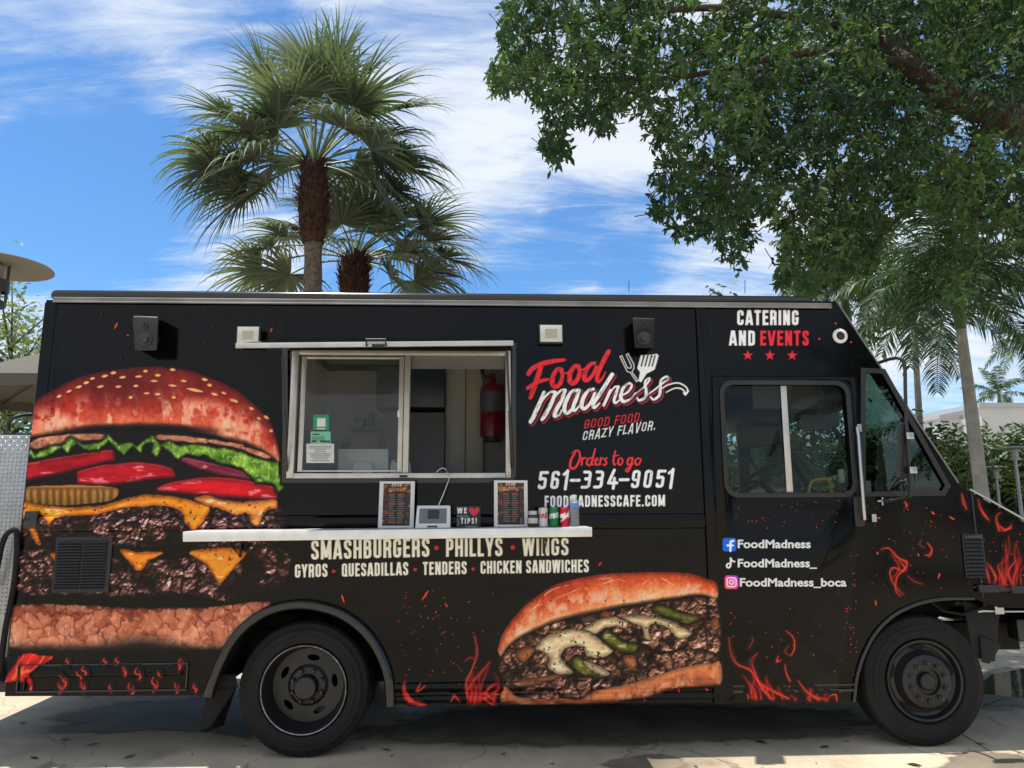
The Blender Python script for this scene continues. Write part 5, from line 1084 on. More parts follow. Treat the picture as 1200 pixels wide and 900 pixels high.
# ---- wheels
M['nut'] = mat('worn_nut', (.05, .05, .05), .38, metal=.4); M['hole_shade'] = mat('hole_shade_black', (.003, .003, .003), .9)
def wheel(cx, cz, yo, front, inner=False):
    b = MB(); rr = .282 if not front else .272
    b.lathe([(rr, .03), (rr+.012, .006), (rr+.045, -.004), (rr+.060, -.005), (rr+.063, -.001), (rr+.085, .0), (rr+.088, -.003), (rr+.094, -.003), (rr+.097, .002), (TR-.035, .012), (TR-.012, .022), (TR-.002, .045), (TR, .07), (TR, .19), (TR-.01, .225), (rr+.06, .25), (rr, .23)], (cx, yo, cz), 'y', 72)
    for k in range(72):   # tread shoulder blocks
        a = 2*math.pi*k/72; c_, s_ = math.cos(a), math.sin(a); t_ = .011
        q = []
        for (r, h) in ((TR-.016, .019), (TR+.001, .045), (TR+.002, .075), (TR-.012, .075)):
            for sgn in (-1, 1):
                q.append((cx+r*c_-sgn*t_*s_, yo+h, cz+r*s_+sgn*t_*c_))
        b.add(q, [(0, 1, 3, 2), (2, 3, 5, 4), (4, 5, 7, 6), (0, 2, 4, 6), (1, 7, 5, 3)])
    w_ = b.build('wheel_tyre', M['rubber'], truck, 25)
    if inner: return w_
    b = MB()
    if front:
        b.lathe([(rr, .03), (rr-.008, .008), (rr-.022, .012), (rr-.035, .05), (.20, .062), (.175, .05)], (cx, yo, cz), 'y', 64)
        holes = [[(cx+.187*math.cos(a+da)*1.0, cz+.187*math.sin(a+da)) for da in (0,)] for a in ()]
        b.lathe([(.222, .058), (.195, .048), (.178, .02), (.171, -.010), (.155, -.018), (.088, -.020), (.084, .0), (.06, .002), (.054, -.026), (.043, -.036), (0, -.036)], (cx, yo, cz), 'y', 48)
        rim = b.build('wheel_rim', M['rim'], w_, 30); b = MB()
        for k in range(10):
            a = 2*math.pi*(k+.5)/10; c = (cx+.124*math.cos(a), yo-.018, cz+.124*math.sin(a)); MB().lathe([(.0165, .0), (.0165, -.018), (.011, -.024), (.009, -.036), (0, -.036)], c, 'y', 6).build('lug_nut', M['nut'], w_, 30)
        for k in range(5):
            b = MB(); a = 2*math.pi*(k+.28)/5; u = Vector((math.cos(a), 0, math.sin(a))); v = Vector((-math.sin(a), 0, math.cos(a))); c = Vector((cx, yo+.048, cz))+u*.214
            ring = [c+u*.018*math.cos(t_)+v*.050*math.sin(t_) for t_ in np.linspace(0, 2*math.pi, 16, endpoint=False)]; b.add(list(ring)+[p+Vector((0, -.003, 0)) for p in ring], [tuple(range(16, 32))]+[(i, (i+1) % 16, 16+(i+1) % 16, 16+i) for i in range(16)])
            b.build('hand_hole', M['hole_shade'], w_, 30)  # black disc: the dark of the opening is painted, not cut
    else:
        b.lathe([(rr, .03), (rr-.002, .004), (rr-.012, .004), (rr-.016, .03), (.248, .10), (.235, .14)], (cx, yo, cz), 'y', 64)
        n = 48; hs = []
        for k in range(5):
            a = 2*math.pi*(k+.12)/5; u = (math.cos(a), math.sin(a)); v = (-u[1], u[0])
            hs.append([(cx+u[0]*(.178+.020*math.cos(t_))+v[0]*.043*math.sin(t_), cz+u[1]*(.178+.020*math.cos(t_))+v[1]*.043*math.sin(t_)) for t_ in np.linspace(0, 2*math.pi, 14, endpoint=False)])
        b.plate(circ(cx, cz, .236, 48), yo+.135, yo+.15, hs)
        b.lathe([(.135, .1345), (.115, .118), (.092, .115), (.078, .11), (.075, .05), (.068, .040), (0, .038)], (cx, yo, cz), 'y', 32)
        b.build('wheel_rim', M['rim'], w_, 30)
        for k in range(8):
            a = 2*math.pi*(k+.5)/8; c = (cx+.104*math.cos(a), yo+.116, cz+.104*math.sin(a)); MB().lathe([(.014, .0), (.014, -.018), (.009, -.03), (0, -.03)], c, 'y', 6).build('lug_nut', M['nut'], w_, 30)
        b = MB(); b.lathe([(rr-.001, .0), (rr-.004, -.003), (rr-.008, .0), (rr-.005, .004), (rr-.001, .0)], (cx, yo, cz), 'y', 72); b.build('rim_edge', M['rimedge'], w_, 60)
    return w_
wheel(*WR, .02, False); wheel(*WR, .33, False, True); wheel(*WF, .02, True)
for cx_, fr__ in ((WR[0], 0), (WF[0], 1)):
    for yo in ((WID-.57, WID-.29) if not fr__ else (WID-.29,)): wheel(cx_, TR, yo, False, True)
# ---- tread-plate box on the tail
b = MB(); bx0, bx1, bz0, bz1 = -3.85, -3.095, Zp(772, 10), Zp(509, 10); b.box(bx0, bx1, .04, WID-.1, bz0, bz1); box_ = b.build('rear_storage_box', M['plate'], truck, 30, .008)
vs = []; fs = []
for i in range(26):
    for j in range(44):
        x = bx1-.02-i*.027; z = bz1-.02-j*.027
        if z < bz0+.02: continue
        a = R(45) if (i+j) % 2 else R(-45); c, s = math.cos(a), math.sin(a); k = len(vs); l, w_ = .0125, .0045
        vs += [(x-l*c, .039, z-l*s), (x+w_*s, .039, z-w_*c), (x+l*c, .039, z+l*s), (x-w_*s, .039, z+w_*c), (x, .0335, z)]; fs += [(k, k+1, k+4), (k+1, k+2, k+4), (k+2, k+3, k+4), (k+3, k, k+4)]
mesh_obj('tread_pattern', vs, fs, M['plate'], box_)
b = MB(); b.tube(catmull([P(38, 486, .3), P(20, 488, .2), P(11, 494, .2), (P(10, 505, .2)), P(16, 509, .2), P(38, 509, .3)], 5), .012, 8); b.build('bent_handle', M['matblack'], truck, 60)
b = MB(); b.tube(catmull([P(-8, 690, -.02), P(2, 640, -.05), P(10, 624, -.05), P(20, 626, -.03), P(17, 680, -.02), P(6, 740, -.02), P(0, 790, 0)], 6), .018, 8); b.build('rubber_strap', M['rubber'], truck, 60)
b = MB(); b.box(XR-.75, XR+.02, .0, WID, Zp(812, 10)+.0, Zp(799, 10)); b.build('rear_bumper', M['matblack'], truck, 30, .02, 3)
b = MB(); x0, z0 = XR-.03, Zp(412, 40); b.lathe([(0, -.03), (.03, -.02), (.034, .0), (.03, .03)], (XR-.015, .08, z0), 'x', 16); b.build('marker_lamp', M['white'], truck)
# ---- artwork on the panels
def on_body(x, z): return (x > XR+.001) & (z > np.where(x < X_(300), ZB1, ZB2)+.002)
decal(art_burger(), 'burger_graphic', side, -.0012, prof, clip=on_body)
sd = art_sandwich()
def prof2(x, z): return np.maximum(prof(x, z), np.where((x > X_(820)) & (x < X_(835)), .0225, 0))
decal(sd, 'sandwich_graphic', side, -.0012, prof2, clip=lambda x, z: z > ZB2+.002)
decal(art_logo(), 'logo_lettering', side, -.0012)
decal(art_orders(), 'phone_lettering', side, -.0012)
decal(art_menu_text(), 'menu_lettering', side, -.0012)
decal(art_catering(), 'catering_lettering', side, -.0012)
decal(art_icons(), 'social_icons', door, -.0132)
for i, (cv, nm) in enumerate(art_flames()):
    if i == 2: decal(cv, nm, door, -.0132)
    else: decal(cv, nm, side, -.0020, prof, clip=on_body)
# sparks scattered over the black
vs, fs, cl_ = [], [], []
rs = random.Random(11)
def spark(px, py, L_, ang, wid, col, y=-.0026):
    c = np.array([px, py]); d = np.array([math.cos(ang), math.sin(ang)]); n = np.array([-d[1], d[0]]); k = len(vs)
    for a, bb in ((-1, 0), (-.3, .8), (.4, 1), (1, .1), (.5, -.9), (-.4, -.7)):
        q = c+d*L_*a*.5+n*wid*bb*.5; p = P(q[0], q[1]); pr = float(prof(np.array([p[0]]), np.array([p[2]]))[0]); vs.append((p[0], y-pr, p[2])); cl_.append(srgb(col))
    fs.append(tuple(range(k, k+6)))
for (px, py, L_, an) in ((136, 382, 9, -1.1), (318, 387, 6, -1.2), (498, 698, 16, -1.0), (523, 709, 7, .9), (402, 702, 12, -1.9), (839, 476, 8, 1.0), (1010, 497, 6, 1.2), (919, 583, 8, -1.2), (970, 594, 6, 1.1), (908, 616, 9, 1.2), (941, 617, 7, 1.0), (1002, 625, 8, -1.4), (852, 632, 6, .6), (1093, 601, 6, .7), (1115, 607, 9, .5), (1029, 607, 6, .0), (983, 631, 7, .8), (991, 670, 11, 1.2), (857, 716, 5, .9), (968, 714, 7, -.7), (1026, 706, 8, 1.4), (1100, 675, 8, -1.3), (1076, 650, 4, 1), (1028, 648, 4, 1), (960, 397, 3, 1), (979, 379, 3, 1), (997, 401, 3, 1), (150, 393, 3, 0), (703, 661, 6, -1.0), (600, 757, 4, 1), (700, 810, 5, 1), (795, 808, 8, 1.3), (828, 808, 5, .6), (755, 820, 5, 1.2)):
    spark(px, py, L_, an, 2.2, (218+rs.randint(-20, 20), 50+rs.randint(-10, 40), 40))
for k in range(210):
    px, py = rs.choice(((rs.uniform(470, 585), rs.uniform(690, 820)), (rs.uniform(850, 1000), rs.uniform(690, 815)), (rs.uniform(1010, 1120), rs.uniform(590, 690)), (rs.uniform(860, 1000), rs.uniform(585, 620)), (rs.uniform(1130, 1200), rs.uniform(610, 690)), (rs.uniform(465, 560), rs.uniform(700, 790)), (rs.uniform(985, 1003), rs.uniform(650, 800))))
    if 846 < px < 996 and 624 < py < 694: continue
    door_y = -.0140 if 846 < px < 1003 and 585 < py < 820 else -.0026
    spark(px, py, rs.uniform(1.2, 3.6), rs.uniform(0, 3.1), rs.uniform(.7, 1.5), (rs.randint(130, 215), rs.randint(30, 90), rs.randint(30, 50)), door_y)
tag(mesh_obj('spark_print', vs, fs, M['print'], side, None, np.array(cl_)), kind='stuff')
def btext(s, name, px0, py0, px1, h, y, parent, m, off=.02, w=.9):
    """set words from the built-in typeface: fit between px0..px1 on baseline py0, cap height h px"""
    c = bpy.data.curves.new(name, 'FONT'); c.body = s; c.size = 1; c.offset = off; c.resolution_u = 3
    o = bpy.data.objects.new(name, c); me = bpy.data.meshes.new_from_object(o); bpy.data.objects.remove(o)
    V = np.array([v.co[:] for v in me.vertices]); F = [tuple(p.vertices) for p in me.polygons]; bpy.data.meshes.remove(me); bpy.data.curves.remove(c)
    x0, x1 = V[:, 0].min(), V[:, 0].max(); k = h/.728
    X = px0+(V[:, 0]-x0)/(x1-x0)*(px1-px0); Y = py0-V[:, 1]*k
    W_ = PA(X, Y, y); return mesh_obj(name, W_, F, m, parent)
M['letter'] = mat('white_vinyl_letter', tuple(srgb((226, 226, 224))), .3)
for s, y, x1 in (('FoodMadness', 642, 950), ('FoodMadness_', 664.5, 957.5), ('FoodMadness_boca', 687, 992)):
    btext(s, 'social_lettering', 864.5 if '_b' not in s else 867, y, x1, 9.8, -.0132, door, M['letter'], .028)

# ------------------------------------------------------------------ loose things
def xat(px, y): return X_(px, y)
def board(px0, px1, py0, y, label):
    x0, x1 = xat(px0, y), xat(px1, y); z0 = shelf_z((x0+x1)/2)+.002; h = (617-py0)/840*(y+5.0)*1.02
    t = thing('menu_stand', ((x0+x1)/2, y, z0), label, 'menu', 'menus on the counter')
    b = MB(); b.hexa([(x0, y-.002, z0), (x1, y-.002, z0), (x1, y+.004, z0), (x0, y+.004, z0), (x0, y+.028, z0+h), (x1, y+.028, z0+h), (x1, y+.034, z0+h), (x0, y+.034, z0+h)]); b.box(x0, x1, y+.005, y+.06, z0, z0+.005); b.build('stand', M['white'], t, 30, .001, 1)
    cv = art_board(px0, py0, px1, 617, 5); V = np.zeros((cv.nx*cv.ny, 3)); u = ((cv.X-px0)/(px1-px0)).ravel(); v = 1-((cv.Y-py0)/(617-py0)).ravel()
    V[:, 0] = x0+.003+(x1-x0-.006)*u; V[:, 2] = z0+.003+(h-.006)*v; V[:, 1] = y-.0032+.030*((V[:, 2]-z0)/h)
    idx = np.arange(cv.nx*cv.ny).reshape(cv.ny, cv.nx); F = np.stack([idx[1:, :-1].ravel(), idx[1:, 1:].ravel(), idx[:-1, 1:].ravel(), idx[:-1, :-1].ravel()], 1)
    mesh_obj('menu_sheet', V, F, M['plainprint'], t, 180, srgb(np.clip(cv.C.reshape(-1, 3), 0, 255)))
board(446, 487, 565, -.12, 'dark menu sheet in a white stand left of the payment terminal on the counter')
board(579, 618, 565, -.12, 'dark menu sheet in a white stand beside the cans and jar on the counter')
# payment terminal
y = -.2; x0, x1 = xat(489, y), xat(529, y); z0 = shelf_z((x0+x1)/2)+.002; h = .145
t = thing('payment_terminal', ((x0+x1)/2, y, z0), 'white payment terminal with grey screen and charging cable on the counter', 'payment terminal')
b = MB(); b.hexa([(x0, y-.03, z0), (x1, y-.03, z0), (x1, y+.10, z0), (x0, y+.10, z0), (x0+.006, y+.03, z0+h), (x1-.002, y+.03, z0+h), (x1-.002, y+.045, z0+h), (x0+.006, y+.045, z0+h)]); b.build('terminal_body', M['white'], t, 30, .006, 3)
def onface(u0, u1, v0, v1, d):
    f = lambda u, v: (x0+.003+(x1-x0-.006)*u, y-.03+.06*v-d, z0+h*v+d*.3)
    return [f(u0, v0), f(u1, v0), f(u1, v1), f(u0, v1)]
for nm, a, m_ in (('terminal_screen', (.09, .9, .2, .86, .0015), mat('grey_screen', (.13, .15, .17), .2)), ('card_slot', (.34, .64, .03, .10, .0012), M['matblack']), ('screen_logo', (.34, .68, .40, .80, .003), mat('dark_screen_box', (.012, .014, .018), .2))):
    f_ = onface(*a); e = [(p[0], p[1]+.002, p[2]) for p in f_]; MB().add(f_+e, [(0, 1, 2, 3), (0, 4, 5, 1), (1, 5, 6, 2), (2, 6, 7, 3), (3, 7, 4, 0)]).build(nm, m_, t)
b = MB(); b.tube(catmull([P(514, 592, -.15), P(520, 578, -.14), P(526, 562, -.09), P(526, 555, -.05), P(521, 555, -.03), P(513, 556, -.02), P(512, 553, .0), (P(518, 548.5, .0)), P(523, 551, .02), P(523, 556, .08)], 6), .0035, 6); b.build('charging_cable', mat('white_cable', (.6, .6, .58), .5), t, 60)
# tips card
y = -.16; x0, x1 = xat(536, y), xat(563.5, y); z0 = shelf_z((x0+x1)/2)+.002; h = .14
t = thing('tip_sign', ((x0+x1)/2, y, z0), 'small black card sign asking for tips with a red heart', 'sign')
cv = art_tips(536, 594, 563.5, 618); b = MB(); b.box(x0, x1, y, y+.006, z0, z0+h); b.box(x0, x1, y+.0062, y+.05, z0, z0+.006); b.build('card', M['matblack'], t, 30)
V = np.zeros((cv.nx*cv.ny, 3)); V[:, 0] = x0+(x1-x0)*((cv.X-536)/27.5).ravel(); V[:, 1] = y-.0015; V[:, 2] = z0+h*(1-((cv.Y-594)/24).ravel()); idx = np.arange(cv.nx*cv.ny).reshape(cv.ny, cv.nx)
mesh_obj('sign_print', V, np.stack([idx[1:, :-1].ravel(), idx[1:, 1:].ravel(), idx[:-1, 1:].ravel(), idx[:-1, :-1].ravel()], 1), M['plainprint'], t, 180, srgb(np.clip(cv.C.reshape(-1, 3), 0, 255)))
# cans
def can(px, label, bgc, words, col, swirl):
    y = -.2; x = xat(px, y); z0 = shelf_z(x)+.002; t = thing('drink_can', (x, y, z0), label, 'can', 'cans on the counter')
    r = .0325; H_ = .122; n = 72; m_ = 56
    cv = Cv(0, 0, n, m_, 1, bgc)
    if swirl: cv.stroke([(2, 50), (24, 40), (36, 30), (50, 8)], 2.4, swirl)
    text(cv, words, (21, 32), (51, 27), 14, col, .10, .09, .2, True)
    C = srgb(np.clip(cv.C[:m_+1, :n], 0, 255)); vs = []; cs = []; fs = []
    for j in range(m_+1):
        v = j/m_
        for k in range(n):
            a = math.pi+2*math.pi*k/n-math.pi/2-math.pi     # the front faces -y
            a = -math.pi/2+2*math.pi*(k-n/2)/n
            rr = r*(1-.10*max(0, (.12-v)/.12)**1.5-.10*max(0, (v-.93)/.07)**1.5); vs.append((x+rr*math.cos(a), y+rr*math.sin(a), z0+H_*(1-v))); cs.append(C[j, k])
    for j in range(m_):
        for k in range(n): k2 = (k+1) % n; fs.append((j*n+k, (j+1)*n+k, (j+1)*n+k2, j*n+k2))
    mesh_obj('can_body', vs, fs, M['can'], t, 180, np.array(cs))
    b = MB(); b.lathe([(r*.90, .0), (r*.86, .003), (r*.82, -.003), (0, -.003)], (x, y, z0+H_), 'z', 32); b.tube([(x-.006, y, z0+H_-.001), (x+.010, y, z0+H_-.001)], .004, 8); b.build('can_lid', M['chrome'], t, 40)
can(635.5, 'silver drink can with red lettering between the jar and the green can', (196, 194, 190), 'COKE', (190, 30, 44), None)
can(647.5, 'green drink can between the silver can and the red can', (8, 116, 58), 'SPRITE', (232, 236, 230), None)
can(660, 'red drink can beside the clear water bottle', (186, 18, 42), 'COCA-COLA', (236, 232, 230), (226, 200, 200))
# jar
y = -.2; x = xat(623.5, y); z0 = shelf_z(x)+.002; t = thing('sauce_jar', (x, y, z0), 'small brown jar with white lid and label at the menu stand', 'jar')
MB().lathe([(0, 0), (.030, .001), (.034, .006), (.034, .068), (.026, .080), (.026, .084)], (x, y, z0), 'z', 28).build('jar_glass', mat('brown_jar', (.045, .03, .018), .2), t, 40)
MB().lathe([(.029, .080), (.029, .102), (.026, .104), (0, .104)], (x, y, z0), 'z', 28).build('jar_lid', mat('grey_jar_lid', (.5, .5, .5), .4), t, 40)
vs = [(x+.0346*math.cos(a), y+.0346*math.sin(a), z0+zz_) for zz_ in (.024, .058) for a in np.linspace(R(200), R(340), 16)]; mesh_obj('jar_label', vs, [(i, i+1, 17+i, 16+i) for i in range(15)], mat('cream_label', (.55, .52, .46), .6), t, 180)
# water bottle
y = -.2; x = xat(671.5, y); z0 = shelf_z(x)+.002; t = thing('water_bottle', (x, y, z0), 'clear plastic water bottle with blue label at the right end of the cans', 'bottle')
pr = [(0, 0), (.026, .001), (.031, .008)]
for k in range(8): pr += [(.031, .014+k*.012), (.0285, .020+k*.012)]
pr += [(.031, .118), (.031, .150), (.024, .170), (.013, .186), (.013, .195)]
bm_ = bpy.data.materials.new('clear_bottle_plastic'); bm_.use_nodes = True; bb = bm_.node_tree.nodes['Principled BSDF']; bb.inputs['Base Color'].default_value = (.82, .88, .92, 1); bb.inputs['Roughness'].default_value = .08; bb.inputs['Transmission Weight'].default_value = .85; bb.inputs['IOR'].default_value = 1.2
MB().lathe(pr, (x, y, z0), 'z', 28).build('bottle_body', bm_, t, 60)
MB().lathe([(.0155, .186), (.0155, .206), (0, .207)], (x, y, z0), 'z', 20).build('bottle_cap', M['white'], t, 40)
MB().lathe([(.0318, .120), (.0318, .150)], (x, y, z0), 'z', 28).build('bottle_label', mat('blue_bottle_label', (.10, .22, .48), .4), t, 60)
# inside: till, cup, extinguisher
y = .2; t = thing('sales_terminal', (X_(425, y), y+.05, zl), 'white sales terminal standing inside the serving window', 'sales terminal')
b = MB(); b.hexa([P(396, 554, y), P(455, 554, y), P(455, 554, y+.02), P(396, 554, y+.02), P(396, 526, y+.03), P(455, 526, y+.03), P(455, 526, y+.05), P(396, 526, y+.05)]); b.build('display_back', mat('pale_grey_plastic', (.50, .50, .49), .4), t, 30, .006)
b = MB(); b.hexa([P(412, 556, y-.06), P(437, 556, y-.06), P(437, 556, y-.01), P(412, 556, y-.01), P(414, 541, y-.03), P(436, 541, y-.03), P(436, 541, y-.005), P(414, 541, y-.005)]); b.build('display_foot', mat('white_plastic_foot', (.58, .58, .57), .4), t, 30, .01)
y = .22; x = X_(469, y); t = thing('receipt_printer', (x, y+.04, zl), 'pale rounded receipt printer behind the window mullion', 'printer')
b = MB(); b.hexa([P(456, 556, y), P(482, 556, y), P(482, 556, y+.1), P(456, 556, y+.1), P(459, 539, y+.01), P(480, 539, y+.01), P(480, 539, y+.1), P(459, 539, y+.1)]); b.build('printer_case', mat('pale_printer_plastic', (.5, .5, .49), .4), t, 30, .012, 3)
b = MB(); b.hexa([P(462, 541.5, y-.004), P(478, 541.5, y-.004), P(478, 541.5, y+.01), P(462, 541.5, y+.01), P(462, 540.3, y-.004), P(478, 540.3, y-.004), P(478, 540.3, y+.01), P(462, 540.3, y+.01)]); b.build('paper_slot', M['matblack'], t)
y = .95; x = X_(577, y); zt, zb = Zp(449, 577, y), Zp(512, 577, y); rr = (X_(592, y)-X_(563, y))/2
t = thing('fire_extinguisher', (x, y, zb), 'dark red fire extinguisher hanging inside the right half of the serving window', 'extinguisher')
MB().lathe([(0, -.03), (rr*.7, -.03), (rr*.7, 0), (rr, 0), (rr, zt-zb-.05), (rr*.75, zt-zb-.015), (rr*.3, zt-zb), (rr*.25, zt-zb+.04), (0, zt-zb+.04)], (x, y, zb), 'z', 28).build('cylinder', M['red'], t, 40)
MB().lathe([(rr*1.01, (zt-zb)*.45), (rr*1.01, (zt-zb)*.82)], (x, y, zb), 'z', 28).build('data_label', M['labelblue'], t, 60)
b = MB(); b.tube([(x, y, zt+.03), (x-.08, y, zt+.06), (x-.09, y, zt+.12)], .018, 8); b.box(x-.03, x+.03, y-.02, y+.02, zt+.03, zt+.08); b.build('valve', M['matblack'], t, 30); b = MB(); b.lathe([(rr*.72, -.04), (rr*.72, 0.0)], (x, y, zb), 'z', 20); b.box(x-.02, x+.02, y+rr, y+.2, zb+.05, zb+.25); b.build('base_band', M['matblack'], t, 40)
# red bag on the dashboard
y = .35; x = X_(1056, y); z0 = 1.66; t = thing('red_bag', (x, y, z0), 'small red bag lying behind the tinted side glass of the cab', 'bag')
bm = bmesh.new(); bmesh.ops.create_icosphere(bm, subdivisions=3, radius=1)
for v in bm.verts:
    c = v.co; n_ = .12*math.sin(c.x*5+1)+.1*math.sin(c.y*6+c.z*4); c.x *= .085*(1+n_); c.y *= .07*(1+n_*.5); c.z = max(-.07, c.z*.085*(1+n_))+.07
    c += Vector((x, y, z0))
vs = [tuple(v.co) for v in bm.verts]; fs = [tuple(v.index for v in f.verts) for f in bm.faces]; bm.free(); mesh_obj('bag_body', vs, fs, M['red'], t, 60)
MB().tube(catmull([(x-.04, y, z0+.14), (x-.03, y, z0+.19), (x+.03, y, z0+.19), (x+.04, y, z0+.14)], 5), .006, 6).build('bag_strap', M['red'], t, 60)
# ------------------------------------------------------------------ ground
g = bpy.data.materials.new('stained_concrete'); g.use_nodes = True; t = g.node_tree; bs = t.nodes['Principled BSDF']
co = t.nodes.new('ShaderNodeTexCoord')
def gn(scale, det, rough=.6, dist=0):
    n = t.nodes.new('ShaderNodeTexNoise'); n.inputs['Scale'].default_value = scale; n.inputs['Detail'].default_value = det; n.inputs['Roughness'].default_value = rough; n.inputs['Distortion'].default_value = dist
    t.links.new(co.outputs['Object'], n.inputs['Vector']); return n.outputs[0]
def ramp(src, a, b_, c0, c1):
    r = t.nodes.new('ShaderNodeMapRange'); r.inputs['From Min'].default_value = a; r.inputs['From Max'].default_value = b_; r.inputs['To Min'].default_value = c0; r.inputs['To Max'].default_value = c1
    t.links.new(src, r.inputs[0]); return r.outputs[0]
def mul(a, b_):
    n = t.nodes.new('ShaderNodeMath'); n.operation = 'MULTIPLY'; t.links.new(a, n.inputs[0]); t.links.new(b_, n.inputs[1]); return n.outputs[0]
big, midn, fine = gn(.55, 6, .6, .4), gn(3.2, 8, .65), gn(70, 4, .7)
v = mul(mul(ramp(big, .3, .7, .72, 1.2), ramp(midn, .3, .72, .78, 1.16)), ramp(fine, .25, .75, .80, 1.18))
spots = t.nodes.new('ShaderNodeTexVoronoi'); spots.inputs['Scale'].default_value = 5.5; t.links.new(co.outputs['Object'], spots.inputs['Vector'])
v = mul(v, ramp(spots.outputs['Distance'], .03, .06, .72, 1.0))
warp = t.nodes.new('ShaderNodeTexNoise'); warp.inputs['Scale'].default_value = 1.7; warp.inputs['Detail'].default_value = 6; t.links.new(co.outputs['Object'], warp.inputs['Vector'])
wv = t.nodes.new('ShaderNodeVectorMath'); wv.operation = 'MULTIPLY_ADD'; t.links.new(warp.outputs['Color'], wv.inputs[0]); wv.inputs[1].default_value = (.9, .9, 0); t.links.new(co.outputs['Object'], wv.inputs[2])
crk = t.nodes.new('ShaderNodeTexVoronoi'); crk.feature = 'DISTANCE_TO_EDGE'; crk.inputs['Scale'].default_value = .55; t.links.new(wv.outputs[0], crk.inputs['Vector'])
v = mul(v, ramp(crk.outputs['Distance'], .001, .006, .55, 1.0))
oil = gn(1.1, 3, .5); v = mul(v, ramp(oil, .62, .74, 1.0, .62)); v = mul(v, ramp(gn(160, 2), .2, .5, .8, 1.05))
cmix = t.nodes.new('ShaderNodeMix'); cmix.data_type = 'RGBA'; cmix.blend_type = 'MULTIPLY'; cmix.inputs[0].default_value = 1; cmix.inputs[6].default_value = (.52, .435, .315, 1)
t.links.new(v, cmix.inputs[7]); t.links.new(cmix.outputs[2], bs.inputs['Base Color'])
t.links.new(ramp(big, .38, .62, .42, .85), bs.inputs['Roughness'])
bp = t.nodes.new('ShaderNodeBump'); bp.inputs['Strength'].default_value = .35; bp.inputs['Distance'].default_value = .01; t.links.new(fine, bp.inputs['Height']); t.links.new(bp.outputs[0], bs.inputs['Normal'])
tag(mesh_obj('ground', [(-600, -600, 0), (600, -600, 0), (600, 600, 0), (-600, 600, 0)], [(0, 1, 2, 3)], g), kind='structure')
# joints of the slabs
b = MB()
b.hexa([(2.85, -4, 0), (2.858, -4, 0), (4.558, 9, 0), (4.55, 9, 0), (2.85, -4, .0022), (2.858, -4, .0022), (4.558, 9, .0022), (4.55, 9, .0022)])
b.box(-12, 14, 3.2, 3.208, .0, .003)
tag(b.build('paving_joints', mat('dark_joint', (.07, .065, .055), .9)), kind='structure')
wet = mat('standing_water', (.035, .033, .028), .03, spec=.5, bump=.03, bscale=9)
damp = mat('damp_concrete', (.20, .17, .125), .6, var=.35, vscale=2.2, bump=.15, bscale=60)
def soft(m):
    """let the edge of a damp or shade patch fade out gradually: the ring value fades the sheet"""
    t = m.node_tree; bs_ = t.nodes['Principled BSDF']; a = t.nodes.new('ShaderNodeVertexColor'); a.layer_name = 'Col'
    co_ = t.nodes.new('ShaderNodeTexCoord'); n = t.nodes.new('ShaderNodeTexNoise'); n.inputs['Scale'].default_value = 5; n.inputs['Detail'].default_value = 7; n.inputs['Roughness'].default_value = .65; t.links.new(co_.outputs['Object'], n.inputs['Vector'])
    ad = t.nodes.new('ShaderNodeMath'); ad.operation = 'ADD'; t.links.new(a.outputs[0], ad.inputs[0]); t.links.new(n.outputs[0], ad.inputs[1])
    mr = t.nodes.new('ShaderNodeMapRange'); mr.interpolation_type = 'SMOOTHSTEP'; mr.inputs['From Min'].default_value = .62; mr.inputs['From Max'].default_value = 1.25; t.links.new(ad.outputs[0], mr.inputs[0]); t.links.new(mr.outputs[0], bs_.inputs['Alpha'])
def puddle(pts, m, z, seed, amp=.05, name='puddle'):
    rs = random.Random(seed); q = catmull(pts, 8, True); c = q.mean(0); n = len(q)
    q = [(p[0]+(p[0]-c[0])*rs.uniform(-amp, amp), p[1]+(p[1]-c[1])*rs.uniform(-amp, amp)) for p in q]
    if name == 'puddle': o = mesh_obj(name, [(a, b_, z) for a, b_ in q], [tuple(range(n))], m)
    else:
        vs = []; cs = []
        for f_, v_ in ((1.12, 0), (.85, .6), (.55, 1)):
            vs += [(c[0]+(a-c[0])*f_, c[1]+(b_-c[1])*f_, z) for a, b_ in q]; cs += [[v_]*3]*n
        vs.append((c[0], c[1], z)); cs.append([1]*3)
        fs = [(r*n+i, r*n+(i+1) % n, (r+1)*n+(i+1) % n, (r+1)*n+i) for r in (0, 1) for i in range(n)]+[(2*n+i, 2*n+(i+1) % n, 3*n) for i in range(n)]
        o = mesh_obj(name, vs, fs, m, None, None, np.array(cs, float))
    tag(o, kind='structure')
soft(damp)
def gp(px, py): p = PZ(px, py); return (p[0], p[1])
puddle([gp(1150, 812), gp(1168, 790), gp(1230, 784), gp(1300, 800), gp(1240, 818)], wet, .006, 2)
puddle([gp(1140, 830), gp(1155, 786), gp(1240, 778), gp(1330, 796), gp(1250, 826)], damp, .004, 3, .08, 'damp_shade_patch')
puddle([gp(60, 860), gp(110, 826), gp(300, 818), gp(420, 850), gp(330, 866), gp(200, 856)], damp, .004, 5, .1, 'damp_shade_patch')
puddle([gp(700, 897), gp(760, 884), gp(800, 890), gp(790, 905)], damp, .004, 6, .1, 'damp_shade_patch')
puddle([gp(1100, 905), gp(1118, 884), (gp(1150, 880)), gp(1200, 886), gp(1230, 905)], damp, .004, 7, .12, 'damp_shade_patch')

shade_damp = mat('shade_dark_damp_concrete', (.17, .14, .10), .65, var=.45, vscale=2.2, bump=.15, bscale=60); soft(shade_damp)
puddle([gp(430, 868), gp(480, 838), gp(620, 826), gp(900, 828), gp(1010, 838), gp(1000, 862), gp(800, 872), gp(620, 876)], shade_damp, .005, 15, .08, 'damp_shade_patch')  # damp patch under the truck, its colour darkened to paint in the shade
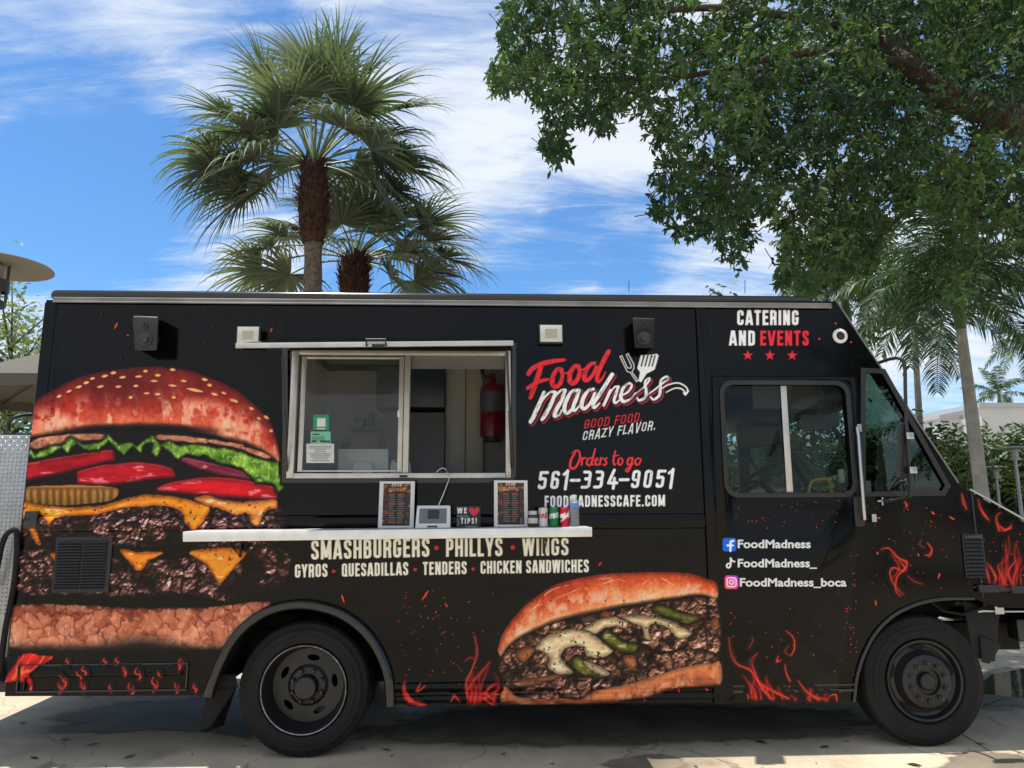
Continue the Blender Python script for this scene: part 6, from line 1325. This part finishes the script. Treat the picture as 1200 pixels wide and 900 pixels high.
# fallen leaves and grit
rs = random.Random(5); vs = []; fs = []; cs = []
for k in range(420):
    x, y_ = rs.uniform(-6, 7), rs.choice((rs.uniform(-.6, .5), rs.uniform(-.6, 3), rs.uniform(2, 8))); a = rs.uniform(0, 6.28); l_ = rs.choice((.008, .012, .02, .035, .05))*rs.uniform(.6, 1.2); w_ = l_*rs.uniform(.25, .6); k0 = len(vs); z = .006
    for u, v_, h in ((-1, 0, .0), (0, .5, .006), (1, 0, .002), (0, -.5, .003)): vs.append((x+math.cos(a)*u*l_-math.sin(a)*v_*w_*2, y_+math.sin(a)*u*l_+math.cos(a)*v_*w_*2, z+h*rs.random()))
    fs.append((k0, k0+1, k0+2, k0+3)); c = rs.choice(((.10, .06, .03), (.16, .11, .05), (.05, .04, .03), (.09, .10, .03))); cs += [c]*4
tag(mesh_obj('leaf_litter', vs, fs, M['plainprint'], None, None, np.array(cs)), kind='stuff')
# ------------------------------------------------------------------ plants
class Lf:
    """many leaf blades in one mesh, a shade value for each"""
    def __init__(s): s.v = []; s.f = []; s.c = []; s.n = 0
    def strip(s, ctr, wid, side, shade):
        k = s.n; m = len(ctr)
        for i in range(m):
            h = side[i]*wid[i]; s.v.append(ctr[i]-h); s.v.append(ctr[i]+h)
        s.c += [shade]*(2*m); s.n += 2*m
        for i in range(m-1): s.f.append((k+2*i, k+2*i+1, k+2*i+3, k+2*i+2))
    def build(s, name, m, parent):
        c = np.repeat(np.clip(np.array(s.c), 0, 1)[:, None], 3, 1); return mesh_obj(name, np.array(s.v), s.f, m, parent, 180, c)
def unit(v): return v/(np.linalg.norm(v)+1e-9)
Z3 = np.array([0, 0, 1.0])
def fan_at(lf, pt, start, hub, blen, rs, tone, droop=1.0, nseg=44):
    """costapalmate leaf on an arching stalk that ends at the hub"""
    s0 = np.array(start, float); h = np.array(hub, float); L = np.linalg.norm(h-s0); out = unit((h-s0)*np.array([1, 1, .2])+1e-6)
    mid = s0*.5+h*.5+Z3*L*.20; path = [(1-t)**2*s0+2*t*(1-t)*mid+t*t*h for t in np.linspace(0, 1, 9)]
    pt.tube(path, list(np.linspace(.024, .012, 9)), 6, False)
    ax = unit(h-path[-2]); sd = np.cross(ax, Z3)
    if np.linalg.norm(sd) < .2: sd = np.array([1.0, 0, 0])
    sd = unit(sd+np.array([rs.uniform(-.3, .3), rs.uniform(-.3, .3), rs.uniform(-.35, .35)])); sd = unit(sd-ax*(sd@ax)); nm = np.cross(sd, ax)
    if nm[2] < 0: nm = -nm
    for k in range(nseg):
        a = -2.15+4.3*k/(nseg-1)+rs.uniform(-.03, .03)
        q = unit(ax*math.cos(a)+sd*math.sin(a)+nm*(.22*abs(math.sin(a))-.05+rs.uniform(-.05, .05))); L_ = blen*(1-.25*(abs(a)/2.15)**2)*rs.uniform(.85, 1.06)
        c = h.copy(); ctr = [c.copy()]; qq = q; g_ = rs.uniform(.5, 1.25)*droop
        for i in range(7):
            qq = unit(qq+np.array([0, 0, -.052*g_*max(0, i-1.5)**1.15])); c = c+qq*L_/7; ctr.append(c.copy())
        sv = unit(np.cross(q, nm)+nm*rs.uniform(-.45, .45)); wd = [.010, .026, .030, .025, .018, .012, .006, .001]
        lf.strip(ctr, wd, [sv]*8, tone+rs.uniform(-.25, .25))
def sabal(base, top, hubs, blen, seed, label, boots=1.0, trunk_r=.13):
    rs = random.Random(seed); t_ = thing('cabbage_palm', base, label, 'palm tree', 'fan palms behind the truck'); base = np.array(base, float); top = np.array(top, float)
    path = [base+(top-base)*k/40 + np.array([.05*math.sin(k*.17+seed), .04*math.cos(k*.14), 0])*(1-k/40) for k in range(41)]
    bl = boots; b = MB(); b.tube(path, [trunk_r*(1.2-.2*k/40)*(1+.05*math.sin(k*2.4)+.03*rs.uniform(-1, 1)) for k in range(41)], 18); b.build('trunk', M['bark'], t_, 60)
    up = unit(top-base); b = MB(); rad = lambda v: trunk_r*(.95+1.0*math.sin(math.pi*min(1, .12+.74*v))**.8)
    b.tube([top-up*bl*(1-k/8) for k in range(9)], [rad(k/8)*.92 for k in range(9)], 14)
    for k in range(420):
        v = rs.random(); a = rs.uniform(0, 6.28); r = rad(v); c = top-up*bl*(1-v); o = np.array([math.cos(a), math.sin(a), 0]); tt = np.array([-o[1], o[0], 0])
        p0 = c+o*r*.88; p1 = c+o*(r+.02+.09*rs.random()**2)+Z3*rs.uniform(.04, .16)+tt*rs.uniform(-.04, .04); w_ = rs.uniform(.008, .034)
        b.add([p0-tt*w_, p0+tt*w_, p1+tt*w_*.4, p1-tt*w_*.4, p0-Z3*.05], [(0, 1, 2, 3), (0, 4, 1)])
    b.build('leaf_boots', M['boots'], t_, 30)
    lf = Lf(); pt = MB()
    for (px, py, dy) in hubs:
        fan_at(lf, pt, top-up*rs.uniform(0, .15), P(px, py, top[1]+dy), blen*rs.uniform(.88, 1.1), rs, rs.uniform(.22, .62), 1.0 if py < (150 if top[1] < 7 else 270) else 1.9)
    lf.build('crown', M['fan'], t_); pt.build('leaf_stalks', M['petiole'], t_, 60)
    return t_
def pinnate(lf, pt, start, dirv, L, ll, rs, droop, n=44, tone=.5, wid=.016):
    d = unit(np.array(dirv)); p = np.array(start, float); N_ = 14; path = [p.copy()]; dirs = [d]
    for i in range(N_):
        d = unit(d+np.array([0, 0, -droop*.03*(1+i*.22)])); p = p+d*L/N_; path.append(p.copy()); dirs.append(d)
    pt.tube(path, list(np.linspace(.022, .004, N_+1)*L/2.2), 5, False)
    for k in range(n):
        u = .12+.88*(k+.5)/n; f_ = u*N_; i = min(int(f_), N_-1); fr = f_-i; c = path[i]*(1-fr)+path[i+1]*fr; dd = dirs[i+1]
        sd = unit(np.cross(dd, Z3)); up = np.cross(sd, dd)
        for sg in (-1, 1):
            l_ = ll*(math.sin(math.pi*min(1, .14+.80*u))**.7)*rs.uniform(.85, 1.1); q = unit(sd*sg*.85+dd*.55+up*rs.uniform(-.25, .45)); ctr = [c]; qq = q; cc = c
            for j in range(3): qq = unit(qq+np.array([0, 0, -.30*(j+.4)*rs.uniform(.7, 1.3)])); cc = cc+qq*l_/3; ctr.append(cc)
            sv = unit(dd*.8+up*rs.uniform(-.7, .7)); lf.strip(ctr, [wid*.5, wid, wid*.8, .002], [sv]*4, tone+rs.uniform(-.25, .25))
def royal(base, h, r, L, seed, label, nfr=15, lean=(0, 0), name='royal_palm', group='feather palms'):
    rs = random.Random(seed); t_ = thing(name, base, label, 'palm tree', group); base = np.array(base, float); top = base+np.array([lean[0], lean[1], h])
    b = MB(); b.tube([base+(top-base)*k/16 for k in range(17)], [r*(1.12-.34*(k/16)+.10*math.sin(math.pi*k/16)) for k in range(17)], 20); b.build('trunk', M['royal'], t_, 60)
    sh = min(.9, h*.22); b = MB(); b.tube([top+Z3*(sh*k/5-.02) for k in range(6)], [r*.85, r*.95, r*.85, r*.7, r*.55, r*.35], 14); b.build('crownshaft', M['shaft'], t_, 60)
    lf = Lf(); pt = MB(); ct = top+Z3*sh*.85
    for k in range(nfr):
        u = (k+.5)/nfr; el = R(78-88*u)+rs.uniform(-.1, .1); az = k*2.39996+seed; d = (math.cos(az)*math.cos(el), math.sin(az)*math.cos(el), math.sin(el))
        pinnate(lf, pt, ct, d, L*rs.uniform(.85, 1.1), L*.25, rs, 1.0+.9*u, 54, .45, .021)
    lf.build('crown', M['pinna'], t_); pt.build('leaf_stalks', M['petiole'], t_, 60); return t_
# the two fan palms over the roof
def at(px, py, y): return P(px, py, y)
t1 = at(368, 192, 5.6); b1 = (float(at(375, 345, 5.6)[0]), 5.6, 0)
sabal(b1, t1, [(392, 106, -.3), (340, 122, -.7), (415, 123, -.6), (466, 178, .0), (252, 178, -.1), (312, 216, .1), (436, 212, -.1), (270, 136, .3), (312, 92, .2), (356, 76, .5), (428, 89, .4), (466, 128, .4), (296, 158, -.4), (370, 106, .9), (396, 76, -.1), (330, 100, 1.0), (462, 222, .3), (284, 200, .6), (345, 135, 1.0), (425, 150, 1.0), (448, 106, .8), (372, 94, -.7), (278, 160, .7), (452, 158, .8), (330, 190, .7), (402, 150, -.9), (325, 150, -.5), (415, 196, .7), (248, 196, -.3), (286, 228, .1), (298, 186, -.6), (446, 230, -.2), (474, 196, .2), (436, 176, -.6), (268, 214, .4)],
      1.16, 3, 'tallest fan palm with a dark swollen leaf-base head above the truck roof', 1.3, .125)
t2 = at(416, 302, 7.6); b2 = (float(at(412, 345, 7.6)[0]), 7.6, 0)
sabal(b2, t2, [(318, 290, .0), (340, 322, .3), (478, 296, -.1), (470, 258, .1), (446, 236, .4), (398, 232, .5), (502, 282, .4), (506, 318, .0), (456, 322, -.4), (380, 246, .8), (430, 258, -.4), (356, 272, .9), (400, 262, -.5), (486, 330, .5), (306, 316, .5), (420, 222, .9), (448, 272, -.7), (496, 262, .2), (462, 296, .7), (392, 280, .9), (336, 276, .5), (520, 302, .1)],
      1.36, 12, 'lower fan palm half hidden behind the taller palm and truck roof', .8, .15)
# feather palms on the right
y = 7.2; bb = at(1150, 590, y); tp = at(1126, 385, y); royal((bb[0]+.06, y, 0), tp[2], .105, 2.5, 5, 'feather palm with the thick smooth grey trunk right of the truck', 24, (tp[0]-bb[0]-.06, 0))
y = 13.5; bb = at(1080, 590, y); tp = at(1072, 395, y); royal((bb[0], y, 0), tp[2], .085, 2.9, 9, 'slim feather palm beyond the sloping windscreen of the truck', 22, (tp[0]-bb[0], 0))
y = 11.5; tp = at(990, 345, y); royal((tp[0], y, 0), tp[2]-.75, .12, 2.1, 2, 'feather palm whose crown shows above the front of the roof', 22)
y = 11.0; tp = at(1245, 345, y); royal((tp[0], y, 0), tp[2], .14, 2.6, 4, 'feather palm at the far right edge with fronds reaching in', 22)
y = 26.0; tp = at(1206, 425, y); royal((tp[0], y, 0), tp[2], .16, 2.4, 6, 'distant dark feather palm above the white building', 13)
y = 34.0; tp = at(1172, 478, y); royal((tp[0], y, 0), tp[2], .12, 1.9, 8, 'tiny palm in front of the white building roof', 11)
y = -11.0
royal((9.0, y, 0), 3.3, .15, 2.6, 15, 'feather palm standing behind the photographer, mirrored in the side glass', 15)
royal((10.8, y+1, 0), 2.6, .15, 2.6, 16, 'shorter feather palm behind the photographer, mirrored in the side glass', 15)
# hedge of arching leaves
def hedge(x0, x1, y0, y1, h, n, nl, seed, label):
    rs = random.Random(seed); t_ = thing('hedge', ((x0+x1)/2, (y0+y1)/2, 0), label, 'hedge'); lf = Lf(); pt = MB()
    for k in range(n):
        c = np.array([rs.uniform(x0, x1), rs.uniform(y0, y1), 0]); az = rs.uniform(0, 6.28); el = R(rs.uniform(55, 86)); d = (math.cos(az)*math.cos(el), math.sin(az)*math.cos(el), math.sin(el))
        zz0 = rs.uniform(0, h*.45); pinnate(lf, pt, c+Z3*zz0, d, (h-zz0)*rs.uniform(.75, 1.15), .42, rs, 1.5, 20, .2+.5*rs.random(), .024)
    for k in range(nl):
        z = h*(rs.random()**.8)*(.9+.12*math.sin(k)); c = np.array([rs.uniform(x0, x1), rs.uniform(y0, y1), z]); q = unit(np.array([rs.uniform(-1, 1), rs.uniform(-1, 1), rs.uniform(-.8, .6)])); s_ = unit(np.cross(q, [rs.uniform(-1, 1), rs.uniform(-1, 1), 1])); l_ = rs.uniform(.12, .26)
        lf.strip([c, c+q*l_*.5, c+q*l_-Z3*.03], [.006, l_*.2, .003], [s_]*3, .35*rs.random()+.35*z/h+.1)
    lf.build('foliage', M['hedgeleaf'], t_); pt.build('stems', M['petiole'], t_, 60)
hz = float(at(1100, 500, 10.5)[2])
hedge(5.0, 15.5, 9.2, 11.6, hz, 330, 16000, 3, 'tall leafy hedge between the palm trunks and the white building')
hedge(-1.0, 5.0, 9.4, 11.4, hz*.97, 110, 4500, 7, 'leafy hedge seen through the cab windows of the truck')
hedge(-8.0, -2.0, 9.0, 10.5, 1.3, 70, 3000, 9, 'low leafy hedge behind the tail of the truck')
# pale loose tree on the left
def small_tree(base, h, r, n, seed, label, m, lsz, z0=.25, name='leafy_tree'):
    rs = random.Random(seed); t_ = thing(name, base, label, 'tree'); base = np.array(base, float); b = MB(); lf = Lf()
    b.tube([base, base+Z3*h*.35, base+np.array([.1, 0, h*.8])], [.09, .07, .02], 8); tips = []
    for k in range(34):
        z = h*rs.uniform(z0, .9); az = rs.uniform(0, 6.28); L = r*rs.uniform(.6, 1.1)*math.sin(math.pi*min(1, .25+.75*(1-(z/h-z0)/(1-z0)*.85)))**.8; a = base+Z3*z; e = a+np.array([math.cos(az)*L, math.sin(az)*L, L*.7+.2]); md = (a+e)/2+Z3*.12
        b.tube([a, md, e], [.022, .014, .004], 5); tips.append((a, md, e))
    for k in range(n):
        a, md, e = rs.choice(tips); u = rs.uniform(.2, 1.05); c = (a*(1-u)+e*u)+np.array([rs.gauss(0, .16), rs.gauss(0, .16), rs.gauss(0, .2)]); q = unit(np.array([rs.uniform(-1, 1), rs.uniform(-1, 1), rs.uniform(-1, .5)])); s_ = unit(np.cross(q, [rs.uniform(-1, 1), rs.uniform(-1, 1), .6])); l_ = lsz*rs.uniform(.7, 1.3)
        lf.strip([c, c+q*l_*.5, c+q*l_], [.004, l_*.2, .002], [s_]*3, rs.random())
    b.build('trunk', M['treebark'], t_, 60); lf.build('crown', m, t_)
y = 7.0; c = at(4, 500, y); small_tree((c[0], y, 0), float(at(5, 372, y)[2]), 1.2, 5200, 4, 'pale small-leaved tree behind the tail of the truck', M['lightleaf'], .11)
y = 9.5; c = at(-80, 500, y); small_tree((c[0], y, 0), 3.6, 1.6, 4500, 6, 'pale bushy tree at the left edge behind the umbrella', M['lightleaf'], .12)

y = 10.6; c = at(950, 500, y); small_tree((c[0], y, 0), 5.4, 2.3, 9000, 14, 'dense green bushy tree seen through the cab windows of the truck', M['hedgeleaf'], .20, .08, 'bushy_tree')
# big broad-leaved tree hanging in from the right
rs = random.Random(21)
tb = np.array([8.6, 3.4, 0.0])
tree = thing('shade_tree', tuple(tb), 'large dark broad-leaved tree hanging over the front of the truck from the right', 'tree')
b = MB()
fork = np.array([8.3, 3.4, 4.2])
b.tube(catmull([tb, tb+[0, 0, 1.5], [8.5, 3.4, 3.0], fork], 5), list(np.linspace(.46, .34, 16)), 16)
limb = [fork, at(1290, 170, 2.9), at(1210, 148, 2.9), at(1165, 132, 2.9), at(1110, 112, 3.0), at(1068, 78, 3.1), at(1035, 40, 3.3), at(980, -20, 3.6), at(900, -90, 3.8)]
b.tube(catmull(limb, 6), [q_*(1+.10*math.sin(i_*1.7)+.08*math.sin(i_*.63)) for i_, q_ in enumerate(np.linspace(.22, .07, 49))], 14)
b.tube(catmull([fork, [8.2, 3.2, 6.0], [7.6, 2.8, 8.5]], 6), list(np.linspace(.28, .10, 13)), 12)
for q, r0 in (([limb[3], at(1120, 200, 3.2), at(1060, 250, 3.5), at(1010, 300, 3.6)], .06), ([limb[4], at(1000, 130, 2.8), at(900, 180, 2.6), at(860, 250, 2.5)], .06), ([limb[5], at(960, 60, 2.6), at(800, 90, 2.4), at(680, 90, 2.3)], .07), ([limb[2], at(1180, 230, 3.6), at(1150, 300, 3.9)], .05), ([limb[6], at(860, 10, 2.6), at(720, 20, 2.3), at(620, 40, 2.2)], .06), ([fork, at(1290, 260, 3.6), at(1190, 290, 4.0)], .07)):
    b.tube(catmull(q, 6), list(np.linspace(r0, .012, 6*(len(q)-1)+1)), 8)
b.build('trunk', M['treebark'], tree, 60)
outline = [(594, -60), (590, 0), (584, 60), (574, 90), (572, 108), (592, 118), (600, 100), (622, 112), (628, 126), (642, 132), (636, 150), (636, 182), (655, 192), (668, 178), (664, 158), (676, 140), (692, 150), (704, 156), (720, 140), (752, 132), (764, 160), (770, 200), (764, 250), (785, 262), (800, 284), (830, 276), (850, 300), (868, 318), (885, 290), (880, 262), (892, 238), (905, 268), (916, 262), (915, 300), (902, 332), (940, 345), (985, 335), (1000, 318), (1020, 322), (1040, 290), (1060, 268), (1085, 262), (1110, 255), (1125, 282), (1100, 300), (1095, 330), (1100, 350), (1118, 362), (1135, 345), (1145, 325), (1140, 300), (1160, 268), (1200, 285), (1280, 300), (1330, 200), (1330, -60)]
cv = Cv(560, -70, 1340, 410, 3.0); w, dd = cv.poly(outline); inside = np.zeros((cv.ny, cv.nx)); inside[w] = np.where(dd < 0, 1, 0)
gaps = fbm(cv.X, cv.Y, 42, 4, 77); gap2 = fbm(cv.X, cv.Y, 15, 3, 91); dens = sstep(.33, .46, gaps*.5+gap2*.5)
dens = dens*inside
for (px, py, r, k) in ((1080, 290, 40, .8), (1165, 250, 26, .6), (885, 300, 14, .9), (1190, 60, 20, .5), (985, 180, 16, .5), (1120, 160, 18, .4)): dens *= 1-k*np.exp(-((cv.X-px)**2+(cv.Y-py)**2)/(r*r))
flat = dens.ravel()/dens.sum(); nr = np.random.default_rng(5)
LX, LY = [1035, 1068, 1110, 1165, 1210, 1290], [40, 78, 112, 132, 148, 170]
NT = 8000
pick = nr.choice(len(flat), NT, p=flat)
lf = Lf(); tw = MB()
for k in pick:
    px = cv.X.ravel()[k]+rs.uniform(-1.5, 1.5); py = cv.Y.ravel()[k]+rs.uniform(-1.5, 1.5); y = rs.uniform(1.2, 4.6) if px < 900 else rs.uniform(1.4, 5.4)
    if px > 1035 and abs(py-np.interp(px, LX, LY)) < 24 and rs.random() < .72: y = rs.uniform(3.5, 5.6)
    c = np.array(at(px, py, y)); ax = unit(np.array([rs.gauss(-.15, .6), rs.gauss(-.1, .6), rs.gauss(-.55, .5)])); L = rs.uniform(.12, .30); nl = rs.randint(8, 13); tone = .2+.5*rs.random()**2
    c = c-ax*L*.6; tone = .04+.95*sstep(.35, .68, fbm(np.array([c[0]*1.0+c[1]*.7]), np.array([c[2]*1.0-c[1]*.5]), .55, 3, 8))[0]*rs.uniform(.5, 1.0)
    if rs.random() < .4: tw.tube([c-ax*.10, c+ax*L*.5, c+ax*L], [.006, .004, .002], 4, False)
    for j in range(nl):
        u = (j+.5)/nl; o = c+ax*L*u; rd = unit(np.array([rs.gauss(0, 1), rs.gauss(0, 1), rs.gauss(0, 1)])); q = unit(rd*.9+ax*.55-Z3*.12); s_ = unit(np.cross(q, [rs.gauss(0, 1), rs.gauss(0, 1), rs.gauss(0, 1)])); l_ = rs.uniform(.055, .115)
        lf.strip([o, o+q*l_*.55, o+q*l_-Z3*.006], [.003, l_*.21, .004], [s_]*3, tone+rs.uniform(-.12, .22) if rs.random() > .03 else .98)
# rest of the crown, out of the picture above and to the right
for k in range(2600):
    c = np.array([rs.uniform(4.6, 12.5), rs.uniform(1.6, 7), rs.uniform(7.2, 10)]); q = unit(np.array([rs.gauss(0, 1), rs.gauss(0, 1), rs.gauss(0, 1)])); s_ = unit(np.cross(q, [rs.gauss(0, 1), rs.gauss(0, 1), rs.gauss(0, 1)]))
    px_ = 1
    for j in range(5):
        o = c+np.array([rs.gauss(0, .12), rs.gauss(0, .12), rs.gauss(0, .12)]); l_ = rs.uniform(.10, .16); lf.strip([o, o+q*l_*.5, o+q*l_], [.01, l_*.22, .006], [s_]*3, rs.random()*.6)
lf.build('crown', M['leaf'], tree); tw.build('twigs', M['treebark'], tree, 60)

# ------------------------------------------------------------------ things around
y = 30.0
t_ = thing('white_building', (float(at(1210, 500, y)[0]), y, 0), 'pale flat-roofed building beyond the hedge on the right', 'building')
x0, x1, x2, x3 = (float(at(q, 490, y)[0]) for q in (1124, 1150, 1150, 1420)); z1 = float(at(1180, 478, y)[2]); z2 = float(at(1135, 487, y)[2])
b = MB(); b.box(x2, x3, y, y+10, 0, z1); b.box(x0, x1-.003, y+1.5, y+10, 0, z2); b.build('wall', M['concretewall'], t_, 30)
b = MB(); b.box(x2-.1, x3, y-.1, y+10.1, z1+.003, z1+.25); b.box(x0-.1, x1-.11, y+1.4, y+10.1, z2+.003, z2+.2); b.build('parapet', mat('grey_parapet', (.45, .45, .46), .8), t_, 30)
b = MB(); xx = float(at(1184, 478, y)[0]); b.tube([(xx, y+.5, z1+.2), (xx, y+.5, z1+1.0), (xx+.25, y+.5, z1+1.1), (xx+.5, y+.5, z1+1.0), (xx+.5, y+.5, z1+.2)], .03, 6); b.build('roof_ladder', M['lampgrey'], t_)
b = MB(); b.box(x2+1, x2+12, y-.005, y-.001, z1-1.0, z1-.92); b.build('wall_groove', mat('grey_groove', (.3, .3, .3), .8), t_)
def path_lamp(px, py, y, label):
    c = at(px, py, y); z = float(c[2]); t_ = thing('path_lamp', (c[0], y, 0), label, 'street lamp', 'disc-topped path lamps')
    MB().lathe([(.0, 0), (.08, 0), (.08, .03), (.034, .05), (.03, z-.24)], (c[0], y, 0), 'z', 16).build('post', M['lampgrey'], t_, 40)
    MB().lathe([(.03, z-.24), (.085, z-.23), (.085, z-.19), (.06, z-.185), (.06, z-.09), (.10, z-.085), (.10, z-.05), (0, z-.04)], (c[0], y, 0), 'z', 20).build('lantern', M['lampgrey'], t_, 40)
    MB().lathe([(0, z+.02), (.1, z+.012), (.25, z-.01), (.25, z-.022), (.1, z-.012), (0, z-.012)], (c[0], y, 0), 'z', 32).build('disc_cap', M['lampgrey'], t_, 40); return t_
path_lamp(1188, 524, 7.4, 'nearer grey path lamp with a flat disc cap at the right edge'); path_lamp(1166, 547, 11.8 - 3.0, 'farther smaller path lamp with a flat disc cap left of the other')
# overhead lamp at the left edge
y = 2.6; c = at(-6, 309, y); z = float(c[2]); cxl = float(c[0])
t_ = thing('disc_lamp', (cxl, y, 0), 'street lamp with a wide round disc shade at the left edge', 'street lamp')
MB().lathe([(0, z+.06), (.30, z+.03), (.545, z-.02), (.55, z-.03), (.50, z-.03), (.2, z+.0), (0, z+.0)], (cxl, y, 0), 'z', 40).build('disc_shade', mat('beige_disc', (.20, .185, .15), .5), t_, 40)
MB().lathe([(.11, z-.19), (.155, z-.18), (.155, z-.30), (.12, z-.31), (.12, z-.19)], (cxl, y, 0), 'z', 28).build('lamp_ring', M['lampdark'], t_, 40)
MB().lathe([(.085, z-.02), (.085, z-.42)], (cxl, y, 0), 'z', 24).build('lamp_glass', mat('lamp_glass', (.35, .37, .38), .2), t_, 40)
b = MB()
for k in range(4): a = R(45+90*k); b.tube([(cxl+.13*math.cos(a), y+.13*math.sin(a), z+.0), (cxl+.13*math.cos(a), y+.13*math.sin(a), z-.45)], .014, 6)
b.lathe([(0, z-.40), (.13, z-.41), (.14, z-.47), (.08, z-.50), (.06, z-.7), (.06, 0)], (cxl, y, 0), 'z', 24); b.build('lamp_post', M['lampdark'], t_, 40)
# umbrella behind the tail
y = 5.2; c = at(118, 415, y); cx_ = float(c[0]); zt = float(at(118, 396, y)[2]); ze = float(at(0, 462, y)[2]); ra = cx_-float(at(-45, 460, y)[0])
t_ = thing('patio_umbrella', (cx_, y, 0), 'taupe canvas umbrella showing behind the tail of the truck', 'umbrella')
vs = [(cx_, y, zt)]; n = 8; fs = []
for k in range(n):
    a = 2*math.pi*(k+.5)/n; vs.append((cx_+ra*math.cos(a), y+ra*math.sin(a), ze))
for k in range(n): vs.append((vs[1+k][0], vs[1+k][1], ze-.14))
for k in range(n): k2 = (k+1) % n; fs += [(0, 1+k, 1+k2), (1+k, 9+k, 9+k2, 1+k2)]
mesh_obj('canopy', vs, fs, M['canvas'], t_)
b = MB(); b.tube([(cx_, y, 0), (cx_, y, zt-.02)], .03, 10); b.build('pole', M['lampdark'], t_, 40); b = MB()
for k in range(n): b.tube([(cx_, y, zt-.06), (vs[1+k][0], vs[1+k][1], ze-.03)], .012, 5)
b.build('ribs', M['lampdark'], t_)
# thin aerial on the roof
t_b = MB(); t_b.tube([P(737, 342, 1.2), P(737, 329, 1.2)], .003, 6); t_b.tube([P(873, 344, 1.0), P(873, 328, 1.0)], .003, 6); t_b.build('roof_aerial', M['matblack'], truck)
# far line of trees all round the lot, one mass
rs = random.Random(31); lf = Lf()
for k in range(9000):
    a = rs.uniform(-.95, 3.14+.95); r = rs.uniform(52, 60); h = 3.6+1.6*math.sin(a*9)+1.1*math.sin(a*23+1); c = np.array([r*math.cos(a), r*math.sin(a), max(.2, h*rs.random()**.7)])
    q = unit(np.array([rs.gauss(0, 1), rs.gauss(0, 1), rs.gauss(0, .7)])); s_ = unit(np.cross(q, [rs.gauss(0, 1), rs.gauss(0, 1), 1])); l_ = rs.uniform(.8, 1.7); lf.strip([c, c+q*l_*.5, c+q*l_], [.1, l_*.35, .05], [s_]*3, .5*rs.random()+.1)
tag(lf.build('distant_trees', M['leaf'], None), kind='stuff')
